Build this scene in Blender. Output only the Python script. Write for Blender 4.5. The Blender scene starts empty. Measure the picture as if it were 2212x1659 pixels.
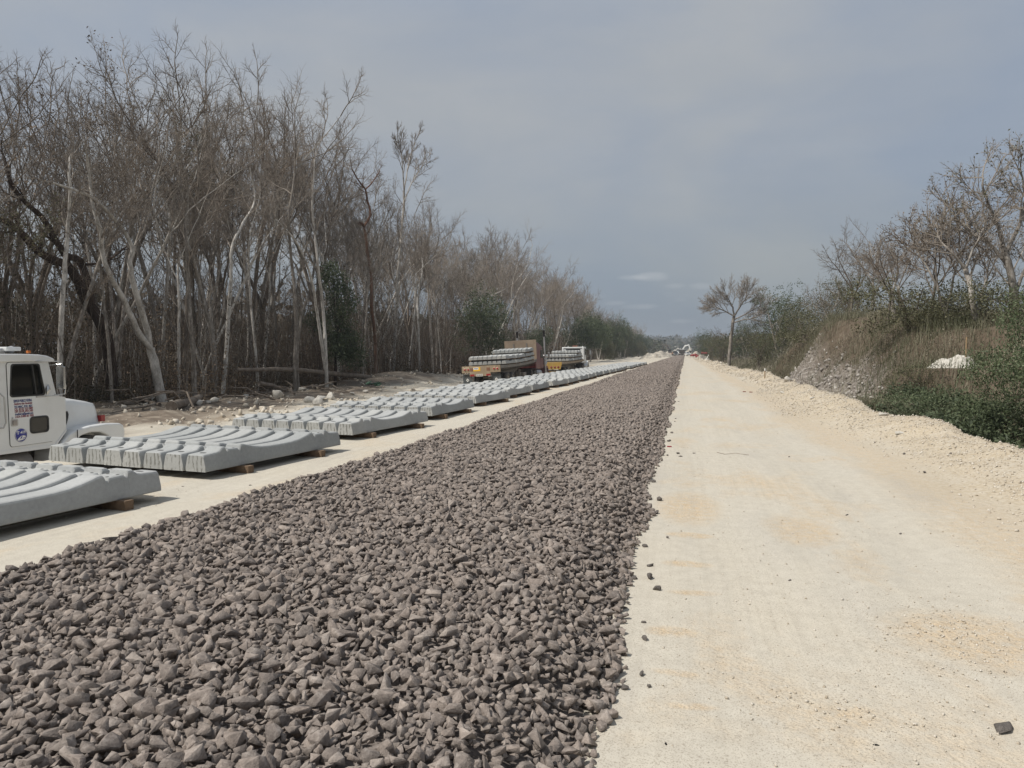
import bpy, bmesh, math, random
import numpy as np
from mathutils import Vector, Matrix, Euler

SC = bpy.context.scene
COL = SC.collection
PI = math.pi
R = math.radians
HAZE = 0.0004

# ------------------------------------------------------------------ camera
CAM_H = 1.43
FPX, VW, VH = 1566.0, 2212.0, 1659.0          # focal length and frame in the units used by pix()
PITCH = math.atan((829.5 - 762) / FPX)
YAW = math.atan((1480 - 1106) / FPX * math.cos(PITCH))
cd = bpy.data.cameras.new("camera")
cam = bpy.data.objects.new("camera", cd)
COL.objects.link(cam)
cam.location = (0, 0, CAM_H)
cam.rotation_euler = (PI / 2 - PITCH, 0, YAW)
cd.sensor_width = 36.0
cd.lens = FPX / VW * 36.0
cd.clip_start = 0.05
cd.clip_end = 6000
SC.camera = cam

# ------------------------------------------------------------------ light
SUN_ELEV = R(54)
SUN_DIR = Vector((-0.80, -0.60, 0)).normalized()      # from the left of the camera
to_sun = Vector((SUN_DIR.x * math.cos(SUN_ELEV), SUN_DIR.y * math.cos(SUN_ELEV), math.sin(SUN_ELEV)))
sl = bpy.data.lights.new("sun", 'SUN')
sl.energy = 4.6
sl.angle = R(1.6)
sl.color = (1.0, 0.96, 0.90)
sun = bpy.data.objects.new("sun", sl)
COL.objects.link(sun)
sun.rotation_euler = (-to_sun).to_track_quat('-Z', 'Y').to_euler()

world = bpy.data.worlds.new("World")
SC.world = world
world.use_nodes = True
wn = world.node_tree
wn.nodes.clear()
W = wn.nodes.new
def wl(a, b): wn.links.new(a, b)
wo = W('ShaderNodeOutputWorld')
bg = W('ShaderNodeBackground')
bg.inputs['Strength'].default_value = 0.1
sky = W('ShaderNodeTexSky')
sky.sky_type = 'NISHITA'
sky.sun_disc = False
sky.sun_elevation = SUN_ELEV
sky.sun_rotation = math.atan2(SUN_DIR.x, SUN_DIR.y)
sky.dust_density = 3.0
sky.air_density = 1.0
tc = W('ShaderNodeTexCoord')
sep = W('ShaderNodeSeparateXYZ')
wl(tc.outputs['Generated'], sep.inputs[0])
# thin high cloud veil: grey blue near the horizon, paler higher up
vr = W('ShaderNodeValToRGB')
e = vr.color_ramp.elements
e[0].position = 0.0; e[0].color = (2.55, 2.88, 3.2, 1)
e[1].position = 0.6; e[1].color = (4.25, 4.55, 4.98, 1)
m = e.new(0.07); m.color = (2.85, 3.18, 3.5, 1)
m = e.new(0.25); m.color = (3.62, 3.9, 4.25, 1)
wl(sep.outputs['Z'], vr.inputs[0])
mp = W('ShaderNodeMapping')
mp.inputs['Scale'].default_value = (1.1, 1.1, 2.6)
mp.inputs['Location'].default_value = (0.35, 0.2, 0.1)
wl(tc.outputs['Generated'], mp.inputs[0])
nz = W('ShaderNodeTexNoise')
nz.inputs['Scale'].default_value = 1.7
nz.inputs['Detail'].default_value = 5
nz.inputs['Roughness'].default_value = 0.5
nz.inputs['Distortion'].default_value = 0.3
wl(mp.outputs[0], nz.inputs['Vector'])
cr = W('ShaderNodeValToRGB')
cr.color_ramp.elements[0].position = 0.38; cr.color_ramp.elements[0].color = (0.86, 0.925, 1.03, 1)
cr.color_ramp.elements[1].position = 0.62; cr.color_ramp.elements[1].color = (1.12, 1.09, 1.04, 1)
wl(nz.outputs[0], cr.inputs[0])
mul = W('ShaderNodeMixRGB'); mul.blend_type = 'MULTIPLY'; mul.inputs[0].default_value = 1.0
wl(vr.outputs[0], mul.inputs[1]); wl(cr.outputs[0], mul.inputs[2])
# streaks in the high veil
mp4 = W('ShaderNodeMapping'); mp4.inputs['Scale'].default_value = (1.6, 3.4, 5.0); mp4.inputs['Rotation'].default_value = (0.2, 0.1, 0.7)
wl(tc.outputs['Generated'], mp4.inputs[0])
nz4 = W('ShaderNodeTexNoise'); nz4.inputs['Scale'].default_value = 1.5; nz4.inputs['Detail'].default_value = 6; nz4.inputs['Roughness'].default_value = 0.6; nz4.inputs['Distortion'].default_value = 0.6
wl(mp4.outputs[0], nz4.inputs['Vector'])
cr4 = W('ShaderNodeValToRGB')
cr4.color_ramp.elements[0].position = 0.42; cr4.color_ramp.elements[0].color = (0.985, 0.99, 0.998, 1)
cr4.color_ramp.elements[1].position = 0.68; cr4.color_ramp.elements[1].color = (1.075, 1.06, 1.04, 1)
wl(nz4.outputs[0], cr4.inputs[0])
mul4 = W('ShaderNodeMixRGB'); mul4.blend_type = 'MULTIPLY'; mul4.inputs[0].default_value = 1.0
wl(mul.outputs[0], mul4.inputs[1]); wl(cr4.outputs[0], mul4.inputs[2])
mul = mul4
# small flat clouds low over the horizon
mp2 = W('ShaderNodeMapping')
mp2.inputs['Scale'].default_value = (6.0, 6.0, 30.0)
mp2.inputs['Location'].default_value = (2.3, 0.7, 0.4)
wl(tc.outputs['Generated'], mp2.inputs[0])
nz2 = W('ShaderNodeTexNoise')
nz2.inputs['Scale'].default_value = 1.6
nz2.inputs['Detail'].default_value = 4
wl(mp2.outputs[0], nz2.inputs['Vector'])
cr2 = W('ShaderNodeValToRGB')
cr2.color_ramp.elements[0].position = 0.72; cr2.color_ramp.elements[0].color = (0, 0, 0, 1)
cr2.color_ramp.elements[1].position = 0.90; cr2.color_ramp.elements[1].color = (1, 1, 1, 1)
wl(nz2.outputs[0], cr2.inputs[0])
band = W('ShaderNodeValToRGB')
be = band.color_ramp.elements
be[0].position = 0.015; be[0].color = (0, 0, 0, 1)
be[1].position = 0.15; be[1].color = (0, 0, 0, 1)
m = be.new(0.04); m.color = (1, 1, 1, 1)
m = be.new(0.11); m.color = (1, 1, 1, 1)
wl(sep.outputs['Z'], band.inputs[0])
mk = W('ShaderNodeMixRGB'); mk.blend_type = 'MULTIPLY'; mk.inputs[0].default_value = 1.0
wl(cr2.outputs[0], mk.inputs[1]); wl(band.outputs[0], mk.inputs[2])
mixc = W('ShaderNodeMixRGB')
mixc.inputs[2].default_value = (3.9, 4.2, 4.55, 1)
wl(mk.outputs[0], mixc.inputs[0]); wl(mul.outputs[0], mixc.inputs[1])
# a few small flat clouds low in the sky, each at its own bearing
def sky_dir(x, y):
    X = (x - 1106) / FPX; Y = -(y - 829.5) / FPX
    f = math.cos(PITCH) + Y * math.sin(PITCH); u = -math.sin(PITCH) + Y * math.cos(PITCH)
    return Vector((X * math.cos(YAW) - f * math.sin(YAW), X * math.sin(YAW) + f * math.cos(YAW), u)).normalized()
def vm(op, a, b):
    q = W('ShaderNodeVectorMath'); q.operation = op
    for i, x in enumerate((a, b)):
        if isinstance(x, Vector): q.inputs[i].default_value = x
        else: wl(x, q.inputs[i])
    return q
def mth(op, a, b=0.0):
    q = W('ShaderNodeMath'); q.operation = op
    for i, x in enumerate((a, b)):
        if isinstance(x, (int, float)): q.inputs[i].default_value = x
        else: wl(x, q.inputs[i])
    return q.outputs[0]
puff = W('ShaderNodeTexNoise'); puff.inputs['Scale'].default_value = 26.0; puff.inputs['Detail'].default_value = 5
mp3 = W('ShaderNodeMapping'); mp3.inputs['Scale'].default_value = (1, 1, 2.6); wl(tc.outputs['Generated'], mp3.inputs[0]); wl(mp3.outputs[0], puff.inputs['Vector'])
cl_sum = None
for (x, y, w, h, s_) in ((1410, 598, 46, 12, .62), (1366, 600, 34, 7, .4), (1457, 618, 24, 7, .36), (1514, 619, 28, 8, .34), (1380, 662, 46, 7, .4), (1330, 655, 30, 6, .3), (1475, 694, 34, 6, .3), (1290, 640, 30, 7, .25)):
    d0 = sky_dir(x, y); rt_ = Vector((d0.y, -d0.x, 0)).normalized(); up_ = rt_.cross(d0)
    df = vm('SUBTRACT', tc.outputs['Generated'], d0).outputs[0]
    u_ = mth('DIVIDE', vm('DOT_PRODUCT', df, rt_).outputs['Value'], w / FPX); v_ = mth('DIVIDE', vm('DOT_PRODUCT', df, up_).outputs['Value'], h / FPX)
    r2 = mth('ADD', mth('MULTIPLY', u_, u_), mth('MULTIPLY', v_, v_))
    k_ = mth('MULTIPLY', mth('MAXIMUM', mth('SUBTRACT', mth('ADD', mth('MULTIPLY', puff.outputs[0], 1.9), -.10), r2), 0.0), s_)
    cl_sum = k_ if cl_sum is None else mth('ADD', cl_sum, k_)
cl_fac = mth('MINIMUM', cl_sum, 1.0)
mixd = W('ShaderNodeMixRGB'); mixd.inputs[2].default_value = (5.3, 5.5, 5.75, 1)
wl(mth('MULTIPLY', cl_fac, .8), mixd.inputs[0]); wl(mixc.outputs[0], mixd.inputs[1])
mixs = W('ShaderNodeMixRGB')
mixs.inputs[0].default_value = 0.86
wl(sky.outputs[0], mixs.inputs[1]); wl(mixd.outputs[0], mixs.inputs[2])
wl(mixs.outputs[0], bg.inputs['Color'])
wl(bg.outputs[0], wo.inputs['Surface'])

SC.view_settings.view_transform = 'Standard'
SC.view_settings.look = 'None'
SC.view_settings.exposure = 0.0
SC.view_settings.gamma = 1.0
SC.cycles.max_bounces = 5
SC.cycles.diffuse_bounces = 2
SC.cycles.glossy_bounces = 2
SC.cycles.transmission_bounces = 3
SC.cycles.transparent_max_bounces = 8
SC.cycles.volume_bounces = 0
SC.cycles.use_denoising = True
SC.cycles.sample_clamp_indirect = 4.0

# ------------------------------------------------------------------ helpers
def ray(x, y):
    X = (x - 1106) / FPX; Y = -(y - 829.5) / FPX
    f = math.cos(PITCH) + Y * math.sin(PITCH); u = -math.sin(PITCH) + Y * math.cos(PITCH)
    return Vector((X * math.cos(YAW) - f * math.sin(YAW), X * math.sin(YAW) + f * math.cos(YAW), u))
def on_z(x, y, z=0.0):
    d = ray(x, y); return Vector((0, 0, CAM_H)) + d * ((z - CAM_H) / d.z)
def on_x(x, y, X):
    d = ray(x, y); return Vector((0, 0, CAM_H)) + d * (X / d.x)
def on_y(x, y, Y):
    d = ray(x, y); return Vector((0, 0, CAM_H)) + d * (Y / d.y)

def tag(o, label=None, cat=None, group=None, kind=None):
    if label: o['label'] = label
    if cat: o['category'] = cat
    if group: o['group'] = group
    if kind: o['kind'] = kind
    return o
def empty(name, loc=(0, 0, 0), rot=(0, 0, 0)):
    o = bpy.data.objects.new(name, None)
    o.empty_display_size = 0.3
    o.location = loc; o.rotation_euler = rot
    COL.objects.link(o)
    return o
def link_mesh(name, me, parent=None, mats=()):
    for mm in mats: me.materials.append(mm)
    o = bpy.data.objects.new(name, me)
    COL.objects.link(o)
    if parent is not None: o.parent = parent
    return o
def copy_tree(o, parent=None):
    c = o.copy(); COL.objects.link(c)
    c.parent = parent
    for ch in list(KIDS.get(o.name, ())):
        k = copy_tree(ch, c)
        KIDS.setdefault(c.name, []).append(k)
    return c
KIDS = {}
def kid(parent, ch):
    ch.parent = parent
    KIDS.setdefault(parent.name, []).append(ch)
    return ch

def tri_mesh(name, V, F, smooth=False, attrs=None, matidx=None):
    """V (n,3), F (m,k) numpy -> mesh, fast."""
    V = np.ascontiguousarray(V, dtype=np.float32); F = np.ascontiguousarray(F, dtype=np.int32)
    me = bpy.data.meshes.new(name)
    n, (mm, k) = len(V), F.shape
    me.vertices.add(n); me.vertices.foreach_set('co', V.ravel())
    me.loops.add(mm * k); me.loops.foreach_set('vertex_index', F.ravel())
    me.polygons.add(mm)
    me.polygons.foreach_set('loop_start', np.arange(0, mm * k, k, dtype=np.int32))
    me.polygons.foreach_set('loop_total', np.full(mm, k, dtype=np.int32))
    if smooth: me.polygons.foreach_set('use_smooth', np.ones(mm, dtype=bool))
    if matidx is not None: me.polygons.foreach_set('material_index', np.ascontiguousarray(matidx, dtype=np.int32))
    me.update(calc_edges=True)
    for an, av in (attrs or {}).items():
        if av.ndim == 1:
            a = me.attributes.new(an, 'FLOAT', 'POINT'); a.data.foreach_set('value', np.ascontiguousarray(av, dtype=np.float32))
        else:
            a = me.attributes.new(an, 'FLOAT_COLOR', 'POINT')
            c4 = np.ones((n, 4), dtype=np.float32); c4[:, :av.shape[1]] = av
            a.data.foreach_set('color', c4.ravel())
    me.validate()
    return me

_perm = np.random.RandomState(7).rand(257, 257)
def vnoise(x, y):
    x = np.asarray(x, dtype=float); y = np.asarray(y, dtype=float)
    xi = np.floor(x).astype(int); yi = np.floor(y).astype(int)
    fx = x - xi; fy = y - yi
    fx = fx * fx * (3 - 2 * fx); fy = fy * fy * (3 - 2 * fy)
    a = _perm[xi % 257, yi % 257]; b = _perm[(xi + 1) % 257, yi % 257]
    c = _perm[xi % 257, (yi + 1) % 257]; d = _perm[(xi + 1) % 257, (yi + 1) % 257]
    return (a * (1 - fx) + b * fx) * (1 - fy) + (c * (1 - fx) + d * fx) * fy - 0.5
def fbm(x, y, o=4):
    s = 0; a = 1.0; t = 0
    for i in range(o):
        s = s + a * vnoise(np.asarray(x) * 2 ** i + 17.3 * i, np.asarray(y) * 2 ** i + 9.1 * i); t += a; a *= 0.5
    return s / t * 2
def sst(a, b, x):
    t = np.clip((np.asarray(x, dtype=float) - a) / (b - a), 0, 1); return t * t * (3 - 2 * t)

class MB:
    """Collects shapes and links them as ONE mesh object."""
    def __init__(s): s.v = []; s.f = []; s.m = []; s.sm = []
    def add(s, verts, faces, m=0, smooth=False):
        b = len(s.v)
        s.v += [tuple(p) for p in verts]
        for f in faces: s.f.append(tuple(i + b for i in f)); s.m.append(m); s.sm.append(smooth)
        return s
    def box(s, c, d, m=0, rot=None, bev=0.0):
        bm = bmesh.new(); bmesh.ops.create_cube(bm, size=1)
        for v in bm.verts: v.co = Vector((v.co.x * d[0], v.co.y * d[1], v.co.z * d[2]))
        if bev > 0:
            bmesh.ops.bevel(bm, geom=list(bm.edges), offset=bev, segments=2, profile=0.7, affect='EDGES')
        M = Matrix.Translation(c) @ ((Euler(rot).to_matrix().to_4x4()) if rot else Matrix())
        s.bm(bm, M, m); return s
    def bm(s, bm, M=None, m=0, smooth=False):
        if M is not None: bm.transform(M)
        bm.verts.index_update()
        s.add([v.co for v in bm.verts], [[v.index for v in f.verts] for f in bm.faces], m, smooth); bm.free(); return s
    def prism(s, poly, a0, a1, axis='x', m=0, bev=0.0, seg=2):
        """poly of 2-D points extruded along an axis: x: (y,z), y: (x,z), z: (x,y)"""
        def P(p, a): return {'x': (a, p[0], p[1]), 'y': (p[0], a, p[1]), 'z': (p[0], p[1], a)}[axis]
        bm = bmesh.new()
        A = [bm.verts.new(P(p, a0)) for p in poly]; B = [bm.verts.new(P(p, a1)) for p in poly]
        n = len(poly)
        bm.faces.new(A); bm.faces.new(B[::-1])
        for i in range(n): bm.faces.new((A[i], B[i], B[(i + 1) % n], A[(i + 1) % n]))
        bmesh.ops.recalc_face_normals(bm, faces=list(bm.faces))
        if bev > 0:
            bmesh.ops.bevel(bm, geom=list(bm.edges), offset=bev, segments=seg, profile=0.6, affect='EDGES', clamp_overlap=True)
        s.bm(bm, None, m); return s
    def tube(s, pts, r, n=8, m=0, caps=True, smooth=True):
        pts = [Vector(p) for p in pts]; k = len(pts)
        rr = r if hasattr(r, '__len__') else [r] * k
        vs = []; fs = []
        u = None
        for i, p in enumerate(pts):
            t = (pts[min(i + 1, k - 1)] - pts[max(i - 1, 0)]).normalized()
            if u is None:
                u = t.orthogonal().normalized()
            else:
                u = (u - t * u.dot(t)); u = u.normalized() if u.length > 1e-6 else t.orthogonal().normalized()
            w = t.cross(u)
            for j in range(n):
                a = 2 * PI * j / n
                vs.append(p + (u * math.cos(a) + w * math.sin(a)) * rr[i])
        for i in range(k - 1):
            for j in range(n):
                fs.append((i * n + j, i * n + (j + 1) % n, (i + 1) * n + (j + 1) % n, (i + 1) * n + j))
        s.add(vs, fs, m, smooth)
        if caps: s.add(vs[:n], [tuple(range(n))[::-1]], m); s.add(vs[-n:], [tuple(range(n))], m)
        return s
    def lathe(s, prof, c, axis='x', n=24, m=0, smooth=True):
        """prof: (along, radius) list, closed into a ring."""
        vs = []; fs = []; k = len(prof)
        for j in range(n):
            a = 2 * PI * j / n
            for (h, r) in prof:
                q = (h, r * math.cos(a), r * math.sin(a))
                if axis == 'y': q = (q[1], q[0], q[2])
                if axis == 'z': q = (q[1], q[2], q[0])
                vs.append((q[0] + c[0], q[1] + c[1], q[2] + c[2]))
        for j in range(n):
            for i in range(k - 1):
                fs.append((j * k + i, j * k + i + 1, ((j + 1) % n) * k + i + 1, ((j + 1) % n) * k + i))
        return s.add(vs, fs, m, smooth)
    def build(s, name, mats, parent=None, label=None):
        me = bpy.data.meshes.new(name)
        me.from_pydata(s.v, [], s.f)
        me.polygons.foreach_set('material_index', s.m)
        me.polygons.foreach_set('use_smooth', s.sm)
        if not isinstance(mats, (list, tuple)): mats = [mats]
        bm = bmesh.new(); bm.from_mesh(me); bmesh.ops.recalc_face_normals(bm, faces=list(bm.faces)); bm.to_mesh(me); bm.free()
        me.update()
        o = link_mesh(name, me, None, mats)
        if parent is not None: kid(parent, o)
        if label: o['label'] = label
        return o

# ------------------------------------------------------------------ materials
def new_mat(name):
    mt = bpy.data.materials.new(name); mt.use_nodes = True
    nt = mt.node_tree
    return mt, nt, nt.nodes['Principled BSDF']
def ramp(nt, src, stops):
    r_ = nt.nodes.new('ShaderNodeValToRGB'); el = r_.color_ramp.elements
    el[0].position, el[0].color = stops[0][0], (*stops[0][1], 1)
    el[1].position, el[1].color = stops[-1][0], (*stops[-1][1], 1)
    for p, c in stops[1:-1]:
        q = el.new(p); q.color = (*c, 1)
    nt.links.new(src, r_.inputs[0]); return r_.outputs[0]
def noise(nt, vec, scale, detail=4, rough=0.55, dist=0.0):
    n_ = nt.nodes.new('ShaderNodeTexNoise')
    n_.inputs['Scale'].default_value = scale; n_.inputs['Detail'].default_value = detail
    n_.inputs['Roughness'].default_value = rough; n_.inputs['Distortion'].default_value = dist
    if vec is not None: nt.links.new(vec, n_.inputs['Vector'])
    return n_.outputs[0]
def mapping(nt, vec, scale=(1, 1, 1), loc=(0, 0, 0), rot=(0, 0, 0)):
    q = nt.nodes.new('ShaderNodeMapping')
    q.inputs['Scale'].default_value = scale; q.inputs['Location'].default_value = loc; q.inputs['Rotation'].default_value = rot
    nt.links.new(vec, q.inputs[0]); return q.outputs[0]
def mixrgb(nt, fac, a, b, mode='MIX'):
    q = nt.nodes.new('ShaderNodeMixRGB'); q.blend_type = mode
    for i, x in enumerate((fac, a, b)):
        if isinstance(x, (int, float)): q.inputs[i].default_value = x
        elif isinstance(x, tuple): q.inputs[i].default_value = (*x, 1)
        else: nt.links.new(x, q.inputs[i])
    return q.outputs[0]
def math_(nt, op, a, b=0.0):
    q = nt.nodes.new('ShaderNodeMath'); q.operation = op
    for i, x in enumerate((a, b)):
        if isinstance(x, (int, float)): q.inputs[i].default_value = x
        else: nt.links.new(x, q.inputs[i])
    return q.outputs[0]
def attr(nt, name, out='Fac'):
    q = nt.nodes.new('ShaderNodeAttribute'); q.attribute_name = name; return q.outputs[out]
def bump(nt, bs, h, strength=0.3, dist=0.02, prev=None):
    b = nt.nodes.new('ShaderNodeBump'); b.inputs['Strength'].default_value = strength; b.inputs['Distance'].default_value = dist
    nt.links.new(h, b.inputs['Height'])
    if prev is not None: nt.links.new(prev, b.inputs['Normal'])
    nt.links.new(b.outputs[0], bs.inputs['Normal']); return b.outputs[0]
def objc(nt):
    return nt.nodes.new('ShaderNodeTexCoord').outputs['Object']
def worldpos(nt):
    return nt.nodes.new('ShaderNodeNewGeometry').outputs['Position']
def simple(name, c, rough=0.5, metal=0.0, var=0.15, scale=6.0, dirt=None, dirt_amt=0.0, bmp=0.0, spec=0.5):
    mt, nt, bs = new_mat(name)
    oc = objc(nt)
    n1 = noise(nt, oc, scale, 5)
    lo = tuple(max(0, x * (1 - var)) for x in c); hi = tuple(min(1, x * (1 + var)) for x in c)
    col = ramp(nt, n1, [(0.3, lo), (0.7, hi)])
    if dirt is not None:
        n2 = noise(nt, oc, scale * 0.45, 6, 0.65)
        f = ramp(nt, n2, [(0.45, (0, 0, 0)), (0.72, (dirt_amt,) * 3)])
        col = mixrgb(nt, f, col, dirt)
    nt.links.new(col, bs.inputs['Base Color'])
    bs.inputs['Roughness'].default_value = rough; bs.inputs['Metallic'].default_value = metal
    bs.inputs['Specular IOR Level'].default_value = spec
    if bmp > 0: bump(nt, bs, noise(nt, oc, scale * 8, 3), bmp, 0.01)
    return mt
# ------------------------------------------------------------------ terrain
def gz(x, y):
    x = np.asarray(x, dtype=float); y = np.asarray(y, dtype=float)
    wob = 0.35 * fbm(y * 0.22, x * 0 + 3.1, 3)
    far = sst(95, 150, y)                                   # the bench runs out into level ground
    drop = sst(8.2, 10.4, -x + wob * 0.6)
    z = -1.08 * drop * (1 - 0.55 * far)
    lump = np.clip(fbm(x * 0.35, y * 0.3, 4), -0.3, 1)
    z = z + 0.45 * lump * sst(14.5, 19, -x)                 # uneven cleared strip before the trees
    z = z + 0.9 * np.exp(-((x + 24) / 3.2) ** 2 - ((y - 58) / 8.0) ** 2)
    z = z + 0.10 * fbm(x * 0.9, y * 0.9, 3) * sst(9.2, 11, -x)
    # right hand edge: gravel bank, ditch, overgrown mound
    cx = 3.85 + 0.4 * fbm(y * 0.16, y * 0 + 8.7, 2) + 0.5 * sst(20, 34, y) * (1 - sst(38, 70, y)) - 0.9 * sst(60, 160, y)
    q = x - cx
    bank = sst(-1.35, -0.1, q)
    zr = 0.27 * bank * (1 + 0.8 * fbm(x * 1.0, y * 0.6, 4)) - 1.15 * sst(0.0, 1.15, q)
    mm = sst(6, 14, y) * (1 - sst(53, 67, y))
    rise = sst(5.3, 9.6, x + 0.8 * fbm(x * 0.2, y * 0.2, 3))
    zr = zr + mm * (3.05 + 1.25 * sst(25, 45, y)) * rise - mm * 0.05 * np.clip(x - 12, 0, 40)
    zr = zr + (1 - mm) * (0.9 * sst(5, 9, x))
    rock = mm * sst(26, 30, y) * (1 - sst(44, 52, y)) * sst(5.2, 6.4, x) * (1 - sst(7.6, 9.0, x))
    zr = zr + rock * 0.22 * fbm(x * 1.9, y * 1.9, 4)
    ter = 1 - sst(1.2, 2.3, np.sqrt((x - 8.0) ** 2 + (y - 24.6) ** 2))      # small terrace that holds the sand heap
    zr = zr * (1 - ter) + 0.95 * ter
    zr = zr + 0.05 * fbm(x * 3.0, y * 3.0, 3) * sst(-1.2, -0.5, q)
    z = np.where(x > 1.5, zr, z)
    z = z + 0.012 * fbm(x * 0.8, y * 0.35, 3) * (np.abs(x) < 9)
    z = z + 24 * sst(750, 1900, y)
    return z

def lines(*segs):
    out = []
    for a, b, st in segs: out.append(np.arange(a, b, st))
    return np.concatenate(out)
xs = lines((-1400, -200, 120), (-200, -60, 14), (-60, -22, 0.8), (-22, -4.6, 0.25), (-4.6, 2.3, 0.46), (2.3, 6.6, 0.09), (6.6, 12, 0.2), (12, 60, 1.4), (60, 200, 14), (200, 1500, 120))
ys = lines((-40, 2, 1.2), (2, 24, 0.15), (24, 60, 0.4), (60, 140, 1.1), (140, 400, 5), (400, 1000, 40), (1000, 2660, 150))
GX, GY = np.meshgrid(xs, ys)
GZ = gz(GX, GY)
import bisect
_xl, _yl, _zl = xs.tolist(), ys.tolist(), GZ.tolist()
def gz1(x, y):
    """height of the built ground sheet"""
    i = min(max(bisect.bisect_right(_xl, x) - 1, 0), len(_xl) - 2); j = min(max(bisect.bisect_right(_yl, y) - 1, 0), len(_yl) - 2)
    u = min(max((x - _xl[i]) / (_xl[i + 1] - _xl[i]), 0), 1); v = min(max((y - _yl[j]) / (_yl[j + 1] - _yl[j]), 0), 1)
    return (_zl[j][i] * (1 - u) + _zl[j][i + 1] * u) * (1 - v) + (_zl[j + 1][i] * (1 - u) + _zl[j + 1][i + 1] * u) * v
V = np.stack([GX.ravel(), GY.ravel(), GZ.ravel()], 1)
nx, ny = len(xs), len(ys)
ii = (np.arange(ny - 1)[:, None] * nx + np.arange(nx - 1)[None, :]).ravel()
F = np.stack([ii, ii + 1, ii + nx + 1, ii + nx], 1)
X_, Y_ = V[:, 0], V[:, 1]
edge = 0.9 * fbm(X_ * 0.35, Y_ * 0.35, 4)
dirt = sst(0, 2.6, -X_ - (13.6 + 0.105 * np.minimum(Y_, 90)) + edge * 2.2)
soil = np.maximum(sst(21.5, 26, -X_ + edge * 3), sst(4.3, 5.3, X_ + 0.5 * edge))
gcx = 3.85 + 0.4 * fbm(Y_ * 0.16, Y_ * 0 + 8.7, 2) + 0.5 * sst(20, 34, Y_) * (1 - sst(38, 70, Y_)) - 0.9 * sst(60, 160, Y_)
grav = sst(-1.75, -0.7, X_ - gcx + 0.45 * edge) * (1 - sst(0.1, 0.9, X_ - gcx))
mmv = sst(6, 14, Y_) * (1 - sst(53, 67, Y_))
rockv = mmv * sst(25, 31, Y_) * (1 - sst(43, 52, Y_)) * sst(5.0, 6.0, X_) * (1 - sst(6.9, 8.2, X_ + 1.3 * edge))
def ground_mat():
    mt, nt, bs = new_mat("limestone_ground")
    P = worldpos(nt)
    zc = attr(nt, 'zone', 'Color')
    sp = nt.nodes.new('ShaderNodeSeparateColor'); nt.links.new(zc, sp.inputs[0])
    rk = attr(nt, 'rock', 'Fac')
    big = noise(nt, P, 0.35, 5, 0.6)
    fine = noise(nt, P, 9.0, 6, 0.65)
    grit = noise(nt, P, 70.0, 3, 0.7)
    streak = noise(nt, mapping(nt, P, (2.2, 0.16, 1)), 1.6, 5, 0.6)
    c = ramp(nt, big, [(0.3, (0.435, 0.409, 0.35)), (0.5, (0.47, 0.434, 0.362)), (0.72, (0.488, 0.435, 0.342))])
    c = mixrgb(nt, ramp(nt, streak, [(0.35, (0, 0, 0)), (0.7, (0.55,) * 3)]), c, (0.50, 0.464, 0.40))
    sx_ = nt.nodes.new('ShaderNodeSeparateXYZ'); nt.links.new(P, sx_.inputs[0])
    xw = math_(nt, 'ADD', sx_.outputs[0], math_(nt, 'MULTIPLY', noise(nt, mapping(nt, P, (0.05, 0.06, 1)), 1.0, 2), 1.6))
    tr = nt.nodes.new('ShaderNodeTexNoise'); tr.noise_dimensions = '1D'; tr.inputs['Scale'].default_value = 2.1; tr.inputs['Detail'].default_value = 3
    nt.links.new(xw, tr.inputs['W'])
    c = mixrgb(nt, math_(nt, 'MULTIPLY', ramp(nt, tr.outputs[0], [(0.42, (0, 0, 0)), (0.62, (1, 1, 1))]), 0.5), c, (0.415, 0.385, 0.325))
    # ochre patches where the crust is broken
    och = noise(nt, mapping(nt, P, (1.0, 0.55, 1), (3.3, 1.2, 0)), 0.8, 5, 0.62, 0.4)
    ochm = ramp(nt, och, [(0.53, (0, 0, 0)), (0.66, (0.8,) * 3)])
    brk = ramp(nt, noise(nt, P, 14.0, 5, 0.7), [(0.36, (0.25,) * 3), (0.60, (1, 1, 1))])
    edge_ = nt.nodes.new('ShaderNodeMapRange'); edge_.interpolation_type = 'SMOOTHSTEP'
    nt.links.new(math_(nt, 'ABSOLUTE', math_(nt, 'ADD', math_(nt, 'ADD', sx_.outputs[0], math_(nt, 'MULTIPLY', big, 1.6)), -3.25)), edge_.inputs[0])
    edge_.inputs[1].default_value = 0.75; edge_.inputs[2].default_value = 0.1; edge_.inputs[3].default_value = 0.0; edge_.inputs[4].default_value = 0.75
    ochm = math_(nt, 'MAXIMUM', math_(nt, 'MULTIPLY', ochm, brk), math_(nt, 'MULTIPLY', edge_.outputs[0], brk))
    def patch(cx, cy, rx, ry, ang=0.0):
        ca, sa = math.cos(ang), math.sin(ang)
        dx = math_(nt, 'ADD', sx_.outputs[0], -cx); dy = math_(nt, 'ADD', sx_.outputs[1], -cy)
        u = math_(nt, 'DIVIDE', math_(nt, 'ADD', math_(nt, 'MULTIPLY', dx, ca), math_(nt, 'MULTIPLY', dy, sa)), rx)
        v = math_(nt, 'DIVIDE', math_(nt, 'ADD', math_(nt, 'MULTIPLY', dx, -sa), math_(nt, 'MULTIPLY', dy, ca)), ry)
        r2 = math_(nt, 'ADD', math_(nt, 'MULTIPLY', u, u), math_(nt, 'MULTIPLY', v, v))
        q = nt.nodes.new('ShaderNodeMapRange'); q.interpolation_type = 'SMOOTHSTEP'
        nt.links.new(math_(nt, 'ADD', r2, math_(nt, 'MULTIPLY', och, 1.6)), q.inputs[0])
        q.inputs[1].default_value = 1.75; q.inputs[2].default_value = 0.75; q.inputs[3].default_value = 0.0; q.inputs[4].default_value = 1.0
        return q.outputs[0]
    pm_ = None
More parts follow.
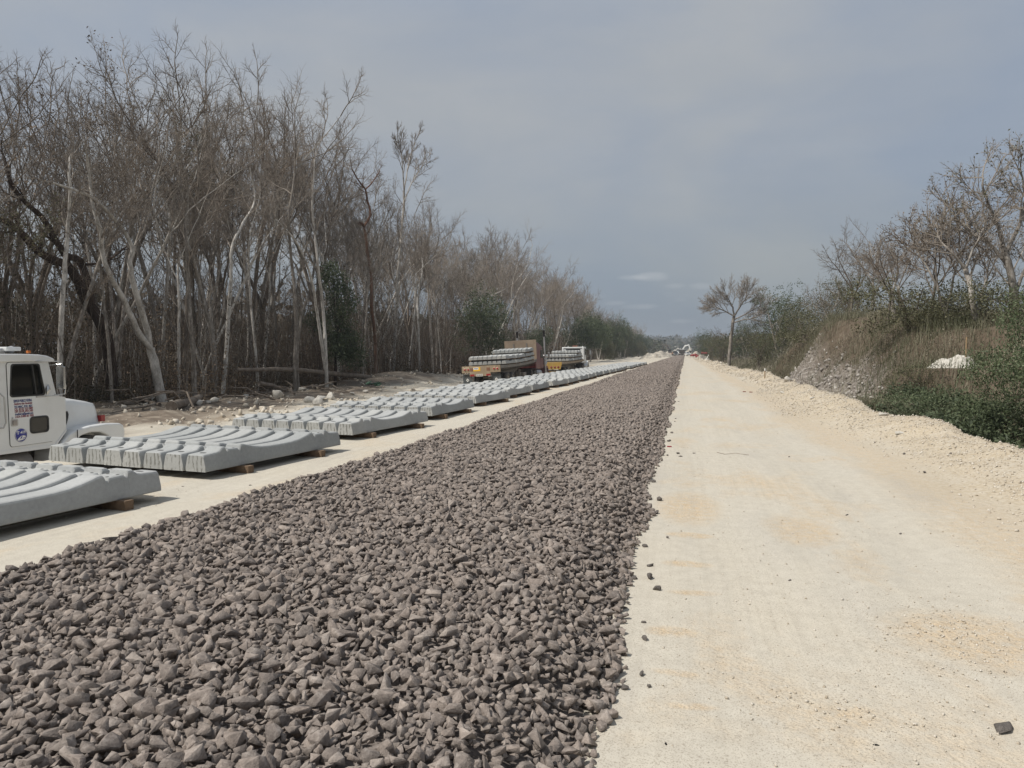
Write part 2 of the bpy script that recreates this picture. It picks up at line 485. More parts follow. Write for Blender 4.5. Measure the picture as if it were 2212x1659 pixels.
    for a_ in ((1.42, 4.0, .52, .5, .3), (0.62, 3.02, .34, .16, 0), (0.05, 6.9, .35, .9, 0), (0.95, 6.2, .35, .7, 0), (-0.02, 3.75, .20, .10, 0), (2.1, 4.7, .3, .2, 0), (0.02, 2.95, .16, .05, .1), (0.0, 3.25, .17, .05, -.1), (0.06, 4.4, .18, .07, .1), (0.03, 5.0, .2, .09, 0), (0.05, 5.8, .2, .1, 0)):
        k_ = patch(*a_); pm_ = k_ if pm_ is None else math_(nt, 'MAXIMUM', pm_, k_)
    ochm = math_(nt, 'MAXIMUM', ochm, math_(nt, 'MULTIPLY', math_(nt, 'MULTIPLY', pm_, brk), 0.95))
    c = mixrgb(nt, ochm, c, (0.49, 0.365, 0.225))
    tr2 = nt.nodes.new('ShaderNodeTexNoise'); tr2.noise_dimensions = '1D'; tr2.inputs['Scale'].default_value = 17.0; tr2.inputs['Detail'].default_value = 2
    nt.links.new(xw, tr2.inputs['W'])
    c = mixrgb(nt, math_(nt, 'MULTIPLY', math_(nt, 'MULTIPLY', ramp(nt, tr2.outputs[0], [(0.48, (0, 0, 0)), (0.62, (1, 1, 1))]), ramp(nt, big, [(0.4, (0, 0, 0)), (0.6, (1, 1, 1))])), 0.28), c, (0.36, 0.325, 0.265))
    c = mixrgb(nt, 0.24, c, ramp(nt, fine, [(0.3, (0.36, 0.32, 0.255)), (0.6, (0.60, 0.55, 0.45))]))
    wear = noise(nt, mapping(nt, P, (1.6, 0.35, 1), (7, 3, 0)), 1.1, 6, 0.68)
    c = mixrgb(nt, ramp(nt, wear, [(0.52, (0, 0, 0)), (0.7, (0.45,) * 3)]), c, (0.37, 0.345, 0.30))
    spk = noise(nt, P, 150.0, 2, 0.6)
    c = mixrgb(nt, ramp(nt, spk, [(0.55, (0, 0, 0)), (0.66, (0.7,) * 3)]), c, (0.25, 0.215, 0.165))
    sm = ramp(nt, grit, [(0.57, (0, 0, 0)), (0.68, (0.7,) * 3)])
    c = mixrgb(nt, sm, c, (0.26, 0.225, 0.18))
    # gravel bank
    vo = nt.nodes.new('ShaderNodeTexVoronoi'); vo.inputs['Scale'].default_value = 26.0; nt.links.new(P, vo.inputs['Vector'])
    vo2 = nt.nodes.new('ShaderNodeTexVoronoi'); vo2.inputs['Scale'].default_value = 60.0; nt.links.new(P, vo2.inputs['Vector'])
    gcol = ramp(nt, noise(nt, P, 1.3, 5, 0.6), [(0.3, (0.47, 0.425, 0.35)), (0.55, (0.45, 0.388, 0.295)), (0.75, (0.52, 0.475, 0.395))])
    gcol = mixrgb(nt, ramp(nt, vo.outputs['Distance'], [(0.25, (0, 0, 0)), (0.8, (0.5,) * 3)]), gcol, (0.30, 0.235, 0.15))
    c = mixrgb(nt, sp.outputs[1], c, gcol)
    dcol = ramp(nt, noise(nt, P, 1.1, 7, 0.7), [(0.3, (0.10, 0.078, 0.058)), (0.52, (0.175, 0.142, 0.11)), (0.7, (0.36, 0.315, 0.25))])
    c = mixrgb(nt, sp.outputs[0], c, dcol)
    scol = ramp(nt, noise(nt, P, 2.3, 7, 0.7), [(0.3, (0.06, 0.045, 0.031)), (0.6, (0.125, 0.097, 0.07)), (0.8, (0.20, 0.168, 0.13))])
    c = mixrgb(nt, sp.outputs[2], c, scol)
    rcol = ramp(nt, noise(nt, mapping(nt, P, (1, 1, 2.2)), 2.6, 8, 0.75), [(0.32, (0.08, 0.065, 0.052)), (0.5, (0.20, 0.175, 0.15)), (0.68, (0.38, 0.35, 0.315))])
    c = mixrgb(nt, rk, c, rcol)
    nt.links.new(c, bs.inputs['Base Color'])
    bs.inputs['Roughness'].default_value = 0.95; bs.inputs['Specular IOR Level'].default_value = 0.15
    h = math_(nt, 'ADD', math_(nt, 'MULTIPLY', fine, 0.16), math_(nt, 'MULTIPLY', grit, 0.22))
    h2 = math_(nt, 'MULTIPLY', vo.outputs['Distance'], math_(nt, 'ADD', math_(nt, 'MULTIPLY', sp.outputs[1], -1.2), -0.08))
    h3 = math_(nt, 'MULTIPLY', vo2.outputs['Distance'], math_(nt, 'MULTIPLY', ochm, -1.6))
    h = math_(nt, 'ADD', math_(nt, 'ADD', h, h2), h3)
    bump(nt, bs, h, 0.30, 0.02)
    return mt
gm = ground_mat()
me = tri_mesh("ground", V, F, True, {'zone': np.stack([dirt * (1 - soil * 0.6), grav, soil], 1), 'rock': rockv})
tag(link_mesh("ground", me, None, [gm]), kind='structure')

# ------------------------------------------------------------------ loose stone
def rot_mats(n, rs):
    q = rs.normal(size=(n, 4)); q /= np.linalg.norm(q, axis=1)[:, None]
    w, x, y, z = q.T
    return np.stack([np.stack([1 - 2 * (y * y + z * z), 2 * (x * y - z * w), 2 * (x * z + y * w)], 1),
                     np.stack([2 * (x * y + z * w), 1 - 2 * (x * x + z * z), 2 * (y * z - x * w)], 1),
                     np.stack([2 * (x * z - y * w), 2 * (y * z + x * w), 1 - 2 * (x * x + y * y)], 1)], 1)
def flat_rots(n, rs, k=0.45):
    """turned freely about the vertical, tipped only a little"""
    a = rs.uniform(0, 2 * PI, n); t = np.abs(rs.normal(size=n)) * k; b = rs.uniform(0, 2 * PI, n); z0 = np.zeros(n); o1 = np.ones(n)
    Rz = lambda q: np.stack([np.stack([np.cos(q), -np.sin(q), z0], 1), np.stack([np.sin(q), np.cos(q), z0], 1), np.stack([z0, z0, o1], 1)], 1)
    Rx = np.stack([np.stack([o1, z0, z0], 1), np.stack([z0, np.cos(t), -np.sin(t)], 1), np.stack([z0, np.sin(t), np.cos(t)], 1)], 1)
    return np.einsum('nij,njk,nkl->nil', Rz(b), Rx, Rz(a))
def rock_proto(rs, npts=16, bev=0.0, flat=0.75, rounds=0):
    bm = bmesh.new()
    P = rs.normal(size=(npts, 3)); P /= np.linalg.norm(P, axis=1)[:, None]
    P *= rs.uniform(0.78, 1.08, size=(npts, 1))
    P *= np.array([1.0, rs.uniform(0.62, 0.9), rs.uniform(0.48, flat)])
    for p in P: bm.verts.new(p)
    r_ = bmesh.ops.convex_hull(bm, input=list(bm.verts))
    junk = [v for v in r_['geom_interior'] + r_['geom_unused'] if isinstance(v, bmesh.types.BMVert)]
    if junk: bmesh.ops.delete(bm, geom=list(set(junk)), context='VERTS')
    bmesh.ops.dissolve_limit(bm, angle_limit=R(14), verts=list(bm.verts), edges=list(bm.edges))
    if bev > 0: bmesh.ops.bevel(bm, geom=list(bm.edges), offset=bev, segments=1, profile=0.6, affect='EDGES', clamp_overlap=True)
    bmesh.ops.triangulate(bm, faces=list(bm.faces))
    bmesh.ops.recalc_face_normals(bm, faces=list(bm.faces))
    bm.verts.index_update()
    v = np.array([x.co[:] for x in bm.verts]); f = np.array([[x.index for x in y.verts] for y in bm.faces]); bm.free()
    return v, f
def scatter(protos, pos, size, rs, rot=None, tint=None):
    n = len(pos); rot = rot_mats(n, rs) if rot is None else rot
    pk = rs.randint(0, len(protos), n); VV = []; FF = []; TT = []; base = 0
    tint = rs.rand(n) if tint is None else tint
    for k, (pv, pf) in enumerate(protos):
        idx = np.nonzero(pk == k)[0]
        if len(idx) == 0: continue
        sz = size[idx]; sz = sz[:, None] if sz.ndim == 1 else sz
        v = np.einsum('nij,nvj->nvi', rot[idx], pv[None] * sz[:, None, :]) + pos[idx][:, None, :]
        f = pf[None] + (np.arange(len(idx)) * len(pv))[:, None, None] + base
        VV.append(v.reshape(-1, 3)); FF.append(f.reshape(-1, pf.shape[1])); TT.append(np.repeat(tint[idx], len(pv))); base += len(idx) * len(pv)
    return np.concatenate(VV), np.concatenate(FF), np.concatenate(TT)
def jitter_grid(x0, x1, y0, y1, s, rs):
    gx, gy = np.meshgrid(np.arange(x0, x1, s), np.arange(y0, y1, s))
    p = np.stack([gx.ravel(), gy.ravel()], 1); p += rs.uniform(-0.5, 0.5, p.shape) * s
    return p
def merge(parts):
    VV = []; FF = []; TT = []; b = 0
    for v, f, t in parts:
        VV.append(v); FF.append(f + b); TT.append(t); b += len(v)
    return np.concatenate(VV), np.concatenate(FF), np.concatenate(TT)

rs = np.random.RandomState(11)
BL, BR = -3.97, -0.345
def ballast_h(x, y):
    l = BL + 0.16 * fbm(y * 0.5, y * 0 + 1.0, 3); r = BR + 0.05 * (1 - sst(3, 8, y)) + 0.10 * fbm(y * 0.9, y * 0 + 5.0, 3)
    d = np.minimum(x - l, r - x)
    h = 0.20 * sst(-0.02, 0.40, d)
    return h + (0.032 * fbm(x * 1.3, y * 0.8, 3) + 0.02 * np.sin((x + 2.4) * 2.2)) * sst(0.2, 0.6, d), d
def stone_mat():
    mt, nt, bs = new_mat("dark_crushed_stone")
    t = attr(nt, 'tint', 'Fac'); P = worldpos(nt)
    c = ramp(nt, t, [(0.0, (0.10, 0.088, 0.083)), (0.12, (0.165, 0.144, 0.128)), (0.6, (0.242, 0.201, 0.173)), (0.86, (0.30, 0.252, 0.216)), (0.95, (0.36, 0.318, 0.28)), (1.0, (0.40, 0.335, 0.285))])
    n1 = noise(nt, P, 45.0, 5, 0.7)
    c = mixrgb(nt, 0.55, c, ramp(nt, n1, [(0.3, (0.075, 0.066, 0.059)), (0.5, (0.212, 0.177, 0.152)), (0.72, (0.41, 0.365, 0.325))]))
    n2 = noise(nt, P, 160.0, 2, 0.6)
    c = mixrgb(nt, ramp(nt, n2, [(0.62, (0, 0, 0)), (0.72, (0.6,) * 3)]), c, (0.055, 0.05, 0.048))
    nt.links.new(c, bs.inputs['Base Color'])
    bs.inputs['Roughness'].default_value = 0.92; bs.inputs['Specular IOR Level'].default_value = 0.2
    bump(nt, bs, math_(nt, 'ADD', n1, math_(nt, 'MULTIPLY', n2, 0.5)), 0.6, 0.008)
    return mt
stone_m = stone_mat()
near_p = [rock_proto(rs, rs.randint(7, 13), 0.014, 0.8) for _ in range(30)]
mid_p = [rock_proto(rs, 12) for _ in range(8)]
far_p = [rock_proto(rs, 7) for _ in range(6)]
parts = []
for (y0, y1, s, lo, hi, pr) in ((1.2, 4.6, 0.033, 0.019, 0.044, near_p), (4.6, 10, 0.037, 0.021, 0.044, near_p), (10, 28, 0.056, 0.032, 0.054, mid_p), (28, 80, 0.115, 0.055, 0.095, far_p), (80, 318, 0.26, 0.11, 0.2, far_p)):
    p = jitter_grid(BL - 0.25, BR + 0.2, y0, y1, s, rs)
    h, d = ballast_h(p[:, 0], p[:, 1])
    k = d > -0.02 + 0.05 * (rs.rand(len(p)) - 0.6)
    p = p[k]; h = h[k]
    sz = lo + (hi - lo) * rs.rand(len(p)) ** 1.8
    pos = np.stack([p[:, 0], p[:, 1], h + 0.012 + (rs.rand(len(p)) - 0.5) * 0.42 * sz], 1)
    pos[:, 2] = np.maximum(pos[:, 2], sz * 0.45)
    parts.append(scatter(pr, pos, sz, rs, flat_rots(len(p), rs, .75)))
    if s < 0.06:      # a few larger stones lying on top
        m_ = int(len(p) * 0.10); j = rs.choice(len(p), m_, False)
        s2 = rs.uniform(0.036, 0.055, m_)
        parts.append(scatter(pr, np.stack([p[j, 0], p[j, 1], h[j] + 0.028 + 0.25 * (s2 - 0.03)], 1), s2, rs, flat_rots(m_, rs, .4)))
V, F, T = merge(parts)
# solid bed under the stones
bx = np.arange(BL - 0.1, BR + 0.11, 0.14); by = lines((-3, 30, 0.3), (30, 318, 3))
BX, BY = np.meshgrid(bx, by); h, d = ballast_h(BX, BY)
bz = np.maximum(h - 0.012, 0) - 0.02
bv = np.stack([BX.ravel(), BY.ravel(), bz.ravel()], 1)
ii = (np.arange(len(by) - 1)[:, None] * len(bx) + np.arange(len(bx) - 1)[None, :]).ravel()
bf = np.concatenate([np.stack([ii, ii + 1, ii + len(bx) + 1], 1), np.stack([ii, ii + len(bx) + 1, ii + len(bx)], 1)])
V, F, T = merge([(V, F, T), (bv, bf, np.zeros(len(bv)))])
tag(link_mesh("ballast", tri_mesh("ballast", V, F, False, {'tint': T}), None, [stone_m]),
    "bed of dark grey brown crushed stone running down the middle of the track", kind='stuff')

# pale gravel on the right hand bank and loose grit on the road
def pale_stone_mat():
    mt, nt, bs = new_mat("pale_limestone_gravel")
    t = attr(nt, 'tint', 'Fac'); P = worldpos(nt)
    c = ramp(nt, t, [(0.0, (0.32, 0.265, 0.195)), (0.35, (0.45, 0.397, 0.315)), (0.7, (0.50, 0.455, 0.385)), (1.0, (0.56, 0.52, 0.455))])
    c = mixrgb(nt, 0.3, c, ramp(nt, noise(nt, P, 30, 4), [(0.3, (0.36, 0.30, 0.22)), (0.7, (0.66, 0.61, 0.53))]))
    nt.links.new(c, bs.inputs['Base Color']); bs.inputs['Roughness'].default_value = 0.95; bs.inputs['Specular IOR Level'].default_value = 0.15
    return mt
pale_m = pale_stone_mat()
parts = []
for (y0, y1, s, lo, hi) in ((5.5, 14, 0.048, 0.009, 0.026), (14, 30, 0.085, 0.02, 0.042), (30, 70, 0.2, 0.05, 0.09), (70, 190, 0.5, 0.1, 0.2)):
    p = jitter_grid(2.0, 5.2, y0, y1, s, rs)
    cx = 3.85 + 0.4 * fbm(p[:, 1] * 0.16, p[:, 1] * 0 + 8.7, 2) + 0.5 * sst(20, 34, p[:, 1]) * (1 - sst(38, 70, p[:, 1])) - 0.9 * sst(60, 160, p[:, 1])
    q = p[:, 0] - cx
    dens = sst(-1.6, -0.7, q + 0.5 * fbm(p[:, 0] * 0.8, p[:, 1] * 0.5, 3)) * (1 - sst(0.3, 0.8, q))
    k = rs.rand(len(p)) < dens * 0.9; p = p[k]
    sz = lo + (hi - lo) * rs.rand(len(p)) ** 3
    parts.append(scatter(mid_p if y0 < 14 else far_p, np.stack([p[:, 0], p[:, 1], gz(p[:, 0], p[:, 1]) + sz * 0.25], 1), sz, rs))
# grit patches on the road
for (cx_, cy_, rx, ry, n) in ((1.42, 4.0, 0.36, 0.45, 1300), (0.75, 3.05, 0.40, 0.2, 420), (1.6, 3.5, 0.4, 0.4, 400), (1.0, 2.9, 0.9, 0.5, 350), (1.2, 5.5, 1.3, 2.5, 900), (1.0, 4.0, 1.4, 2.0, 700), (1.0, 3.6, 1.3, 1.5, 5000), (0.3, 8.5, 0.7, 3, 300), (1.3, 13, 1.5, 6, 500), (-4.9, 6, 0.4, 3, 160)):
    p = np.stack([cx_ + rx * rs.normal(size=n) * 0.6, cy_ + ry * rs.normal(size=n) * 0.6], 1)
    p = p[(p[:, 0] > -0.15) | (p[:, 0] < -4.55)]
    sz = 0.0016 + (0.004 if n > 3000 else 0.010) * rs.rand(len(p)) ** 5
    parts.append(scatter(mid_p, np.stack([p[:, 0], p[:, 1], gz(p[:, 0], p[:, 1]) + sz * 0.3], 1), sz, rs))
# pale rubble along the shoulder of the sleeper bench and in the cleared strip
n = 2600
p = np.stack([-8.6 + rs.normal(size=n) * 0.45 - 0.3, rs.uniform(4, 60, n)], 1)
sz = 0.015 + 0.07 * rs.rand(n) ** 4
parts.append(scatter(mid_p, np.stack([p[:, 0], p[:, 1], gz(p[:, 0], p[:, 1]) + sz * 0.25], 1), sz, rs))
n = 5600
p = np.stack([rs.uniform(-25.5, -13, n), rs.uniform(20, 90, n)], 1)
k = rs.rand(n) < 0.25 + 0.75 * (fbm(p[:, 0] * 0.3, p[:, 1] * 0.3, 3) > 0.05); p = p[k]
sz = 0.03 + 0.20 * rs.rand(len(p)) ** 6
parts.append(scatter(mid_p, np.stack([p[:, 0], p[:, 1], gz(p[:, 0], p[:, 1]) + sz * 0.2], 1), sz, rs, tint=.1 + .7 * rs.rand(len(p))))
V, F, T = merge(parts)
tag(link_mesh("gravel", tri_mesh("gravel", V, F, False, {'tint': T}), None, [pale_m]),
    "pale loose limestone gravel along the edges of the road", kind='stuff')

# rubble on the rock face of the mound
n = 4200
p = np.stack([rs.uniform(5.2, 9.5, n), rs.uniform(26, 50, n)], 1)
mk_ = sst(25, 31, p[:, 1]) * (1 - sst(43, 52, p[:, 1])) * (1 - sst(6.6, 8.0, p[:, 0] + 1.3 * fbm(p[:, 0] * .5, p[:, 1] * .5, 3)))
p = p[rs.rand(n) < mk_]
sz = 0.03 + 0.16 * rs.rand(len(p)) ** 5
V, F, T = scatter(mid_p, np.stack([p[:, 0], p[:, 1], gz(p[:, 0], p[:, 1]) + sz * 0.2], 1), sz, rs, tint=rs.rand(len(p)))
def rubble_mat():
    mt, nt, bs = new_mat("grey_rock_rubble"); P = worldpos(nt)
    c = ramp(nt, attr(nt, 'tint', 'Fac'), [(0, (.13, .112, .095)), (.5, (.30, .272, .235)), (.9, (.44, .41, .36)), (1, (.58, .55, .50))])
    c = mixrgb(nt, .4, c, ramp(nt, noise(nt, P, 9, 5, .7), [(.3, (.12, .10, .09)), (.7, (.42, .39, .37))]))
    nt.links.new(c, bs.inputs['Base Color']); bs.inputs['Roughness'].default_value = .95; bs.inputs['Specular IOR Level'].default_value = .15
    return mt
tag(link_mesh("rock_rubble", tri_mesh("rock_rubble", V, F, False, {'tint': T}), None, [rubble_mat()]), "grey broken rubble on the bare face of the mound", kind='stuff')

# ------------------------------------------------------------------ concrete sleepers
def concrete_mat(end=False):
    mt, nt, bs = new_mat("precast_concrete_end" if end else "precast_concrete")
    oc = objc(nt)
    oi = nt.nodes.new('ShaderNodeObjectInfo')
    off = nt.nodes.new('ShaderNodeVectorMath'); off.operation = 'SCALE'
    nt.links.new(oi.outputs['Location'], off.inputs[0]); off.inputs['Scale'].default_value = 3.7
    ad = nt.nodes.new('ShaderNodeVectorMath'); nt.links.new(oc, ad.inputs[0]); nt.links.new(off.outputs[0], ad.inputs[1])
    P = ad.outputs[0]
    n1 = noise(nt, P, 3.0, 6, 0.6); n2 = noise(nt, P, 28, 4, 0.6)
    c = ramp(nt, n1, [(0.28, (0.30, 0.305, 0.298)), (0.5, (0.345, 0.35, 0.342)), (0.75, (0.40, 0.404, 0.396))])
    c = mixrgb(nt, 0.3, c, ramp(nt, n2, [(0.3, (0.29, 0.295, 0.285)), (0.7, (0.46, 0.465, 0.45))]))
    rnd = ramp(nt, oi.outputs['Random'], [(0, (0.86, 0.87, 0.87)), (0.6, (1, 1, 1)), (1, (1.06, 1.05, 1.02))])
    c = mixrgb(nt, 1.0, c, rnd, 'MULTIPLY')
    pv = nt.nodes.new('ShaderNodeTexVoronoi'); pv.inputs['Scale'].default_value = 34; nt.links.new(P, pv.inputs['Vector'])
    pm_ = ramp(nt, pv.outputs['Distance'], [(0.06, (0.75,) * 3), (0.11, (0, 0, 0))])
    gate = ramp(nt, noise(nt, P, 9, 2), [(0.5, (0, 0, 0)), (0.6, (1, 1, 1))])
    pm_ = mixrgb(nt, 1.0, pm_, gate, 'MULTIPLY')
    c = mixrgb(nt, pm_, c, (0.13, 0.13, 0.125))
    h = math_(nt, 'ADD', n2, math_(nt, 'MULTIPLY', pm_, -0.8))
    if end:
        ch = noise(nt, mapping(nt, P, (34, 20, 9)), 1.0, 4, 0.6, 0.9)
        lanes = nt.nodes.new('ShaderNodeTexWave'); lanes.inputs['Scale'].default_value = 5.2; lanes.bands_direction = 'X'
        lanes.inputs['Distortion'].default_value = 2.0
        nt.links.new(oc, lanes.inputs['Vector'])
        cm = ramp(nt, math_(nt, 'MULTIPLY', ch, math_(nt, 'ADD', math_(nt, 'MULTIPLY', lanes.outputs['Fac'], 0.45), 0.72)), [(0.545, (0, 0, 0)), (0.59, (0.95,) * 3)])
        c = mixrgb(nt, cm, c, (0.11, 0.11, 0.10))
        c = mixrgb(nt, 0.25, c, (0.40, 0.39, 0.35))
        h = math_(nt, 'ADD', h, math_(nt, 'MULTIPLY', cm, -2.0))
    nt.links.new(c, bs.inputs['Base Color'])
    bs.inputs['Roughness'].default_value = 0.85; bs.inputs['Specular IOR Level'].default_value = 0.25
    bump(nt, bs, h, 0.35, 0.01)
    return mt
conc_m, conc_end = concrete_mat(), concrete_mat(True)
def sleeper_mesh():
    half = [(0.0, .182, .205), (.012, .194, .212), (.10, .198, .212), (.20, .203, .212), (.245, .212, .210), (.285, .243, .205), (.315, .250, .204), (.345, .248, .204), (.358, .206, .206), (.374, .200, .206), (.388, .219, .204),
            (.46, .217, .204), (.548, .213, .206), (.560, .193, .206), (.578, .193, .206), (.594, .230, .202), (.612, .248, .200), (.66, .244, .202), (.72, .228, .208), (.82, .205, .214), (.94, .184, .216), (1.08, .174, .216), (1.3, .171, .216)]
    st = half + [(2.6 - a, b, c) for a, b, c in half[-2::-1]]
    vs = []; fs = []; mi = []
    for (s, h, tw) in st:
        t = tw / 2
        ring = [(-.147, .010), (-.141, 0), (.141, 0), (.147, .010), (.1455, .045), (t + .014, h - .022), (t + .004, h - .007), (t - .012, h), (-(t - .012), h), (-(t + .004), h - .007), (-(t + .014), h - .022), (-.1455, .045)]
        vs += [(x, s, z) for x, z in ring]
    k = 12
    for i in range(len(st) - 1):
        for j in range(k):
            fs.append((i * k + j, i * k + (j + 1) % k, (i + 1) * k + (j + 1) % k, (i + 1) * k + j)); mi.append(0)
    fs.append(tuple(range(k))); mi.append(1)
    fs.append(tuple(range(len(vs) - k, len(vs)))[::-1]); mi.append(1)
    def zt(sv):
        sv = min(sv, 2.6 - sv)
        for a_, b_ in zip(half, half[1:]):
            if a_[0] <= sv <= b_[0]: return a_[1] + (b_[1] - a_[1]) * (sv - a_[0]) / (b_[0] - a_[0])
        return half[-1][1]
    marks = [(0, .115, .040, .022), (0, 2.485, .040, .022)]
    for sv in (.415, .525, 2.075, 2.185): marks += [(-.062, sv, .014, .014), (.062, sv, .014, .014)]
    for (mx_, my_, wx, wy) in marks:               # mould marks and dowel holes: flat faces, their shade put into the colour
        b_ = len(vs); m_ = 8
        vs += [(mx_ + wx * math.copysign(abs(math.cos(a)) ** .5, math.cos(a)), my_ + wy * math.copysign(abs(math.sin(a)) ** .5, math.sin(a)), zt(my_ + wy * math.sin(a)) + .0025) for a in [2 * PI * (i + .5) / m_ for i in range(m_)]]
        fs.append(tuple(range(b_, b_ + m_))); mi.append(2)
    me = bpy.data.meshes.new("sleeper"); me.from_pydata(vs, [], fs)
    me.polygons.foreach_set('material_index', mi)
    bm = bmesh.new(); bm.from_mesh(me); bmesh.ops.recalc_face_normals(bm, faces=list(bm.faces))
    for f in bm.faces: f.smooth = False
    bm.to_mesh(me); bm.free()
    me.materials.append(conc_m); me.materials.append(conc_end); me.materials.append(simple('recess_shade', (.085, .085, .082), .9))
    return me
SLP = sleeper_mesh()
wood_m = simple("rough_sawn_timber", (0.165, 0.108, 0.064), 0.85, 0, 0.35, 14, (0.10, 0.065, 0.04), 0.7, 0.3)
ORD = "first second third fourth fifth sixth seventh eighth ninth tenth eleventh twelfth thirteenth fourteenth fifteenth sixteenth seventeenth eighteenth nineteenth twentieth twenty-first twenty-second twenty-third twenty-fourth twenty-fifth".split()
batten_me = {}
def batten(M, length, label, group, th=0.09):
    key = (round(length, 2), th)
    if key not in batten_me:
        b = MB(); b.box((0, 0, th / 2), (length, 0.095, th), bev=0.006)
        o = b.build("timber_batten", wood_m); batten_me[key] = o
    else:
        o = batten_me[key].copy(); COL.objects.link(o)
    o.matrix_world = M
    return tag(o, label, 'batten', group)
rb = random.Random(5)
def sleeper_bundle(M, lab, group, blab, bgroup, n=8, th=0.09, gap=0.316, spread=0.0):
    """M places the near right bottom corner of the bundle (ground level); sleepers run along local +Y, rows go to local -X."""
    for i in range(n):
        o = bpy.data.objects.new("concrete_sleeper", SLP); COL.objects.link(o)
        o.matrix_world = M @ Matrix.Translation((-0.15 - i * gap, rb.uniform(-0.018, 0.018), th + 0.001)) @ Matrix.Rotation(R(rb.uniform(-0.25, 0.25)), 4, 'Z')
        tag(o, lab(i), 'railway sleeper', group)
    w = gap * n + 0.10
    for j, (yy, nm) in enumerate(((0.50 + rb.uniform(-.08, .08), 'near'), (2.08 + rb.uniform(-.08, .08), 'far'))):
        batten(M @ Matrix.Translation((-gap * (n - 1) / 2 - 0.15 + rb.uniform(0.0, 0.05), yy, 0)), w + 0.06, blab(nm), bgroup, th)
BUND = [(-5.26, 3.42, 7), (-5.20, 7.05, 7.5), (-5.23, 10.82, 8), (-5.18, 14.5, 3.6), (-5.36, 18.4, 6.5), (-5.32, 21.9, 3.9), (-5.26, 25.3, 2.5), (-5.2, 28.95, 5), (-5.02, 31.95, .8), (-4.98, 35.4, 1),
        (-4.97, 38.6, .4), (-5.02, 42.3, 2), (-4.94, 45.8, .4)]
y = 49.3
while y < 86:
    BUND.append((-4.92 + rb.uniform(-.1, .1) + 0.012 * (y - 49), y, rb.uniform(-0.5, 2.5))); y += 3.62
for bi, (bx_, by_, ang) in enumerate(BUND):
    M = Matrix.Translation((bx_, by_, 0.0)) @ Matrix.Rotation(-R(ang), 4, 'Z')
    wh = ORD[bi]
    sleeper_bundle(M, lambda i, wh=wh: ("grey concrete sleeper " + ("nearest the ballast" if i == 0 else ORD[i] + " from the ballast") + f" in the {wh} row beside it"),
                   "concrete sleepers laid out in rows beside the ballast",
                   lambda nm, wh=wh: f"brown timber batten under the {nm} end of the {wh} ground row of sleepers", "timber battens under the ground rows")
# ------------------------------------------------------------------ vehicles
def paint(name, c, rough=0.4, dirt=(0.30, 0.25, 0.18), amt=0.45, var=0.05, scale=1.3, coat=0.0):
    mt, nt, bs = new_mat(name)
    oc = objc(nt)
    n1 = noise(nt, oc, scale, 6, 0.65); n2 = noise(nt, mapping(nt, oc, (6, 6, 1.2)), 2.2, 5, 0.6)
    col = ramp(nt, noise(nt, oc, 3, 3), [(0.3, tuple(x * (1 - var) for x in c)), (0.7, tuple(min(1, x * (1 + var)) for x in c))])
    f = math_(nt, 'MULTIPLY', ramp(nt, n1, [(0.4, (0.1,) * 3), (0.75, (1, 1, 1))]), ramp(nt, n2, [(0.35, (0.3,) * 3), (0.7, (amt,) * 3)]))
    col = mixrgb(nt, f, col, dirt)
    nt.links.new(col, bs.inputs['Base Color'])
    bs.inputs['Roughness'].default_value = rough; bs.inputs['Coat Weight'].default_value = coat
    return mt
white_p = paint("white_paint", (0.70, 0.71, 0.70), 0.35, (0.42, 0.38, 0.31), 0.35, 0.02, 1.1, 0.3)
maroon_p = paint("maroon_paint", (0.13, 0.022, 0.026), 0.4, (0.30, 0.22, 0.17), 0.75, 0.15)
tan_p = paint("dusty_tan_paint", (0.24, 0.175, 0.108), 0.7, (0.40, 0.33, 0.24), 0.8, 0.15)
yellow_p = paint("yellow_paint", (0.38, 0.235, 0.05), 0.5, (0.40, 0.31, 0.19), 0.5, 0.1)
plyw_p = paint("brown_steel_plate", (0.21, 0.155, 0.108), 0.75, (0.36, 0.29, 0.21), 0.7, 0.1)
dust_s = paint("dusty_steel", (0.13, 0.12, 0.11), 0.7, (0.33, 0.28, 0.22), 0.9, 0.2)
black_r = simple("black_rubber", (0.022, 0.022, 0.022), 0.8, 0, 0.3, 8, (0.16, 0.14, 0.11), 0.35)
tyre_m = simple("dusty_tyre", (0.05, 0.048, 0.045), 0.9, 0, 0.3, 6, (0.20, 0.175, 0.14), 0.8, 0.2)
rim_m = simple("dusty_rim", (0.30, 0.28, 0.25), 0.6, 0.3, 0.2, 5, (0.30, 0.25, 0.19), 0.8)
chrome = simple("worn_chrome", (0.55, 0.55, 0.54), 0.25, 0.9, 0.08, 5, (0.3, 0.27, 0.22), 0.4)
alu = simple("brushed_aluminium", (0.45, 0.45, 0.45), 0.4, 0.7, 0.08, 5, (0.3, 0.26, 0.2), 0.5)
dark_in = simple("cab_shade_lining", (0.018, 0.018, 0.017), 0.8)  # near-black colour imitates the shade inside the white cab
red_l = simple("red_lens", (0.25, 0.018, 0.018), 0.25)
amber_l = simple("amber_lens", (0.42, 0.12, 0.02), 0.3)
white_t = simple("white_lettering", (0.75, 0.74, 0.70), 0.6, 0, 0.05)
cream_t = simple("cream_chalk", (0.62, 0.52, 0.36), 0.8, 0, 0.1)
blue_t = simple("blue_lettering", (0.02, 0.035, 0.16), 0.5, 0, 0.1)
logo_b = simple("blue_roundel", (0.022, 0.03, 0.24), 0.4, 0, 0.08)
red_t = simple("dark_red_lettering", (0.20, 0.02, 0.045), 0.5, 0, 0.1)
yel_pl = simple("yellow_plate", (0.70, 0.40, 0.03), 0.5, 0, 0.1)
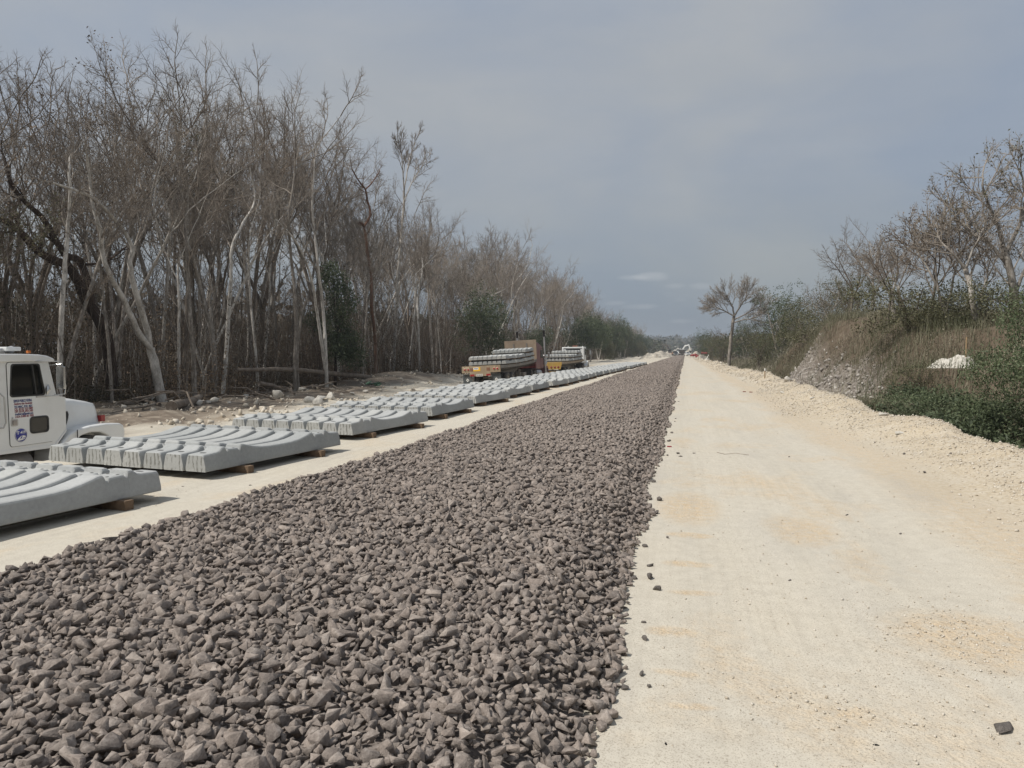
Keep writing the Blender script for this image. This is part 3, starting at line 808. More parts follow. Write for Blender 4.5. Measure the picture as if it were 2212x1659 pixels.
def glass_mat():
    mt, nt, bs = new_mat("tinted_window_glass")
    bs.inputs['Base Color'].default_value = (0.01, 0.012, 0.012, 1); bs.inputs['Roughness'].default_value = 0.06
    tr = nt.nodes.new('ShaderNodeBsdfTransparent'); tr.inputs[0].default_value = (0.42, 0.45, 0.44, 1)
    mx = nt.nodes.new('ShaderNodeMixShader'); mx.inputs[0].default_value = 0.35
    nt.links.new(tr.outputs[0], mx.inputs[1]); nt.links.new(bs.outputs[0], mx.inputs[2])
    nt.links.new(mx.outputs[0], nt.nodes['Material Output'].inputs[0])
    return mt
glass = glass_mat()

def wheel(parent, c, r=0.50, w=0.28, out=1, dual=False, name='wheel'):
    """c: hub centre of the outer face's wheel; out: +1 when the outer face looks to +X."""
    q = MB(); h = w / 2
    prof = [(-h * .7, r * .56), (-h, r * .66), (-h, r * .86), (-h * .85, r * .96), (-h * .6, r), (h * .6, r), (h * .85, r * .96), (h, r * .86), (h, r * .66), (h * .7, r * .56)]
    q.lathe(prof, c, 'x', 28)
    if dual: q.lathe(prof, (c[0] - out * (w + 0.05), c[1], c[2]), 'x', 28)
    t = q.build(name, tyre_m, parent)
    k = MB()
    k.lathe([(out * h * .55, r * .57), (out * h * .75, r * .54), (out * h * .2, r * .46), (-out * h * (.2 if dual else .5), r * .34), (-out * h * (.2 if dual else .5), r * .2), (out * h * .3, r * .17), (out * h * .4, 0.005)], c, 'x', 24)
    for i in range(8):
        a = 2 * PI * i / 8
        k.box((c[0] + out * (-h * .1), c[1] + r * .27 * math.cos(a), c[2] + r * .27 * math.sin(a)), (.04, .03, .03))
    k.build('rim', rim_m, t)
    return t
def text(parent, s, size, loc, rot, mat, name='lettering', shear=0.0, width=None, align='LEFT'):
    cu = bpy.data.curves.new(name, 'FONT'); cu.body = s; cu.size = size; cu.shear = shear; cu.align_x = align
    cu.extrude = 0.0012; cu.offset = 0.0015 * size / 0.06
    cu.materials.append(mat)
    f = bpy.data.objects.new(name, cu); COL.objects.link(f)
    bpy.context.view_layer.update()
    me = bpy.data.meshes.new_from_object(f.evaluated_get(bpy.context.evaluated_depsgraph_get()))
    bpy.data.objects.remove(f); bpy.data.curves.remove(cu)
    me.name = name
    if not me.materials: me.materials.append(mat)
    xs_ = [v.co.x for v in me.vertices]
    if width is not None and xs_:
        k = width / (max(xs_) - min(xs_)); me.transform(Matrix.Diagonal((k, 1, 1, 1)))
    o = bpy.data.objects.new(name, me); COL.objects.link(o)
    o.location = loc; o.rotation_euler = rot
    kid(parent, o); return o
def rrect(y0, z0, y1, z1, rad, n=6, sk=(0, 0, 0, 0)):
    """rounded quad (y,z) corners bl, br, tr, tl; sk shifts each corner along y."""
    out = []
    cs = [((y0 + sk[0], z0), 180), ((y1 + sk[1], z0), 270), ((y1 + sk[2], z1), 0), ((y0 + sk[3], z1), 90)]
    for (c, a0), sx, sz in zip(cs, (1, -1, -1, 1), (1, 1, -1, -1)):
        for i in range(n + 1):
            a = R(a0 + 90 * i / n)
            out.append((c[0] + sx * rad + rad * math.cos(a), c[1] + sz * rad + rad * math.sin(a)))
    return out
from mathutils.geometry import tessellate_polygon
def ring_plate(q, outer, inner, x0, x1, m=0):
    """plate with a window: outer and inner outlines in (y,z)."""
    n, k = len(outer), len(inner)
    tri = tessellate_polygon([[Vector((p[0], p[1], 0)) for p in outer], [Vector((p[0], p[1], 0)) for p in inner]])
    vs = []
    for x in (x0, x1): vs += [(x, *p) for p in outer] + [(x, *p) for p in inner]
    N = n + k; fs = []
    for t in tri: fs += [tuple(t), tuple(i + N for i in t)]
    for i in range(n): fs.append((i, (i + 1) % n, N + (i + 1) % n, N + i))
    for i in range(k): fs.append((n + i, n + (i + 1) % k, N + n + (i + 1) % k, N + n + i))
    q.add(vs, fs, m)

# ---- white tractor standing nearest, nose away from the camera ----------------
T1 = empty('semi_truck_tractor', (-12.62, 10.5, -1.2))
tag(T1, "white conventional truck tractor with blue roundel on its door, behind the sleepers", 'truck')
def t1(y, z): return (y - 10.5, z + 1.2)
def t1p(L): return [t1(*p) for p in L]
hw = 1.12                                                   # half width of the cab
q = MB()
outer = t1p([(9.0, -.26), (11.20, -.29), (11.46, -.05), (11.46, .585), (11.245, .625), (11.07, 1.272), (9.0, 1.272)])
win = rrect(*t1(10.275, .645), *t1(10.98, 1.235), .055, 6, (0, .02, -.08, .03))
for sx in (1, -1):
    ring_plate(q, outer, win, sx * (hw - .05), sx * hw)
q.prism(t1p([(9.0, -.26), (9.05, -.26), (9.05, 1.27), (9.0, 1.27)]), -hw + .05, hw - .05)
q.prism(t1p([(9.05, -.258), (11.19, -.285), (11.19, -.24), (9.05, -.21)]), -hw + .05, hw - .05)
q.prism(t1p([(11.41, -.05), (11.455, -.05), (11.455, .58), (11.245, .62), (11.20, .60)]), -hw + .05, hw - .05)
q.tube([(hw - .03, *t1(11.24, .62)), (hw - .03, *t1(11.075, 1.27))], .035, 6); q.tube([(-hw + .03, *t1(11.24, .62)), (-hw + .03, *t1(11.075, 1.27))], .035, 6)
q.tube([(0, *t1(11.24, .62)), (0, *t1(11.075, 1.27))], .02, 6)
body = q.build('cab', white_p, T1)
q = MB(); q.prism(t1p([(9.06, -.2), (11.15, -.23), (11.38, .0), (11.38, .55), (11.2, .58), (11.0, .56), (9.9, .56), (9.9, 1.2), (9.06, 1.2)]), -hw + .07, hw - .07)
q.prism(t1p([(10.15, .5), (10.33, .5), (10.22, 1.05), (10.05, 1.05)]), -.75, -.25, bev=.03); q.prism(t1p([(10.15, .5), (10.33, .5), (10.22, 1.12), (10.05, 1.12)]), .3, .85, bev=.03)
q.lathe([(-.012, .19), (0, .205), (.012, .19), (0, .178)], (-.5, *t1(11.0, .72)), 'y', 20)
q.build('cab_interior', dark_in, T1)
q = MB(); q.prism(t1p([(8.95, 1.268), (11.10, 1.268), (11.215, 1.285), (11.18, 1.325), (11.06, 1.372), (10.88, 1.398), (10.5, 1.41), (8.95, 1.41)]), -hw - .045, hw + .045, bev=.035, seg=3)
rf = q.build('roof', white_p, T1)
for p in body.data.polygons: p.use_smooth = False
# door
dout = rrect(*t1(10.235, -.222), *t1(11.10, 1.258), .05, 6, (.03, .06, -.14, 0))
q = MB(); ring_plate(q, dout, win, hw + .003, hw + .016); door = q.build('door', white_p, T1)
q = MB()
for a, b in zip(dout, dout[1:] + dout[:1]): q.tube([(hw + .004, *a), (hw + .004, *b)], .0075, 4, caps=False)
q.build('door_seal', black_r, door)
q = MB(); wi = rrect(*t1(10.30, .67), *t1(10.955, 1.21), .05, 6, (0, .02, -.075, .03)); ring_plate(q, win, wi, hw - .03, hw + .021); fr = q.build('window_frame', black_r, door)
q = MB(); q.prism(win, hw - .012, hw - .008); q.build('window', glass, door)
q = MB(); q.prism(win, -hw + .008, -hw + .012); q.build('window', glass, T1)
q = MB(); q.prism(t1p([(10.80, .68), (10.83, .68), (10.755, 1.21), (10.725, 1.21)]), hw - .01, hw + .019); q.build('window_bar', black_r, door)
q = MB(); q.add([(-hw + .06, *t1(11.255, .63)), (hw - .06, *t1(11.255, .63)), (hw - .06, *t1(11.09, 1.265)), (-hw + .06, *t1(11.09, 1.265))], [(0, 1, 2, 3)]); q.build('windscreen', glass, T1)
q = MB(); lo = rrect(*t1(10.655, -.035), *t1(11.055, .275), .07, 6); li = rrect(*t1(10.685, -.005), *t1(11.025, .245), .055, 6)
ring_plate(q, lo, li, hw + .014, hw + .028); lw = q.build('lower_window', black_r, door)
q = MB(); q.prism(li, hw + .015, hw + .019); q.build('pane', simple("dark_pane", (.02, .02, .018), .15), lw)
q = MB(); q.prism(rrect(*t1(10.28, .135), *t1(10.42, .265), .03, 4), hw + .012, hw + .024); dh = q.build('door_handle', alu, door)
q = MB(); q.box((hw + .030, *t1(10.35, .20)), (.014, .085, .085), bev=.008); q.build('latch', simple("grey_latch", (.30, .27, .24), .6), dh)
q = MB(); q.lathe([(0, .001), (.01, .014), (.012, .001)], (hw + .014, *t1(10.31, .285)), 'x', 12); q.build('door_lock', alu, door)
q = MB(); q.prism(rrect(*t1(10.80, .615), *t1(10.99, .645), .01, 3), hw + .014, hw + .03); q.build('sill_plate', alu, door)
rx = (PI / 2, 0, PI / 2)
yy, z0 = 10.345, .562
for i, (s, mt_, sh, hgt, wd, zz) in enumerate((("SERVICIO PUBLICO FEDERAL", blue_t, 0, .066, .37, .555), ("Humberto Ruiz Hern\u00e1ndez", red_t, .35, .052, .37, .510), ("TECAMAC, EDO. MEX", blue_t, 0, .058, .37, .455), ("CEL: (0155) 1623 0889", red_t, 0, .056, .37, .412),
        ("OFF: (0159) 6924 2405", red_t, 0, .056, .37, .368), ("tranfuerza@gmail.com", blue_t, 0, .056, .37, .326), ("LADA 01800 581 9503", red_t, 0, .056, .37, .280))):
    text(door, s, hgt, (hw + .0175, *t1(yy + .004 * i, zz)), rx, mt_, 'lettering', sh, wd)
q = MB(); q.lathe([(.0, .002), (.0, .125), (.006, .122), (.006, .001)], (hw + .014, *t1(10.475, -.035)), 'x', 36); lg = q.build('roundel', logo_b, door)
q = MB(); q.lathe([(.0, .119), (.0015, .119), (.0015, .113), (.0, .113)], (hw + .0205, *t1(10.475, -.035)), 'x', 36); q.build('roundel_edge', white_t, lg)
text(lg, "T", .075, (hw + .0215, *t1(10.385, -.015)), rx, white_t, 'lettering', 0, .055)
text(lg, "-419", .07, (hw + .0215, *t1(10.445, -.008)), rx, white_t, 'lettering', 0, .115)
q = MB(); tp = [(10.40, -.105), (10.42, -.085), (10.47, -.05), (10.52, -.042), (10.56, -.055), (10.565, -.085), (10.54, -.105), (10.50, -.122), (10.44, -.13), (10.405, -.125)]
q.prism(t1p(tp), hw + .0205, hw + .0225); q.build('train_emblem', white_t, lg)
q = MB(); q.prism(t1p([(10.47, -.06), (10.50, -.055), (10.475, -.095), (10.45, -.10)]), hw + .023, hw + .024); q.prism(t1p([(10.50, -.09), (10.565, -.075), (10.565, -.083), (10.50, -.10)]), hw + .023, hw + .024); q.build('emblem_stripe', logo_b, lg)
# bonnet and wings
q = MB()
bm = bmesh.new()
secs = []
for (y, zt, zb, w1, w2) in ((11.475, .585, -.25, .80, .98), (11.6, .578, -.25, .795, .96), (12.0, .535, -.25, .77, .90), (12.4, .462, -.25, .745, .86), (12.54, .432, -.25, .735, .845), (12.605, .37, -.25, .72, .835), (12.63, .26, -.25, .71, .83), (12.64, .0, -.25, .70, .82), (12.64, -.25, -.27, .70, .82)):
    row = []
    for k in range(15):
        u = k / 14
        # half section from left bottom over the top to right bottom
        if u < .32: t = u / .32; x = -(w2 + (w1 - w2) * t); z = zb + (zt - .09 - zb) * t
        elif u > .68: t = (1 - u) / .32; x = (w2 + (w1 - w2) * t); z = zb + (zt - .09 - zb) * t
        else:
            t = (u - .32) / .36; a = PI * t; x = -w1 * math.copysign(abs(math.cos(a)) ** .55, math.cos(a)); z = zt - .09 + .09 * math.sin(a) ** .6
        row.append(bm.verts.new((x, *t1(y, z))))
    secs.append(row)
for a, b in zip(secs, secs[1:]):
    for i in range(14): bm.faces.new((a[i], a[i + 1], b[i + 1], b[i]))
q.bm(bm, None, 0, True)
bonnet = q.build('bonnet', white_p, T1)
q = MB(); q.tube([(.99, *t1(11.468, -.25)), (.82, *t1(11.468, .47)), (.70, *t1(11.468, .575)), (0, *t1(11.468, .59)), (-.70, *t1(11.468, .575)), (-.82, *t1(11.468, .47)), (-.99, *t1(11.468, -.25))], .02, 6); q.build('bonnet_seal', black_r, bonnet)
q = MB(); q.tube([(1.03, *t1(11.49, -.02)), (1.02, *t1(11.55, .07)), (.99, *t1(11.60, .16)), (.955, *t1(11.645, .24)), (.935, *t1(11.665, .29))], [.018, .02, .03, .034, .018], 8); q.build('bonnet_latch', black_r, bonnet)
for sx in (1, -1):
    q = MB()
    arch_o = [(11.18, -.62), (11.2, -.45), (11.33, -.27), (11.5, -.13), (11.7, -.055), (12.0, -.02), (12.4, -.01), (12.78, -.035), (12.88, -.09), (12.91, -.2), (12.90, -.55)]
    arch_i = [(12.62, -.55), (12.58, -.40), (12.45, -.26), (12.25, -.17), (12.0, -.15), (11.78, -.19), (11.6, -.31), (11.5, -.5), (11.49, -.62)]
    q.prism(t1p(arch_o + arch_i), sx * .62, sx * 1.16, bev=.04, seg=3)
    f_ = q.build('fender', white_p, T1)
    q = MB(); q.box((sx * .80, *t1(12.66, .065)), (.10, .11, .13), bev=.012); q.build('marker_lamp', [red_l], f_)
    wheel(T1, (sx * .98, *t1(12.0, -.70)), .50, .28, sx)
    q = MB(); q.box((sx * 1.18, *t1(11.66, -.14)), (.012, .012, .16)); q.build('fender_seam', black_r, f_)
# mirrors
for sx in (1, -1):
    q = MB(); xo = sx * (hw + .20)
    q.tube([(sx * hw, *t1(10.72, 1.275)), (xo, *t1(11.10, 1.27)), (xo, *t1(11.20, 1.24)), (xo + sx * .02, *t1(11.255, .80)), (xo, *t1(11.25, .66)), (xo - sx * .05, *t1(11.16, .635)), (sx * hw, *t1(10.95, .632))], .011, 6)
    q.tube([(sx * (hw - .02), *t1(11.12, 1.2)), (xo, *t1(11.19, 1.22))], .009, 6); q.tube([(sx * hw, *t1(11.22, .64)), (xo, *t1(11.22, .66))], .012, 6)
    mr = q.build('mirror_bracket', chrome, T1)
    q = MB(); q.box((xo, *t1(11.17, .97)), (.17, .05, .42), bev=.02); q.build('mirror', chrome, mr)
    q = MB(); q.tube([(sx * (hw + .05), *t1(11.0, .655)), (sx * (hw + .06), *t1(11.02, .76)), (sx * (hw + .05), *t1(11.03, .84))], [.008, .045, .012], 8); q.build('convex_mirror', chrome, mr)
# roof fittings
for px_ in (.62, -.55):
    q = MB()
    q.tube([(px_, *t1(10.42, 1.45)), (px_, *t1(10.55, 1.47)), (px_, *t1(10.74, 1.485)), (px_, *t1(10.80, 1.487))], [.012, .035, .055, .07], 14); q.box((px_, *t1(10.6, 1.425)), (.05, .1, .04))
    q.build('air_horn', alu, rf)
for px_ in (1.0, .35, -.35, -1.0):
    q = MB(); q.box((px_, *t1(10.80, 1.445)), (.05, .06, .05), bev=.012); q.build('clearance_lamp', amber_l, rf)
q = MB(); q.box((.55, *t1(10.76, 1.50)), (.34, .30, .075), bev=.02); q.box((-.4, *t1(10.02, 1.49)), (.34, .24, .12), bev=.02); q.build('roof_vent', white_p, rf)
q = MB(); q.tube([(hw, *t1(10.02, .70)), (hw + .06, *t1(10.05, .73)), (hw + .07, *t1(10.12, .66)), (hw + .07, *t1(10.14, .22)), (hw + .06, *t1(10.10, .13)), (hw, *t1(10.02, .13))], .014, 8); q.build('grab_rail', alu, T1)
q = MB(); q.prism(t1p([(9.0, -.32), (11.19, -.345), (11.40, -.12), (11.46, -.06), (11.46, -.03), (11.2, -.285), (9.0, -.255)]), hw - .06, hw + .012); q.prism(t1p([(9.0, -.32), (11.19, -.345), (11.40, -.12), (11.46, -.06), (11.46, -.03), (11.2, -.285), (9.0, -.255)]), -hw - .012, -hw + .06); q.build('cab_sill', white_p, T1)
q = MB()
for sx in (.42, -.42): q.box((sx, *t1(9.3, -.52)), (.09, 7.0, .26))
q.box((0, *t1(12.4, -.72)), (1.6, .12, .14)); q.box((0, *t1(8.6, -.4)), (.9, .9, .1))
q.build('chassis', dust_s, T1)
for sx in (1, -1):
    q = MB(); q.lathe([(-.65, .02), (-.65, .30), (-.62, .32), (.62, .32), (.65, .30), (.65, .02)], (sx * .82, *t1(10.1, -.64)), 'y', 24); q.build('fuel_tank', dust_s, T1)
    for yy in (7.3, 8.6): wheel(T1, (sx * 1.02, *t1(yy, -.70)), .50, .27, sx, True)
q = MB(); q.box((0, *t1(12.86, -.62)), (2.3, .10, .26), bev=.03); q.build('bumper', chrome, T1)
q = MB(); q.box((0, *t1(12.655, .08)), (1.25, .03, .55)); q.build('grille', black_r, T1)

# ---- flatbed trailers with their loads -------------------------------------------
def deck_z(s, L, c, base): return base + c * max(0.0, (s / L)) ** 2.4
def trailer(org, heading, roll, L, camber, base, panel, rails, label, headboard=True, red=True):
    """origin on the ground under the middle of the rear edge; +Y forward."""
    M = Matrix.Translation(org) @ Matrix.Rotation(-heading, 4, 'Z') @ Matrix.Rotation(roll, 4, 'Y')
    t = empty('flatbed_trailer'); t.matrix_world = M
    tag(t, label, 'trailer')
    hw_ = 1.25; n = 26
    zs = lambda s: deck_z(s, L, camber, base)
    S = [L * i / n for i in range(n + 1)]
    q = MB()
    for i in range(n):
        a, b = S[i], S[i + 1] - .015
        q.add([(-hw_ + .09, a, zs(a) - .05), (hw_ - .09, a, zs(a) - .05), (hw_ - .09, b, zs(b) - .05), (-hw_ + .09, b, zs(b) - .05), (-hw_ + .09, a, zs(a)), (hw_ - .09, a, zs(a)), (hw_ - .09, b, zs(b)), (-hw_ + .09, b, zs(b))],
              [(0, 3, 2, 1), (4, 5, 6, 7), (0, 1, 5, 4), (1, 2, 6, 5), (2, 3, 7, 6), (3, 0, 4, 7)])
    q.build('deck', simple("weathered_deck_boards", (.20, .165, .125), .9, 0, .3, 5, (.32, .27, .2), .6), t)
    for sx in (1, -1):
        q = MB()
        for i in range(n):
            a, b = S[i], S[i + 1]
            x0, x1 = sx * (hw_ - .088), sx * hw_
            q.add([(x0, a, zs(a) - .17), (x1, a, zs(a) - .17), (x1, b, zs(b) - .17), (x0, b, zs(b) - .17), (x0, a, zs(a) + .012), (x1, a, zs(a) + .012), (x1, b, zs(b) + .012), (x0, b, zs(b) + .012)],
                  [(0, 3, 2, 1), (4, 5, 6, 7), (1, 2, 6, 5), (3, 0, 4, 7)] + ([(0, 1, 5, 4)] if i == 0 else []) + ([(2, 3, 7, 6)] if i == n - 1 else []))
        rl = q.build('side_rail', rails, t)
        q = MB(); s = .9
        while s < L - .3:
            q.tube([(sx * (hw_ + .008), s, zs(s) - .14), (sx * (hw_ + .008), s, zs(s) - .27), (sx * (hw_ - .04), s, zs(s) - .31), (sx * (hw_ - .10), s, zs(s) - .27)], .011, 5); s += .62
        q.build('rope_hook', dust_s, rl)
        q = MB()
        q.prism([(.3, zs(.3) - .18), (L * .5, zs(L * .5) - .18), (L - .3, zs(L - .3) - .18), (L - .3, zs(L) - .32), (L * .72, zs(L * .72) - .40), (L * .60, zs(L * .6) - .66), (.3, base - .60)], sx * .43, sx * .53)
        q.build('main_beam', dust_s, t)
        q = MB(); s = .7
        while s < L - .5:
            q.prism([(sx * .53, zs(s) - .18), (sx * (hw_ - .09), zs(s) - .18), (sx * (hw_ - .09), zs(s) - .24), (sx * .53, zs(s) - .42)], s, s + .05, 'y'); s += .62
        q.build('outrigger', dust_s, t)
        for yy in (2.1, 3.35): wheel(t, (sx * (hw_ - .17), yy, .50), .50, .26, sx, True)
        q = MB(); q.box((sx * .95, L * .57, .62), (.12, .14, 1.0)); q.box((sx * .95, L * .57, .10), (.26, .26, .03)); q.tube([(sx * .95, L * .57 - .06, .25), (sx * .95, L * .57 - 1.1, base - .35)], .025, 6)
        q.build('landing_leg', dust_s, t)
        # mud flap
        q = MB(); q.box((sx * .94, 1.28 - 1.2, .58 if red else .5), (.60, .02, .78 if red else .5)); mf = q.build('mud_flap', simple("dark_grey_flap", (.055, .062, .062), .75, 0, .3, 4, (.16, .145, .12), .6), t)
        if red:
            q = MB(); q.prism([(sx * .94 - .10, .62), (sx * .94, .51), (sx * .94 + .10, .62), (sx * .94, .73)], .062, .068, 'y'); dm = q.build('diamond_mark', white_t, mf)
            q = MB()
            for k in range(3):
                a = R(90 + 120 * k); c_ = (sx * .94 + .032 * math.cos(a), .62 + .032 * math.sin(a))
                q.prism([(c_[0] + .026 * math.cos(a + R(w)), c_[1] + .026 * math.sin(a + R(w))) for w in (0, 90, 180, 270)], .056, .0605, 'y')
            q.build('diamond_symbol', black_r, dm)
            if sx < 0:
                q = MB(); q.box((sx * .94, .064, .35), (.44, .006, .115)); pl = q.build('name_strip', white_t, mf)
                text(pl, "GIREM", .115, (sx * .94, .059, .31), (PI / 2, 0, 0), simple("dark_red_paint", (.16, .025, .025), .6), 'lettering', 0, .40, 'CENTER')
    for yy in (2.1, 3.35):
        q = MB(); q.tube([(-hw_ + .1, yy, .5), (hw_ - .1, yy, .5)], .07, 8); q.box((0, yy, .68), (1.0, .12, .14)); q.build('axle', dust_s, t)
    q = MB()
    if red:
        q.prism([(-hw_ - .01, base + .03), (-hw_ - .01, base - .40), (-.75, base - .40), (-.75, base - .62), (.62, base - .62), (.62, base - .40), (hw_ + .01, base - .40), (hw_ + .01, base + .03)], -.05, .02, 'y', bev=.008)
    else:
        q.prism([(-hw_ - .01, base + .02), (-hw_ + .02, base - .22), (-1.12, base - .60), (1.12, base - .60), (hw_ - .02, base - .22), (hw_ + .01, base + .02)], -.05, .02, 'y', bev=.01)
        q.box((0, .1, base - .80), (2.1, .10, .10))
    rp = q.build('rear_panel', panel, t)
    zl = base - (.19 if red else .42)
    for x in ((-1.05, -.83, .86, 1.07) if red else (-.95, -.65, -.35, .35, .65, .95)):
        q = MB(); q.lathe([(-.02, .004), (-.02, .07), (.0, .074)], (x, -.052, zl), 'y', 18); lm = q.build('tail_lamp', red_l, rp)
        q = MB(); q.lathe([(-.012, .072), (-.018, .082), (-.004, .088), (.0, .075)], (x, -.052, zl), 'y', 18); q.build('lamp_ring', cream_t if red else black_r, lm)
    if red:
        q = MB(); q.box((-.27, -.056, base - .18), (.46, .008, .25)); pt = q.build('warning_plate', yel_pl, rp)
        q = MB(); q.box((-.32, -.062, base - .14), (.33, .006, .13)); pw = q.build('name_panel', white_t, pt)
        text(pw, "NANDA", .09, (-.32, -.067, base - .17), (PI / 2, 0, 0), blue_t, 'lettering', 0, .28, 'CENTER')
        for x in (-.58, .47):
            q = MB(); q.box((x, -.056, base - .55), (.27, .008, .12)); q.build('red_reflector', red_l, rp)
        q = MB(); q.box((-.10, -.062, base - .555), (.42, .01, .15)); lp = q.build('licence_plate', simple("dusty_plate", (.5, .48, .43), .6), rp)
        text(lp, "57 UB 8U", .09, (-.10, -.069, base - .585), (PI / 2, 0, 0), black_r, 'lettering', 0, .34, 'CENTER')
        for x in (-.60, .48):
            q = MB(); q.box((x, -.053, base - .20), (.22, .006, .20)); q.build('rust_patch', simple("rust", (.17, .085, .05), .9, 0, .3, 9), rp)
        text(rp, "SLAM", .12, (-1.20, -.054, base - .10), (PI / 2, 0, 0), cream_t, 'lettering', .1, .40)
        text(rp, "C", .09, (.84, -.054, base - .08), (PI / 2, 0, 0), cream_t, 'lettering', 0, .07)
    if headboard:
        q = MB(); z0 = zs(L); q.box((0, L + .04, z0 + .74), (2.5, .06, 1.50), bev=.006); hb = q.build('headboard', plyw_p, t)
        for x in (-.52, .50):
            q = MB(); q.box((x, L - .005, z0 + .75), (.09, .03, 1.0)); q.build('headboard_post', dust_s, hb)
    q = MB(); q.box((.78, L * .68, .62), (.62, .85, .5), bev=.02); q.build('tool_box', dust_s, t)
    return t, M, zs
def load(M, zs, plan, who, layer_names, group):
    """plan: list of (layer, start, height of the layer's underside over the deck at that start)."""
    for (ly, s0, off, pos) in plan:
        za, zb = zs(s0), zs(s0 + 2.6)
        L_ = M @ Matrix.Translation((1.235, s0, za + off)) @ Matrix.Rotation(math.atan2(zb - za, 2.6), 4, 'X')
        sleeper_bundle(L_, lambda i, ly=ly, pos=pos: (f"concrete sleeper, {'rightmost' if i == 0 else ORD[i] + ' from right'} in {layer_names[ly]}{pos} on {who}"), group,
                       lambda nm, ly=ly, pos=pos: f"timber batten under {nm} end of {layer_names[ly]}{pos} on {who}", "timber battens on the trailers", th=.075)
lay = {0: 'bottom layer', 1: 'middle layer', 2: 'top layer'}
LH = .075 + .243 + .002
t2, M2, z2 = trailer((-12.35, 43.7, -.88), R(1.0), R(-2.9), 10.6, .30, 1.47, tan_p, dust_s, "tan flatbed trailer stacked with sleepers, brown headboard, red lamps and dark mud flaps")
load(M2, z2, [(0, 1.5, .0, ', rear bundle'), (0, 4.4, .0, ', middle bundle'), (0, 7.25, .0, ', front bundle'), (1, 1.5, LH, ', rear bundle'), (1, 4.4, LH, ', middle bundle'), (1, 7.25, LH, ', front bundle'), (2, 7.1, 2 * LH, '')],
     "the tan trailer", lay, "concrete sleepers loaded on the tan trailer")
t3, M3, z3_ = trailer((-11.35, 60.6, -.86), R(0.5), R(-1.0), 13.0, .12, 1.47, yellow_p, tan_p, "flatbed trailer with yellow rear panel carrying stacked sleepers behind a white cab", headboard=False, red=False)
load(M3, z3_, [(0, 3.6, .0, ', rear bundle'), (0, 6.6, .0, ', middle bundle'), (0, 9.5, .0, ', front bundle'), (1, 3.6, LH, ', rear bundle'), (1, 6.6, LH, ', middle bundle'), (1, 9.5, LH, ', front bundle'), (2, 8.6, 2 * LH, '')],
     "the yellow-ended trailer", lay, "concrete sleepers loaded on the yellow ended trailer")

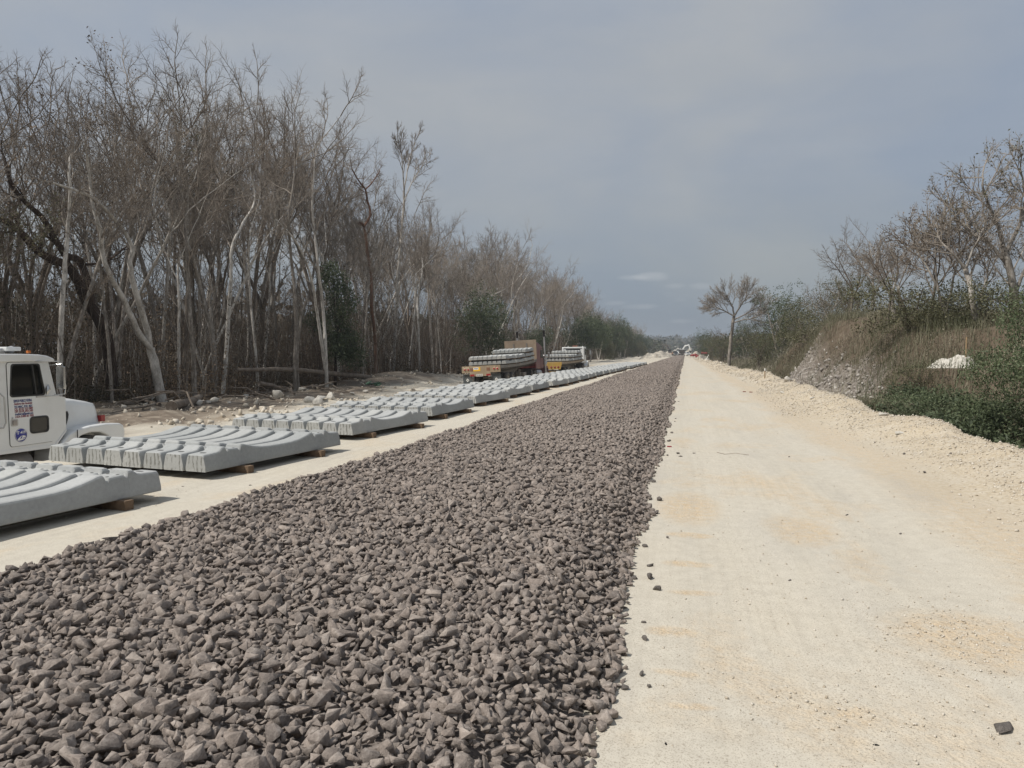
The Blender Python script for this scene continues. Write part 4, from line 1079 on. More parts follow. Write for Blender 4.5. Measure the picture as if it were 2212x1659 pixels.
def tractor(M, col, label, sleeper_cab, stacks, cyl=True):
    """behind its trailer's headboard: y = 0 at the cab's back wall, ground z = 0, nose to +Y."""
    t = empty('semi_truck_tractor'); t.matrix_world = M
    tag(t, label, 'truck')
    Lc = 2.75 if sleeper_cab else 1.55; h0 = 1.05; ht = 3.12 if sleeper_cab else 2.72; w = 1.12
    q = MB()
    if sleeper_cab:
        q.prism([(0, h0), (Lc, h0), (Lc + .15, 1.95), (Lc - .15, 2.75), (Lc - .75, 2.95), (.9, ht), (.12, ht), (0, ht - .15)], -w, w, bev=.10, seg=4)
    else:
        q.prism([(0, h0 - .05), (Lc, h0 - .05), (Lc + .15, 1.9), (Lc - .1, ht - .12), (Lc - .2, ht - .06), (.05, ht - .06), (0, ht - .12)], -w, w, bev=.05, seg=3)
    cab_ = q.build('cab', col, t)
    if not sleeper_cab:
        q = MB(); q.prism([(-.06, ht - .14), (Lc, ht - .14), (Lc - .05, ht), (-.06, ht)], -w - .02, w + .02, bev=.07, seg=4); q.prism([(-.07, h0 - .05), (.10, h0 - .05), (.10, ht - .1), (-.07, ht - .1)], w - .16, w + .02, bev=.05, seg=3); q.prism([(-.07, h0 - .05), (.10, h0 - .05), (.10, ht - .1), (-.07, ht - .1)], -w - .02, -w + .16, bev=.05, seg=3)
        q.build('roof', col, t)
        q = MB(); q.box((0, -.012, 2.3), (1.5, .02, .42), bev=.03); q.build('rear_window', simple("dark_pane", (.02, .02, .018), .15), t)
    q = MB(); q.prism(rrect(Lc - .95, 1.88, Lc - .12, 2.52, .07, 4, (0, .08, -.12, 0)), w - .01, w + .012); q.prism(rrect(Lc - .95, 1.88, Lc - .12, 2.52, .07, 4, (0, .08, -.12, 0)), -w - .012, -w + .01)
    q.build('side_window', simple("dark_pane", (.02, .02, .018), .15), t)
    for sx in (1, -1):
        q = MB()
        for a, b in (((Lc - 1.02, 1.1), (Lc - 1.02, 2.62)), ((Lc - .02, 1.1), (Lc + .05, 1.9)), ((Lc - 1.02, 1.1), (Lc - .02, 1.1)), ((Lc - 1.02, 2.62), (Lc - .2, 2.62))): q.tube([(sx * (w + .002), *a), (sx * (w + .002), *b)], .012, 4)
        q.build('door_seam', black_r, cab_)
    q = MB(); q.prism([(Lc + .1, .95), (Lc + 1.75, .95), (Lc + 1.8, 1.45), (Lc + 1.65, 1.66), (Lc + .1, 1.9)], -.78, .78, bev=.10, seg=4); q.build('bonnet', col, t)
    for sx in (1, -1):
        q = MB(); c_ = (Lc + 1.0, .52)
        o_ = [(c_[0] + .74 * math.cos(R(a)), c_[1] + .74 * math.sin(R(a)) * 1.02) for a in range(-8, 189, 14)]; i_ = [(c_[0] + .58 * math.cos(R(a)), c_[1] + .58 * math.sin(R(a))) for a in range(188, -9, -14)]
        q.prism(o_ + i_, sx * .70, sx * 1.20, bev=.03, seg=2); q.build('fender', col, t)
        wheel(t, (sx * 1.02, c_[0], .52), .50, .28, sx)
        for yy in (-1.75, -.45): wheel(t, (sx * 1.03, yy, .52), .50, .27, sx, True)
        q = MB(); q.lathe([(-.6, .02), (-.6, .28), (-.57, .30), (.57, .30), (.6, .28), (.6, .02)], (sx * .9, 1.2, .72), 'y', 20); q.build('fuel_tank', alu, t)
        q = MB(); q.tube([(sx * (w + .02), Lc + .05, 2.5), (sx * (w + .42), Lc + .25, 2.5), (sx * (w + .42), Lc + .25, 1.75), (sx * (w + .02), Lc + .1, 1.75)], .014, 5); mb = q.build('mirror_bracket', chrome, t)
        q = MB(); q.box((sx * (w + .42), Lc + .24, 2.12), (.18, .05, .42), bev=.02); q.build('mirror', chrome, mb)
        q = MB(); q.box((sx * .92, -1.1, 1.10), (.62, 2.2, .025)); q.box((sx * .92, -2.2, .85), (.62, .02, .5)); q.build('mudguard', black_r, t)
    for (x, yy, zt) in stacks:
        q = MB(); q.tube([(x, yy + .05, .45), (x, yy, .75), (x, yy, zt - .55)], .066, 12); st = q.build('exhaust_stack', alu, t)
        q = MB(); q.tube([(x, yy, zt - .56), (x, yy, zt - .04), (x, yy - .03, zt)], [.095, .095, .085], 12); q.build('stack_tip', black_r, st)
    if cyl:
        for sx in (1, -1):
            q = MB(); q.lathe([(-.42, .03), (-.42, .17), (-.36, .19), (-.12, .19), (-.115, .175), (-.09, .175), (-.085, .19), (.12, .19), (.125, .175), (.15, .175), (.155, .19), (.34, .19), (.38, .15), (.40, .06), (.40, .02)], (sx * 1.16, Lc + .32, 1.75), 'z', 22); q.build('air_cleaner', alu, t)
    q = MB()
    for sx in (.42, -.42): q.box((sx, .4, .78), (.09, 6.4, .25))
    q.box((0, -1.1, 1.02), (1.0, 1.0, .12)); q.box((0, Lc + 1.8, .6), (2.2, .1, .28)); q.build('chassis', dust_s, t)
    return t
Mt2 = M2 @ Matrix.Translation((0, 10.85, -.05))
tractor(Mt2, maroon_p, "dusty maroon sleeper-cab tractor with two tall black-tipped exhaust stacks", True, [(1.22, 2.95, 4.15), (-1.0, 2.95, 4.15)])
Mt3 = M3 @ Matrix.Translation((.05, 13.5, .16))
tt = tractor(Mt3, white_p, "white day-cab tractor coupled to the yellow ended trailer", False, [(.62, .25, 3.1)], False)
q = MB(); q.box((.15, .55, 2.80), (.5, .5, .14), bev=.03); q.build('roof_hatch', simple("rusty_hatch", (.2, .08, .05), .8), tt)
for x in (-.55, .95):
    q = MB(); q.lathe([(0, .03), (.06, .03), (.1, .01)], (x, .3, 2.72), 'z', 8); q.build('beacon', white_t, tt)
# ------------------------------------------------------------------ trees and plants
def bark_mat(name, dark, mid, pale, scale=3.0, patch=0.55):
    mt, nt, bs = new_mat(name)
    oc = objc(nt)
    oi = nt.nodes.new('ShaderNodeObjectInfo')
    n1 = noise(nt, mapping(nt, oc, (1, 1, 0.45)), scale, 5, 0.65); n2 = noise(nt, mapping(nt, oc, (6, 6, 2)), scale, 4, 0.6)
    c = ramp(nt, n1, [(patch - 0.18, dark), (patch, mid), (patch + 0.16, pale)])
    c = mixrgb(nt, 0.4, c, ramp(nt, n2, [(0.3, dark), (0.7, pale)]))
    c = mixrgb(nt, 1.0, c, ramp(nt, oi.outputs['Random'], [(0, (0.72, 0.70, 0.68)), (0.5, (1, 1, 1)), (1, (1.15, 1.12, 1.1))]), 'MULTIPLY')
    nt.links.new(c, bs.inputs['Base Color'])
    bs.inputs['Roughness'].default_value = 0.95; bs.inputs['Specular IOR Level'].default_value = 0.1
    bump(nt, bs, n2, 0.5, 0.02)
    return mt
bark_grey = bark_mat("grey_lichen_bark", (0.10, 0.082, 0.066), (0.25, 0.222, 0.19), (0.52, 0.49, 0.445), 4.5, 0.5)
bark_pale = bark_mat("pale_white_bark", (0.13, 0.11, 0.09), (0.46, 0.43, 0.385), (0.70, 0.67, 0.615), 4.5, 0.47)
bark_brown = bark_mat("brown_bark", (0.075, 0.060, 0.047), (0.165, 0.137, 0.11), (0.31, 0.27, 0.228))
bark_dark = bark_mat("dark_wet_bark", (0.022, 0.016, 0.013), (0.048, 0.034, 0.026), (0.102, 0.074, 0.060))
bark_red = bark_mat("reddish_peeling_bark", (0.065, 0.036, 0.026), (0.145, 0.075, 0.051), (0.261, 0.174, 0.123))
def twig_mat(name, a, b):
    mt, nt, bs = new_mat(name)
    oi = nt.nodes.new('ShaderNodeObjectInfo')
    c = ramp(nt, noise(nt, objc(nt), 0.9, 3), [(0.3, a), (0.7, b)])
    c = mixrgb(nt, 1.0, c, ramp(nt, oi.outputs['Random'], [(0, (0.75, 0.72, 0.70)), (0.5, (1, 1, 1)), (1, (1.2, 1.17, 1.15))]), 'MULTIPLY')
    nt.links.new(c, bs.inputs['Base Color']); bs.inputs['Roughness'].default_value = 0.95; bs.inputs['Specular IOR Level'].default_value = 0.1
    return mt
twig_grey = twig_mat("grey_twigs", (0.20, 0.174, 0.146), (0.33, 0.292, 0.25))
twig_brown = twig_mat("brown_twigs", (0.135, 0.110, 0.086), (0.245, 0.206, 0.166))
def leaf_mat(name, stops, trans=0.25):
    mt, nt, bs = new_mat(name)
    c = ramp(nt, attr(nt, 'tint', 'Fac'), stops)
    nt.links.new(c, bs.inputs['Base Color']); bs.inputs['Roughness'].default_value = 0.6; bs.inputs['Specular IOR Level'].default_value = 0.3
    tl = nt.nodes.new('ShaderNodeBsdfTranslucent'); nt.links.new(c, tl.inputs[0])
    mx = nt.nodes.new('ShaderNodeMixShader'); mx.inputs[0].default_value = trans
    nt.links.new(bs.outputs[0], mx.inputs[1]); nt.links.new(tl.outputs[0], mx.inputs[2])
    nt.links.new(mx.outputs[0], nt.nodes['Material Output'].inputs[0])
    return mt
leaf_green = leaf_mat("dark_green_leaves", [(0, (0.034, 0.047, 0.025)), (0.5, (0.078, 0.100, 0.052)), (0.9, (0.13, 0.152, 0.082)), (1, (0.22, 0.225, 0.13))])
leaf_olive = leaf_mat("olive_leaves", [(0, (0.053, 0.055, 0.030)), (0.5, (0.105, 0.105, 0.054)), (0.9, (0.173, 0.162, 0.090)), (1, (0.255, 0.217, 0.120))])
leaf_mid = leaf_mat("grey_green_leaves", [(0, (0.045, 0.062, 0.03)), (0.5, (0.095, 0.122, 0.06)), (0.85, (0.15, 0.178, 0.095)), (1, (0.22, 0.235, 0.145))])
leaf_dry = leaf_mat("dry_brown_leaves", [(0, (0.057, 0.039, 0.027)), (0.45, (0.117, 0.084, 0.060)), (0.8, (0.188, 0.144, 0.102)), (1, (0.300, 0.255, 0.188))])
leaf_wood = leaf_mat("undergrowth_leaves", [(0, (0.032, 0.030, 0.015)), (0.3, (0.066, 0.054, 0.029)), (0.55, (0.095, 0.068, 0.04)), (0.8, (0.155, 0.10, 0.06)), (1, (0.26, 0.195, 0.13))])
grass_m = leaf_mat("dry_grass", [(0, (0.105, 0.112, 0.06)), (0.3, (0.175, 0.168, 0.105)), (0.6, (0.24, 0.21, 0.145)), (0.85, (0.32, 0.288, 0.205)), (1, (0.44, 0.405, 0.31))], 0.3)

def norm(v):
    l = math.sqrt(v[0] * v[0] + v[1] * v[1] + v[2] * v[2]) or 1.0
    return (v[0] / l, v[1] / l, v[2] / l)
def side_dir(d, ang, az):
    a = (0, 0, 1) if abs(d[2]) < 0.9 else (1, 0, 0)
    u = norm((d[1] * a[2] - d[2] * a[1], d[2] * a[0] - d[0] * a[2], d[0] * a[1] - d[1] * a[0]))
    w = (d[1] * u[2] - d[2] * u[1], d[2] * u[0] - d[0] * u[2], d[0] * u[1] - d[1] * u[0])
    c, s = math.cos(ang), math.sin(ang); ca, sa = math.cos(az), math.sin(az)
    return norm(tuple(d[i] * c + (u[i] * ca + w[i] * sa) * s for i in range(3)))
class Tree:
    def __init__(s, seed): s.r = random.Random(seed); s.br = {}; s.tips = []
    def put(s, lvl, pts, rad): s.br.setdefault((lvl, len(pts)), []).append((pts, rad))
    def stem(s, p, d, L, r0, r1, n, wob, trop, lvl):
        R_ = s.r; pts = [p]; dirs = [d]; rad = [r0]
        for i in range(n):
            d = norm((d[0] + R_.gauss(0, wob), d[1] + R_.gauss(0, wob), d[2] + R_.gauss(0, wob * .7) + trop))
            p = (p[0] + d[0] * L / n, p[1] + d[1] * L / n, p[2] + d[2] * L / n)
            pts.append(p); dirs.append(d); rad.append(r0 + (r1 - r0) * (i + 1) / n)
        s.put(lvl, pts, rad); return pts, dirs, rad
    def grow(s, pts, dirs, rad, L, lvl, P):
        """children of a stem; P[lvl] = (count, t0, angle, length ratio, nseg, wobble, tropism, radius ratio, min radius)"""
        if lvl >= len(P): s.tips.append((pts[-1], dirs[-1])); return
        cnt, t0, ang, lr, ns, wob, trop, rr, mr = P[lvl]
        R_ = s.r; n = len(pts) - 1
        cnt = max(1, int(round(cnt * R_.uniform(.8, 1.2))))
        az = R_.uniform(0, 6.28)
        for i in range(cnt):
            t = t0 + (1 - t0) * (i + R_.uniform(.1, .9)) / cnt
            if i == cnt - 1: t = 1.0
            k = min(int(t * n), n - 1); f = t * n - k
            p = tuple(pts[k][j] + (pts[k + 1][j] - pts[k][j]) * f for j in range(3)); d = dirs[k + 1]
            r = max(mr, (rad[k] + (rad[k + 1] - rad[k]) * f) * rr)
            az += 2.4 + R_.uniform(-.5, .5)
            a = (ang * R_.uniform(.7, 1.3)) if t < 1 else ang * R_.uniform(.1, .45)
            l = L * lr * R_.uniform(.65, 1.25) * (1.15 - .45 * t if t < 1 else .8)
            c = s.stem(p, side_dir(d, a, az), l, r, max(mr * .55, r * .45), ns, wob, trop, lvl)
            s.grow(*c, l, lvl + 1, P)
    def arrays(s, levels, sides):
        VV = []; FF = []; b = 0
        for (lvl, k), lst in s.br.items():
            if not (levels[0] <= lvl <= levels[1]): continue
            P = np.array([x[0] for x in lst]); Rr = np.array([x[1] for x in lst]); B = len(lst); m = sides[min(lvl, len(sides) - 1)]
            T = np.zeros_like(P); T[:, 1:-1] = P[:, 2:] - P[:, :-2]; T[:, 0] = P[:, 1] - P[:, 0]; T[:, -1] = P[:, -1] - P[:, -2]
            T /= np.linalg.norm(T, axis=2, keepdims=True) + 1e-9
            ref = np.array([0.31, 0.95, 0.05]); U = np.cross(T, ref); U /= np.linalg.norm(U, axis=2, keepdims=True) + 1e-9
            Wv = np.cross(T, U); a = np.arange(m) * 2 * PI / m
            Q = P[:, :, None, :] + Rr[:, :, None, None] * (U[:, :, None, :] * np.cos(a)[None, None, :, None] + Wv[:, :, None, :] * np.sin(a)[None, None, :, None])
            VV.append(Q.reshape(-1, 3))
            i, j = np.meshgrid(np.arange(k - 1), np.arange(m), indexing='ij'); i = i.ravel(); j = j.ravel(); j2 = (j + 1) % m
            f = np.stack([i * m + j, i * m + j2, (i + 1) * m + j2, (i + 1) * m + j], 1)
            FF.append((f[None] + (np.arange(B) * k * m)[:, None, None] + b).reshape(-1, 4)); b += B * k * m
        return (np.concatenate(VV), np.concatenate(FF)) if VV else (np.zeros((0, 3)), np.zeros((0, 4), int))
def leaf_quads(pos, size, rs_, drop=0.0, aspect=0.5, dirs=None):
    """one diamond-shaped leaf per position; returns V, F (quads)."""
    n = len(pos)
    d = rs_.normal(size=(n, 3)) if dirs is None else dirs + rs_.normal(size=(n, 3)) * 0.5
    d[:, 2] -= drop; d /= np.linalg.norm(d, axis=1)[:, None] + 1e-9
    u = np.cross(d, rs_.normal(size=(n, 3))); u /= np.linalg.norm(u, axis=1)[:, None] + 1e-9
    nn = np.cross(d, u)
    s_ = size[:, None]
    a = pos; b = pos + d * s_ * .45 + u * s_ * aspect * .5 + nn * s_ * .08; c = pos + d * s_; e_ = pos + d * s_ * .45 - u * s_ * aspect * .5 + nn * s_ * .08
    V = np.stack([a, b, c, e_], 1).reshape(-1, 3); F = np.arange(4 * n).reshape(n, 4)
    return V, F
SIDES = (9, 6, 4, 3, 3, 3)
def tree_object(t, name, label, cat, group, loc, bark, twig, leaves=None, base=(0, 0, 0)):
    """Empty > trunk, crown (> leaves)"""
    root = empty(name, loc); tag(root, label, cat, group)
    V, F = t.arrays((0, 0), SIDES); V = V - np.array(base)
    kid(root, link_mesh('trunk', tri_mesh('trunk', V, F, True), None, [bark]))
    V1, F1 = t.arrays((1, 1), SIDES); V2, F2 = t.arrays((2, 9), SIDES)
    V = np.concatenate([V1, V2]) - np.array(base); F = np.concatenate([F1, F2 + len(V1)])
    mi = np.concatenate([np.zeros(len(F1), int), np.ones(len(F2), int)])
    cr_ = kid(root, link_mesh('crown', tri_mesh('crown', V, F, True, matidx=mi), None, [twig if bark in (bark_pale, bark_grey) else bark, twig]))
    if leaves is not None and len(t.tips):
        mt_, per, sz, rs_ = leaves
        tp = np.array([x[0] for x in t.tips]); td = np.array([x[1] for x in t.tips])
        k = np.repeat(np.arange(len(tp)), max(1, int(math.ceil(per)))); k = k[rs_.rand(len(k)) < per / max(1, int(math.ceil(per)))]
        pos = tp[k] - td[k] * rs_.uniform(0, .25, (len(k), 1)) + rs_.normal(size=(len(k), 3)) * sz * .6
        LV, LF = leaf_quads(pos, sz * rs_.uniform(.6, 1.3, len(k)), rs_, .2, .55, td[k])
        kid(cr_, link_mesh('leaves', tri_mesh('leaves', LV - np.array(base), LF, False, {'tint': np.repeat(rs_.rand(len(k)), 4)}), None, [mt_]))
    return root
def P_bare(dens=1.0, up=1.0, H=15.0):
    #        count  t0   angle  len  seg wob  trop  rr   minr
    return [None,
            (7 * dens, .45, R(42), .34, 7, .12, .085 * up, .5, .026),
            (6 * dens, .25, R(44), .50, 5, .16, .045 * up, .56, .017),
            (6.5 * dens, .2, R(44), .50, 3, .17, .02, .58, .0086),
            (5.0 * dens, .15, R(40), .56, 2, .16, .01, .62, .0046)]
def bare_tree(seed, H=15.0, r=.13, lean=0.06, dens=1.0, forks=0, up=1.0, start=None):
    t = Tree(seed); R_ = t.r; P = P_bare(dens, up)
    d = norm((R_.gauss(0, lean), R_.gauss(0, lean), 1))
    low = forks > 0
    heads = []                                          # stems that carry a crown: (points, dirs, radii, length)
    if low:
        h = H * R_.uniform(.10, .35)
        pts, dirs, rad = t.stem((0, 0, -.3), d, h, r * 1.15, r * .95, 6, .045, .02, 0)
        az = R_.uniform(0, 6.28)
        for k in range(forks):
            az += 6.28 / forks + R_.uniform(-.4, .4)
            L = (H * .62 - h) * R_.uniform(.85, 1.1)
            heads.append(t.stem(pts[-1], side_dir(dirs[-1], R(R_.uniform(9, 20)), az), L, r * .75, r * .5, 8, .06, .04, 0))
    else:
        h = H * R_.uniform(.50, .64)
        heads.append(t.stem((0, 0, -.3), d, h, r * 1.15, r * .72, 9, .045, .02, 0))
    for (pts, dirs, rad) in heads:
        t.grow(pts, dirs, rad, H * .45, 1, [P[0], (1.6 * dens, .6) + P[1][2:]] + P[2:])
        az = R_.uniform(0, 6.28); nf = R_.choice((3, 3, 4)) if not low else 2 + (R_.random() < .5)
        for k in range(nf):
            az += 6.28 / nf + R_.uniform(-.5, .5)
            L = (H - pts[-1][2]) * R_.uniform(.58, .85)
            c = t.stem(pts[-1 - (k % 2)], side_dir(dirs[-1], R(R_.uniform(20, 46)), az), L, rad[-1] * .58, .016, 10, .10, .06, 0)
            t.grow(*c, L * 1.65, 1, [P[0], (P[1][0] * .66, .22) + P[1][2:]] + P[2:])
    return t
rs4 = np.random.RandomState(44)
# a tall bare tree kind, several individuals grown, then copied along the forest edge
KINDS = []
spec = [  # label words, bark, twig, seed, H, r, lean, dens, forks, leaves
    ("tall thin grey bare tree with ascending twigs standing in the dry forest edge", bark_grey, twig_grey, 1, 15.5, .11, .05, 1.0, 0, None),
    ("grey bare tree forked low into two stems in the dry forest edge", bark_grey, twig_grey, 2, 16, .14, .06, .95, 2, None),
    ("slender pale bare tree with a narrow crown in the dry forest edge", bark_pale, twig_grey, 3, 14.5, .085, .05, .85, 0, None),
    ("brown bare tree with dense dark twigs in the dry forest edge", bark_brown, twig_brown, 4, 15, .13, .08, 1.05, 0, None),
    ("brown bare tree forked into three stems in the dry forest edge", bark_brown, twig_brown, 5, 15, .15, .05, .8, 3, None),
    ("pale bare tree forked into two white stems in the dry forest edge", bark_pale, twig_grey, 6, 15.5, .12, .07, .95, 2, None),
    ("leaning grey bare tree in the dry forest edge", bark_grey, twig_brown, 7, 15, .12, .16, 1.0, 0, None),
    ("bare grey tree with a few dry leaves left on its twigs in the forest edge", bark_grey, twig_grey, 8, 15, .12, .06, .9, 0, (leaf_dry, .5, .12, rs4)),
    ("thin brown sapling with sparse upright twigs in the dry forest edge", bark_brown, twig_brown, 9, 10.5, .055, .09, .7, 0, None),
    ("thin pale sapling with sparse upright twigs in the dry forest edge", bark_pale, twig_grey, 10, 11, .05, .08, .65, 0, None),
    ("spreading brown bare tree with olive leaves thinly left in the forest edge", bark_brown, twig_brown, 12, 13, .12, .09, .9, 2, (leaf_olive, .8, .12, rs4)),
]
protos = []
for (lab, bk, tw, seed, H, r, lean, dens, forks, lv) in spec:
    t = bare_tree(100 + seed, H, r, lean, dens, forks)
    o = tree_object(t, 'bare_tree', lab, 'tree', 'bare trees of the dry forest: ' + lab.split(' in the')[0], (0, 0, 0), bk, tw, lv)
    protos.append([o, False])
rt = random.Random(77)
PW = [10, 10, 9, 8, 7, 7, 6, 6, 5, 6, 4]
def plant_tree(k, x, y, sc, rz=None):
    o, used = protos[k]
    if used: o = copy_tree(o)
    protos[k][1] = True
    o.location = (x, y, gz1(x, y) - .02)
    o.rotation_euler = (rt.gauss(0, .02), rt.gauss(0, .02), rt.uniform(0, 6.28) if rz is None else rz)
    o.scale = (sc, sc, sc * rt.uniform(.95, 1.05))
    return o
# how high the skyline stands at a picture column
sky_x = [0, 60, 130, 185, 225, 262, 330, 400, 480, 560, 610, 690, 760, 800, 835, 900, 935, 1000, 1100, 1150, 1250, 1290, 1345, 1400]
sky_y = [95, 90, 118, 165, 150, 105, 95, 140, 175, 200, 200, 165, 262, 385, 440, 455, 470, 505, 520, 570, 620, 665, 695, 712]
def px_of(x, y):
    X = x * math.cos(YAW) + y * math.sin(YAW); Z = -x * math.sin(YAW) + y * math.cos(YAW)
    return 1106 + FPX * X / max(Z, .1), Z
hts = [max(v.co.z for v in KIDS[o.name][1].data.vertices) for o, _ in protos]
def fill(n, y0, y1, x0, x1, rowbias=1.5, small=False):
    for i in range(n):
        y = y0 + (y1 - y0) * (i + rt.random()) / n
        x = x0 - (x0 - x1) * rt.random() ** rowbias
        k = rt.choices(range(len(spec)), PW)[0]
        px, Z = px_of(x, y)
        w_ = 2.0 * FPX / Z                                  # the crown's half width in the picture
        hmax = CAM_H + (762 - max(np.interp(px + d_ * w_, sky_x, sky_y) - 30 * abs(d_) for d_ in (-1, -.5, 0, .5, 1))) / FPX * Z - gz1(x, y)
        if 700 < px < 1000 and k in (3, 6, 7, 10): k = rt.choice((0, 2, 5))
        h = hmax * (rt.uniform(.90, 1.08) if rt.random() < .7 else rt.uniform(.7, .9))
        if k in (8, 9): h *= .7
        if not 4 < h < 26: continue
        plant_tree(k, x, y, h / hts[k])
fill(78, 15, 62, -25.2, -38, 1.1)
fill(70, 62, 135, -24.5, -38, 1.4)
fill(55, 135, 250, -23.5, -36, 1.5)
fill(34, 250, 440, -23, -36, 1.5)

# --- individual trees that can be picked out ------------------------------------
def zoom5(a, b): return (a * .26854, 378 + b * .26854)
def zoom6(a, b): return ((1000 + a / 1.929) / 1.8517, (700 + b / 1.929) / 1.8517)
def traced(seed, X0, limbs, label, bark, twig, dens=.8, H=15, leaves=None, slant=0.0, cat='tree', name='bare_tree', P=None, onY=None):
    """limbs: list of (picture points, r0, r1, grows?) laid in the plane x = X0 (the tree's own distance) with some depth."""
    t = Tree(seed); R_ = t.r
    P = P or P_bare(dens)
    first = None
    for (pp, r0, r1, gr) in limbs:
        W_ = []
        for i, (a, b) in enumerate(pp):
            w = on_x(a, b, X0 + R_.uniform(-.25, .25) * (i > 0)) if onY is None else on_y(a, b, onY + R_.uniform(-.3, .3) * (i > 0))
            W_.append(w)
        if first is None:
            g = W_[0].copy(); g.z = gz1(g.x, g.y) - .1
            W_[0] = g; first = g
        # resample smoothly
        Q = []
        for i in range(len(W_) - 1):
            a, b = W_[i], W_[i + 1]; p0 = W_[i - 1] if i else a; p3 = W_[i + 2] if i + 2 < len(W_) else b
            for s_ in (0, .34, .67):
                q_ = .5 * ((2 * a) + (b - p0) * s_ + (2 * p0 - 5 * a + 4 * b - p3) * s_ * s_ + (3 * a - p0 - 3 * b + p3) * s_ ** 3)
                Q.append(q_)
        Q.append(W_[-1])
        pts = [tuple(q_ + Vector((R_.gauss(0, .015), R_.gauss(0, .015), 0))) for q_ in Q]
        dirs = [norm(tuple(pts[min(i + 1, len(pts) - 1)][j] - pts[max(i - 1, 0)][j] for j in range(3))) for i in range(len(pts))]
        rad = [r0 + (r1 - r0) * i / (len(pts) - 1) for i in range(len(pts))]
        t.put(0, pts, rad)
        if gr:
            L = sum((Q[i + 1] - Q[i]).length for i in range(len(Q) - 1))
            t.grow(pts, dirs, rad, max(L * gr * .62, 3.0), 1, P)
    return tree_object(t, name, label, cat, None, first, bark, twig, leaves, tuple(first))
Z5 = lambda L: [zoom5(*p) for p in L]
Z6 = lambda L: [zoom6(*p) for p in L]
traced(201, -25.0, [(Z5([(1310, 1800), (1250, 1560), (1207, 1390)]), .24, .19, 0), (Z5([(1207, 1390), (1100, 1240), (1000, 1010), (870, 780), (822, 600), (810, 440), (755, 280), (725, 60), (700, -160)]), .15, .05, .6),
       (Z5([(1207, 1390), (1165, 1190), (1080, 900), (1045, 700), (1062, 580), (960, 400), (790, 220), (650, 140), (420, 60)]), .16, .04, .7)], "white-barked tree forked into two leaning stems behind the white truck's bonnet", bark_pale, twig_grey, .75)
traced(202, -25.5, [(Z5([(470, 1640), (497, 1100), (525, 700), (545, 400), (562, 150), (550, -40), (560, -150)]), .115, .03, .72)], "straight pale-trunked tree rising behind the white truck cab's windscreen", bark_pale, twig_grey, .8)
traced(203, -27.0, [(Z5([(905, 1700), (870, 1400), (800, 1170), (700, 1020), (640, 880), (560, 750), (480, 700), (340, 640), (200, 500), (80, 390), (-60, 330)]), .30, .10, .35),
       (Z5([(730, 1030), (700, 850), (640, 690), (520, 640), (440, 500), (330, 330), (200, 220), (90, 60), (30, -150)]), .20, .06, .45), (Z5([(665, 720), (760, 715), (860, 690), (950, 630), (1020, 575)]), .07, .04, .5)],
       "dark thick tree leaning over with long crooked limbs behind the white truck cab", bark_dark, twig_brown, .75)
traced(204, -25.2, [(Z5([(1570, 1900), (1562, 1600), (1530, 1150), (1515, 850), (1500, 600), (1480, 300), (1440, 0)]), .14, .04, .6)], "straight grey pole-like tree next to the debris heap with the log", bark_grey, twig_grey, .75)
traced(205, -26.5, [(Z5([(1745, 1640), (1700, 1280), (1655, 1100), (1600, 850), (1545, 640), (1500, 420), (1520, 100)]), .15, .04, .6), (Z5([(1735, 1500), (1700, 1150), (1690, 950)]), .1, .06, .4)], "mottled grey tree with two close stems behind the debris heap", bark_grey, twig_grey, .8)
traced(206, -26.0, [(Z5([(1790, 1640), (1835, 1200), (1850, 950), (1860, 800), (1870, 560), (1960, 380), (2050, 200), (2010, -60)]), .13, .04, .6)], "pale tree leaning towards the trucks from behind the debris heap", bark_pale, twig_grey, .75)
traced(207, -24.3, [(Z6([(345, 1690), (345, 1500), (355, 1050), (330, 760), (312, 560), (300, 330), (330, 100), (350, -150), (345, -420)]), .13, .04, .6), (Z6([(375, 1690), (362, 1400), (395, 1050), (380, 850), (385, 720)]), .10, .05, .5)],
       "grey tree with a thin second stem, in front of the long fallen log", bark_grey, twig_grey, .9)
traced(208, -24.1, [(Z6([(592, 1690), (580, 1300), (560, 1000), (525, 700), (500, 450), (480, 200), (500, -120)]), .135, .04, .55), (Z6([(580, 1500), (545, 1250), (508, 1000), (470, 800), (400, 600), (330, 480), (200, 340)]), .12, .04, .4)],
       "white-mottled tree forked near its foot beside the end of the fallen log", bark_pale, twig_grey, .8)
traced(209, -26.0, [(Z6([(975, 1530), (962, 1250), (938, 1000), (935, 780), (908, 600), (880, 400), (850, 370)]), .15, .09, .2), (Z6([(880, 400), (930, 300), (905, 200), (890, 110), (850, 60), (790, -40)]), .11, .05, .8), (Z6([(890, 110), (940, 60), (1000, -30)]), .07, .04, .9)],
       "dark reddish tree with a crooked bare trunk and small open crown", bark_red, twig_brown, .75)
PT = P_bare(.95, 1.5); PT = [None, (8, .22, R(26), .55, 6, .07, .07, .5, .036), (6, .2, R(32), .5, 4, .09, .05, .55, .024), (5, .2, R(34), .5, 3, .1, .03, .6, .016), (3, .2, R(34), .5, 2, .1, .02, .65, .012)]
traced(210, -26.5, [(Z6([(1105, 1510), (1125, 1150), (1140, 800), (1165, 500), (1185, 260), (1188, 120)]), .16, .10, 0), (Z6([(1188, 120), (1180, -40), (1165, -180), (1140, -275)]), .07, .02, .8), (Z6([(1188, 120), (1215, -40), (1245, -170), (1285, -275)]), .07, .02, .8), (Z6([(1188, 200), (1250, 60), (1320, -50), (1375, -140)]), .06, .02, .8)],
       "tallest thin pale tree, its fan-shaped crown standing clear above the others", bark_pale, twig_grey, 1.0, P=PT)
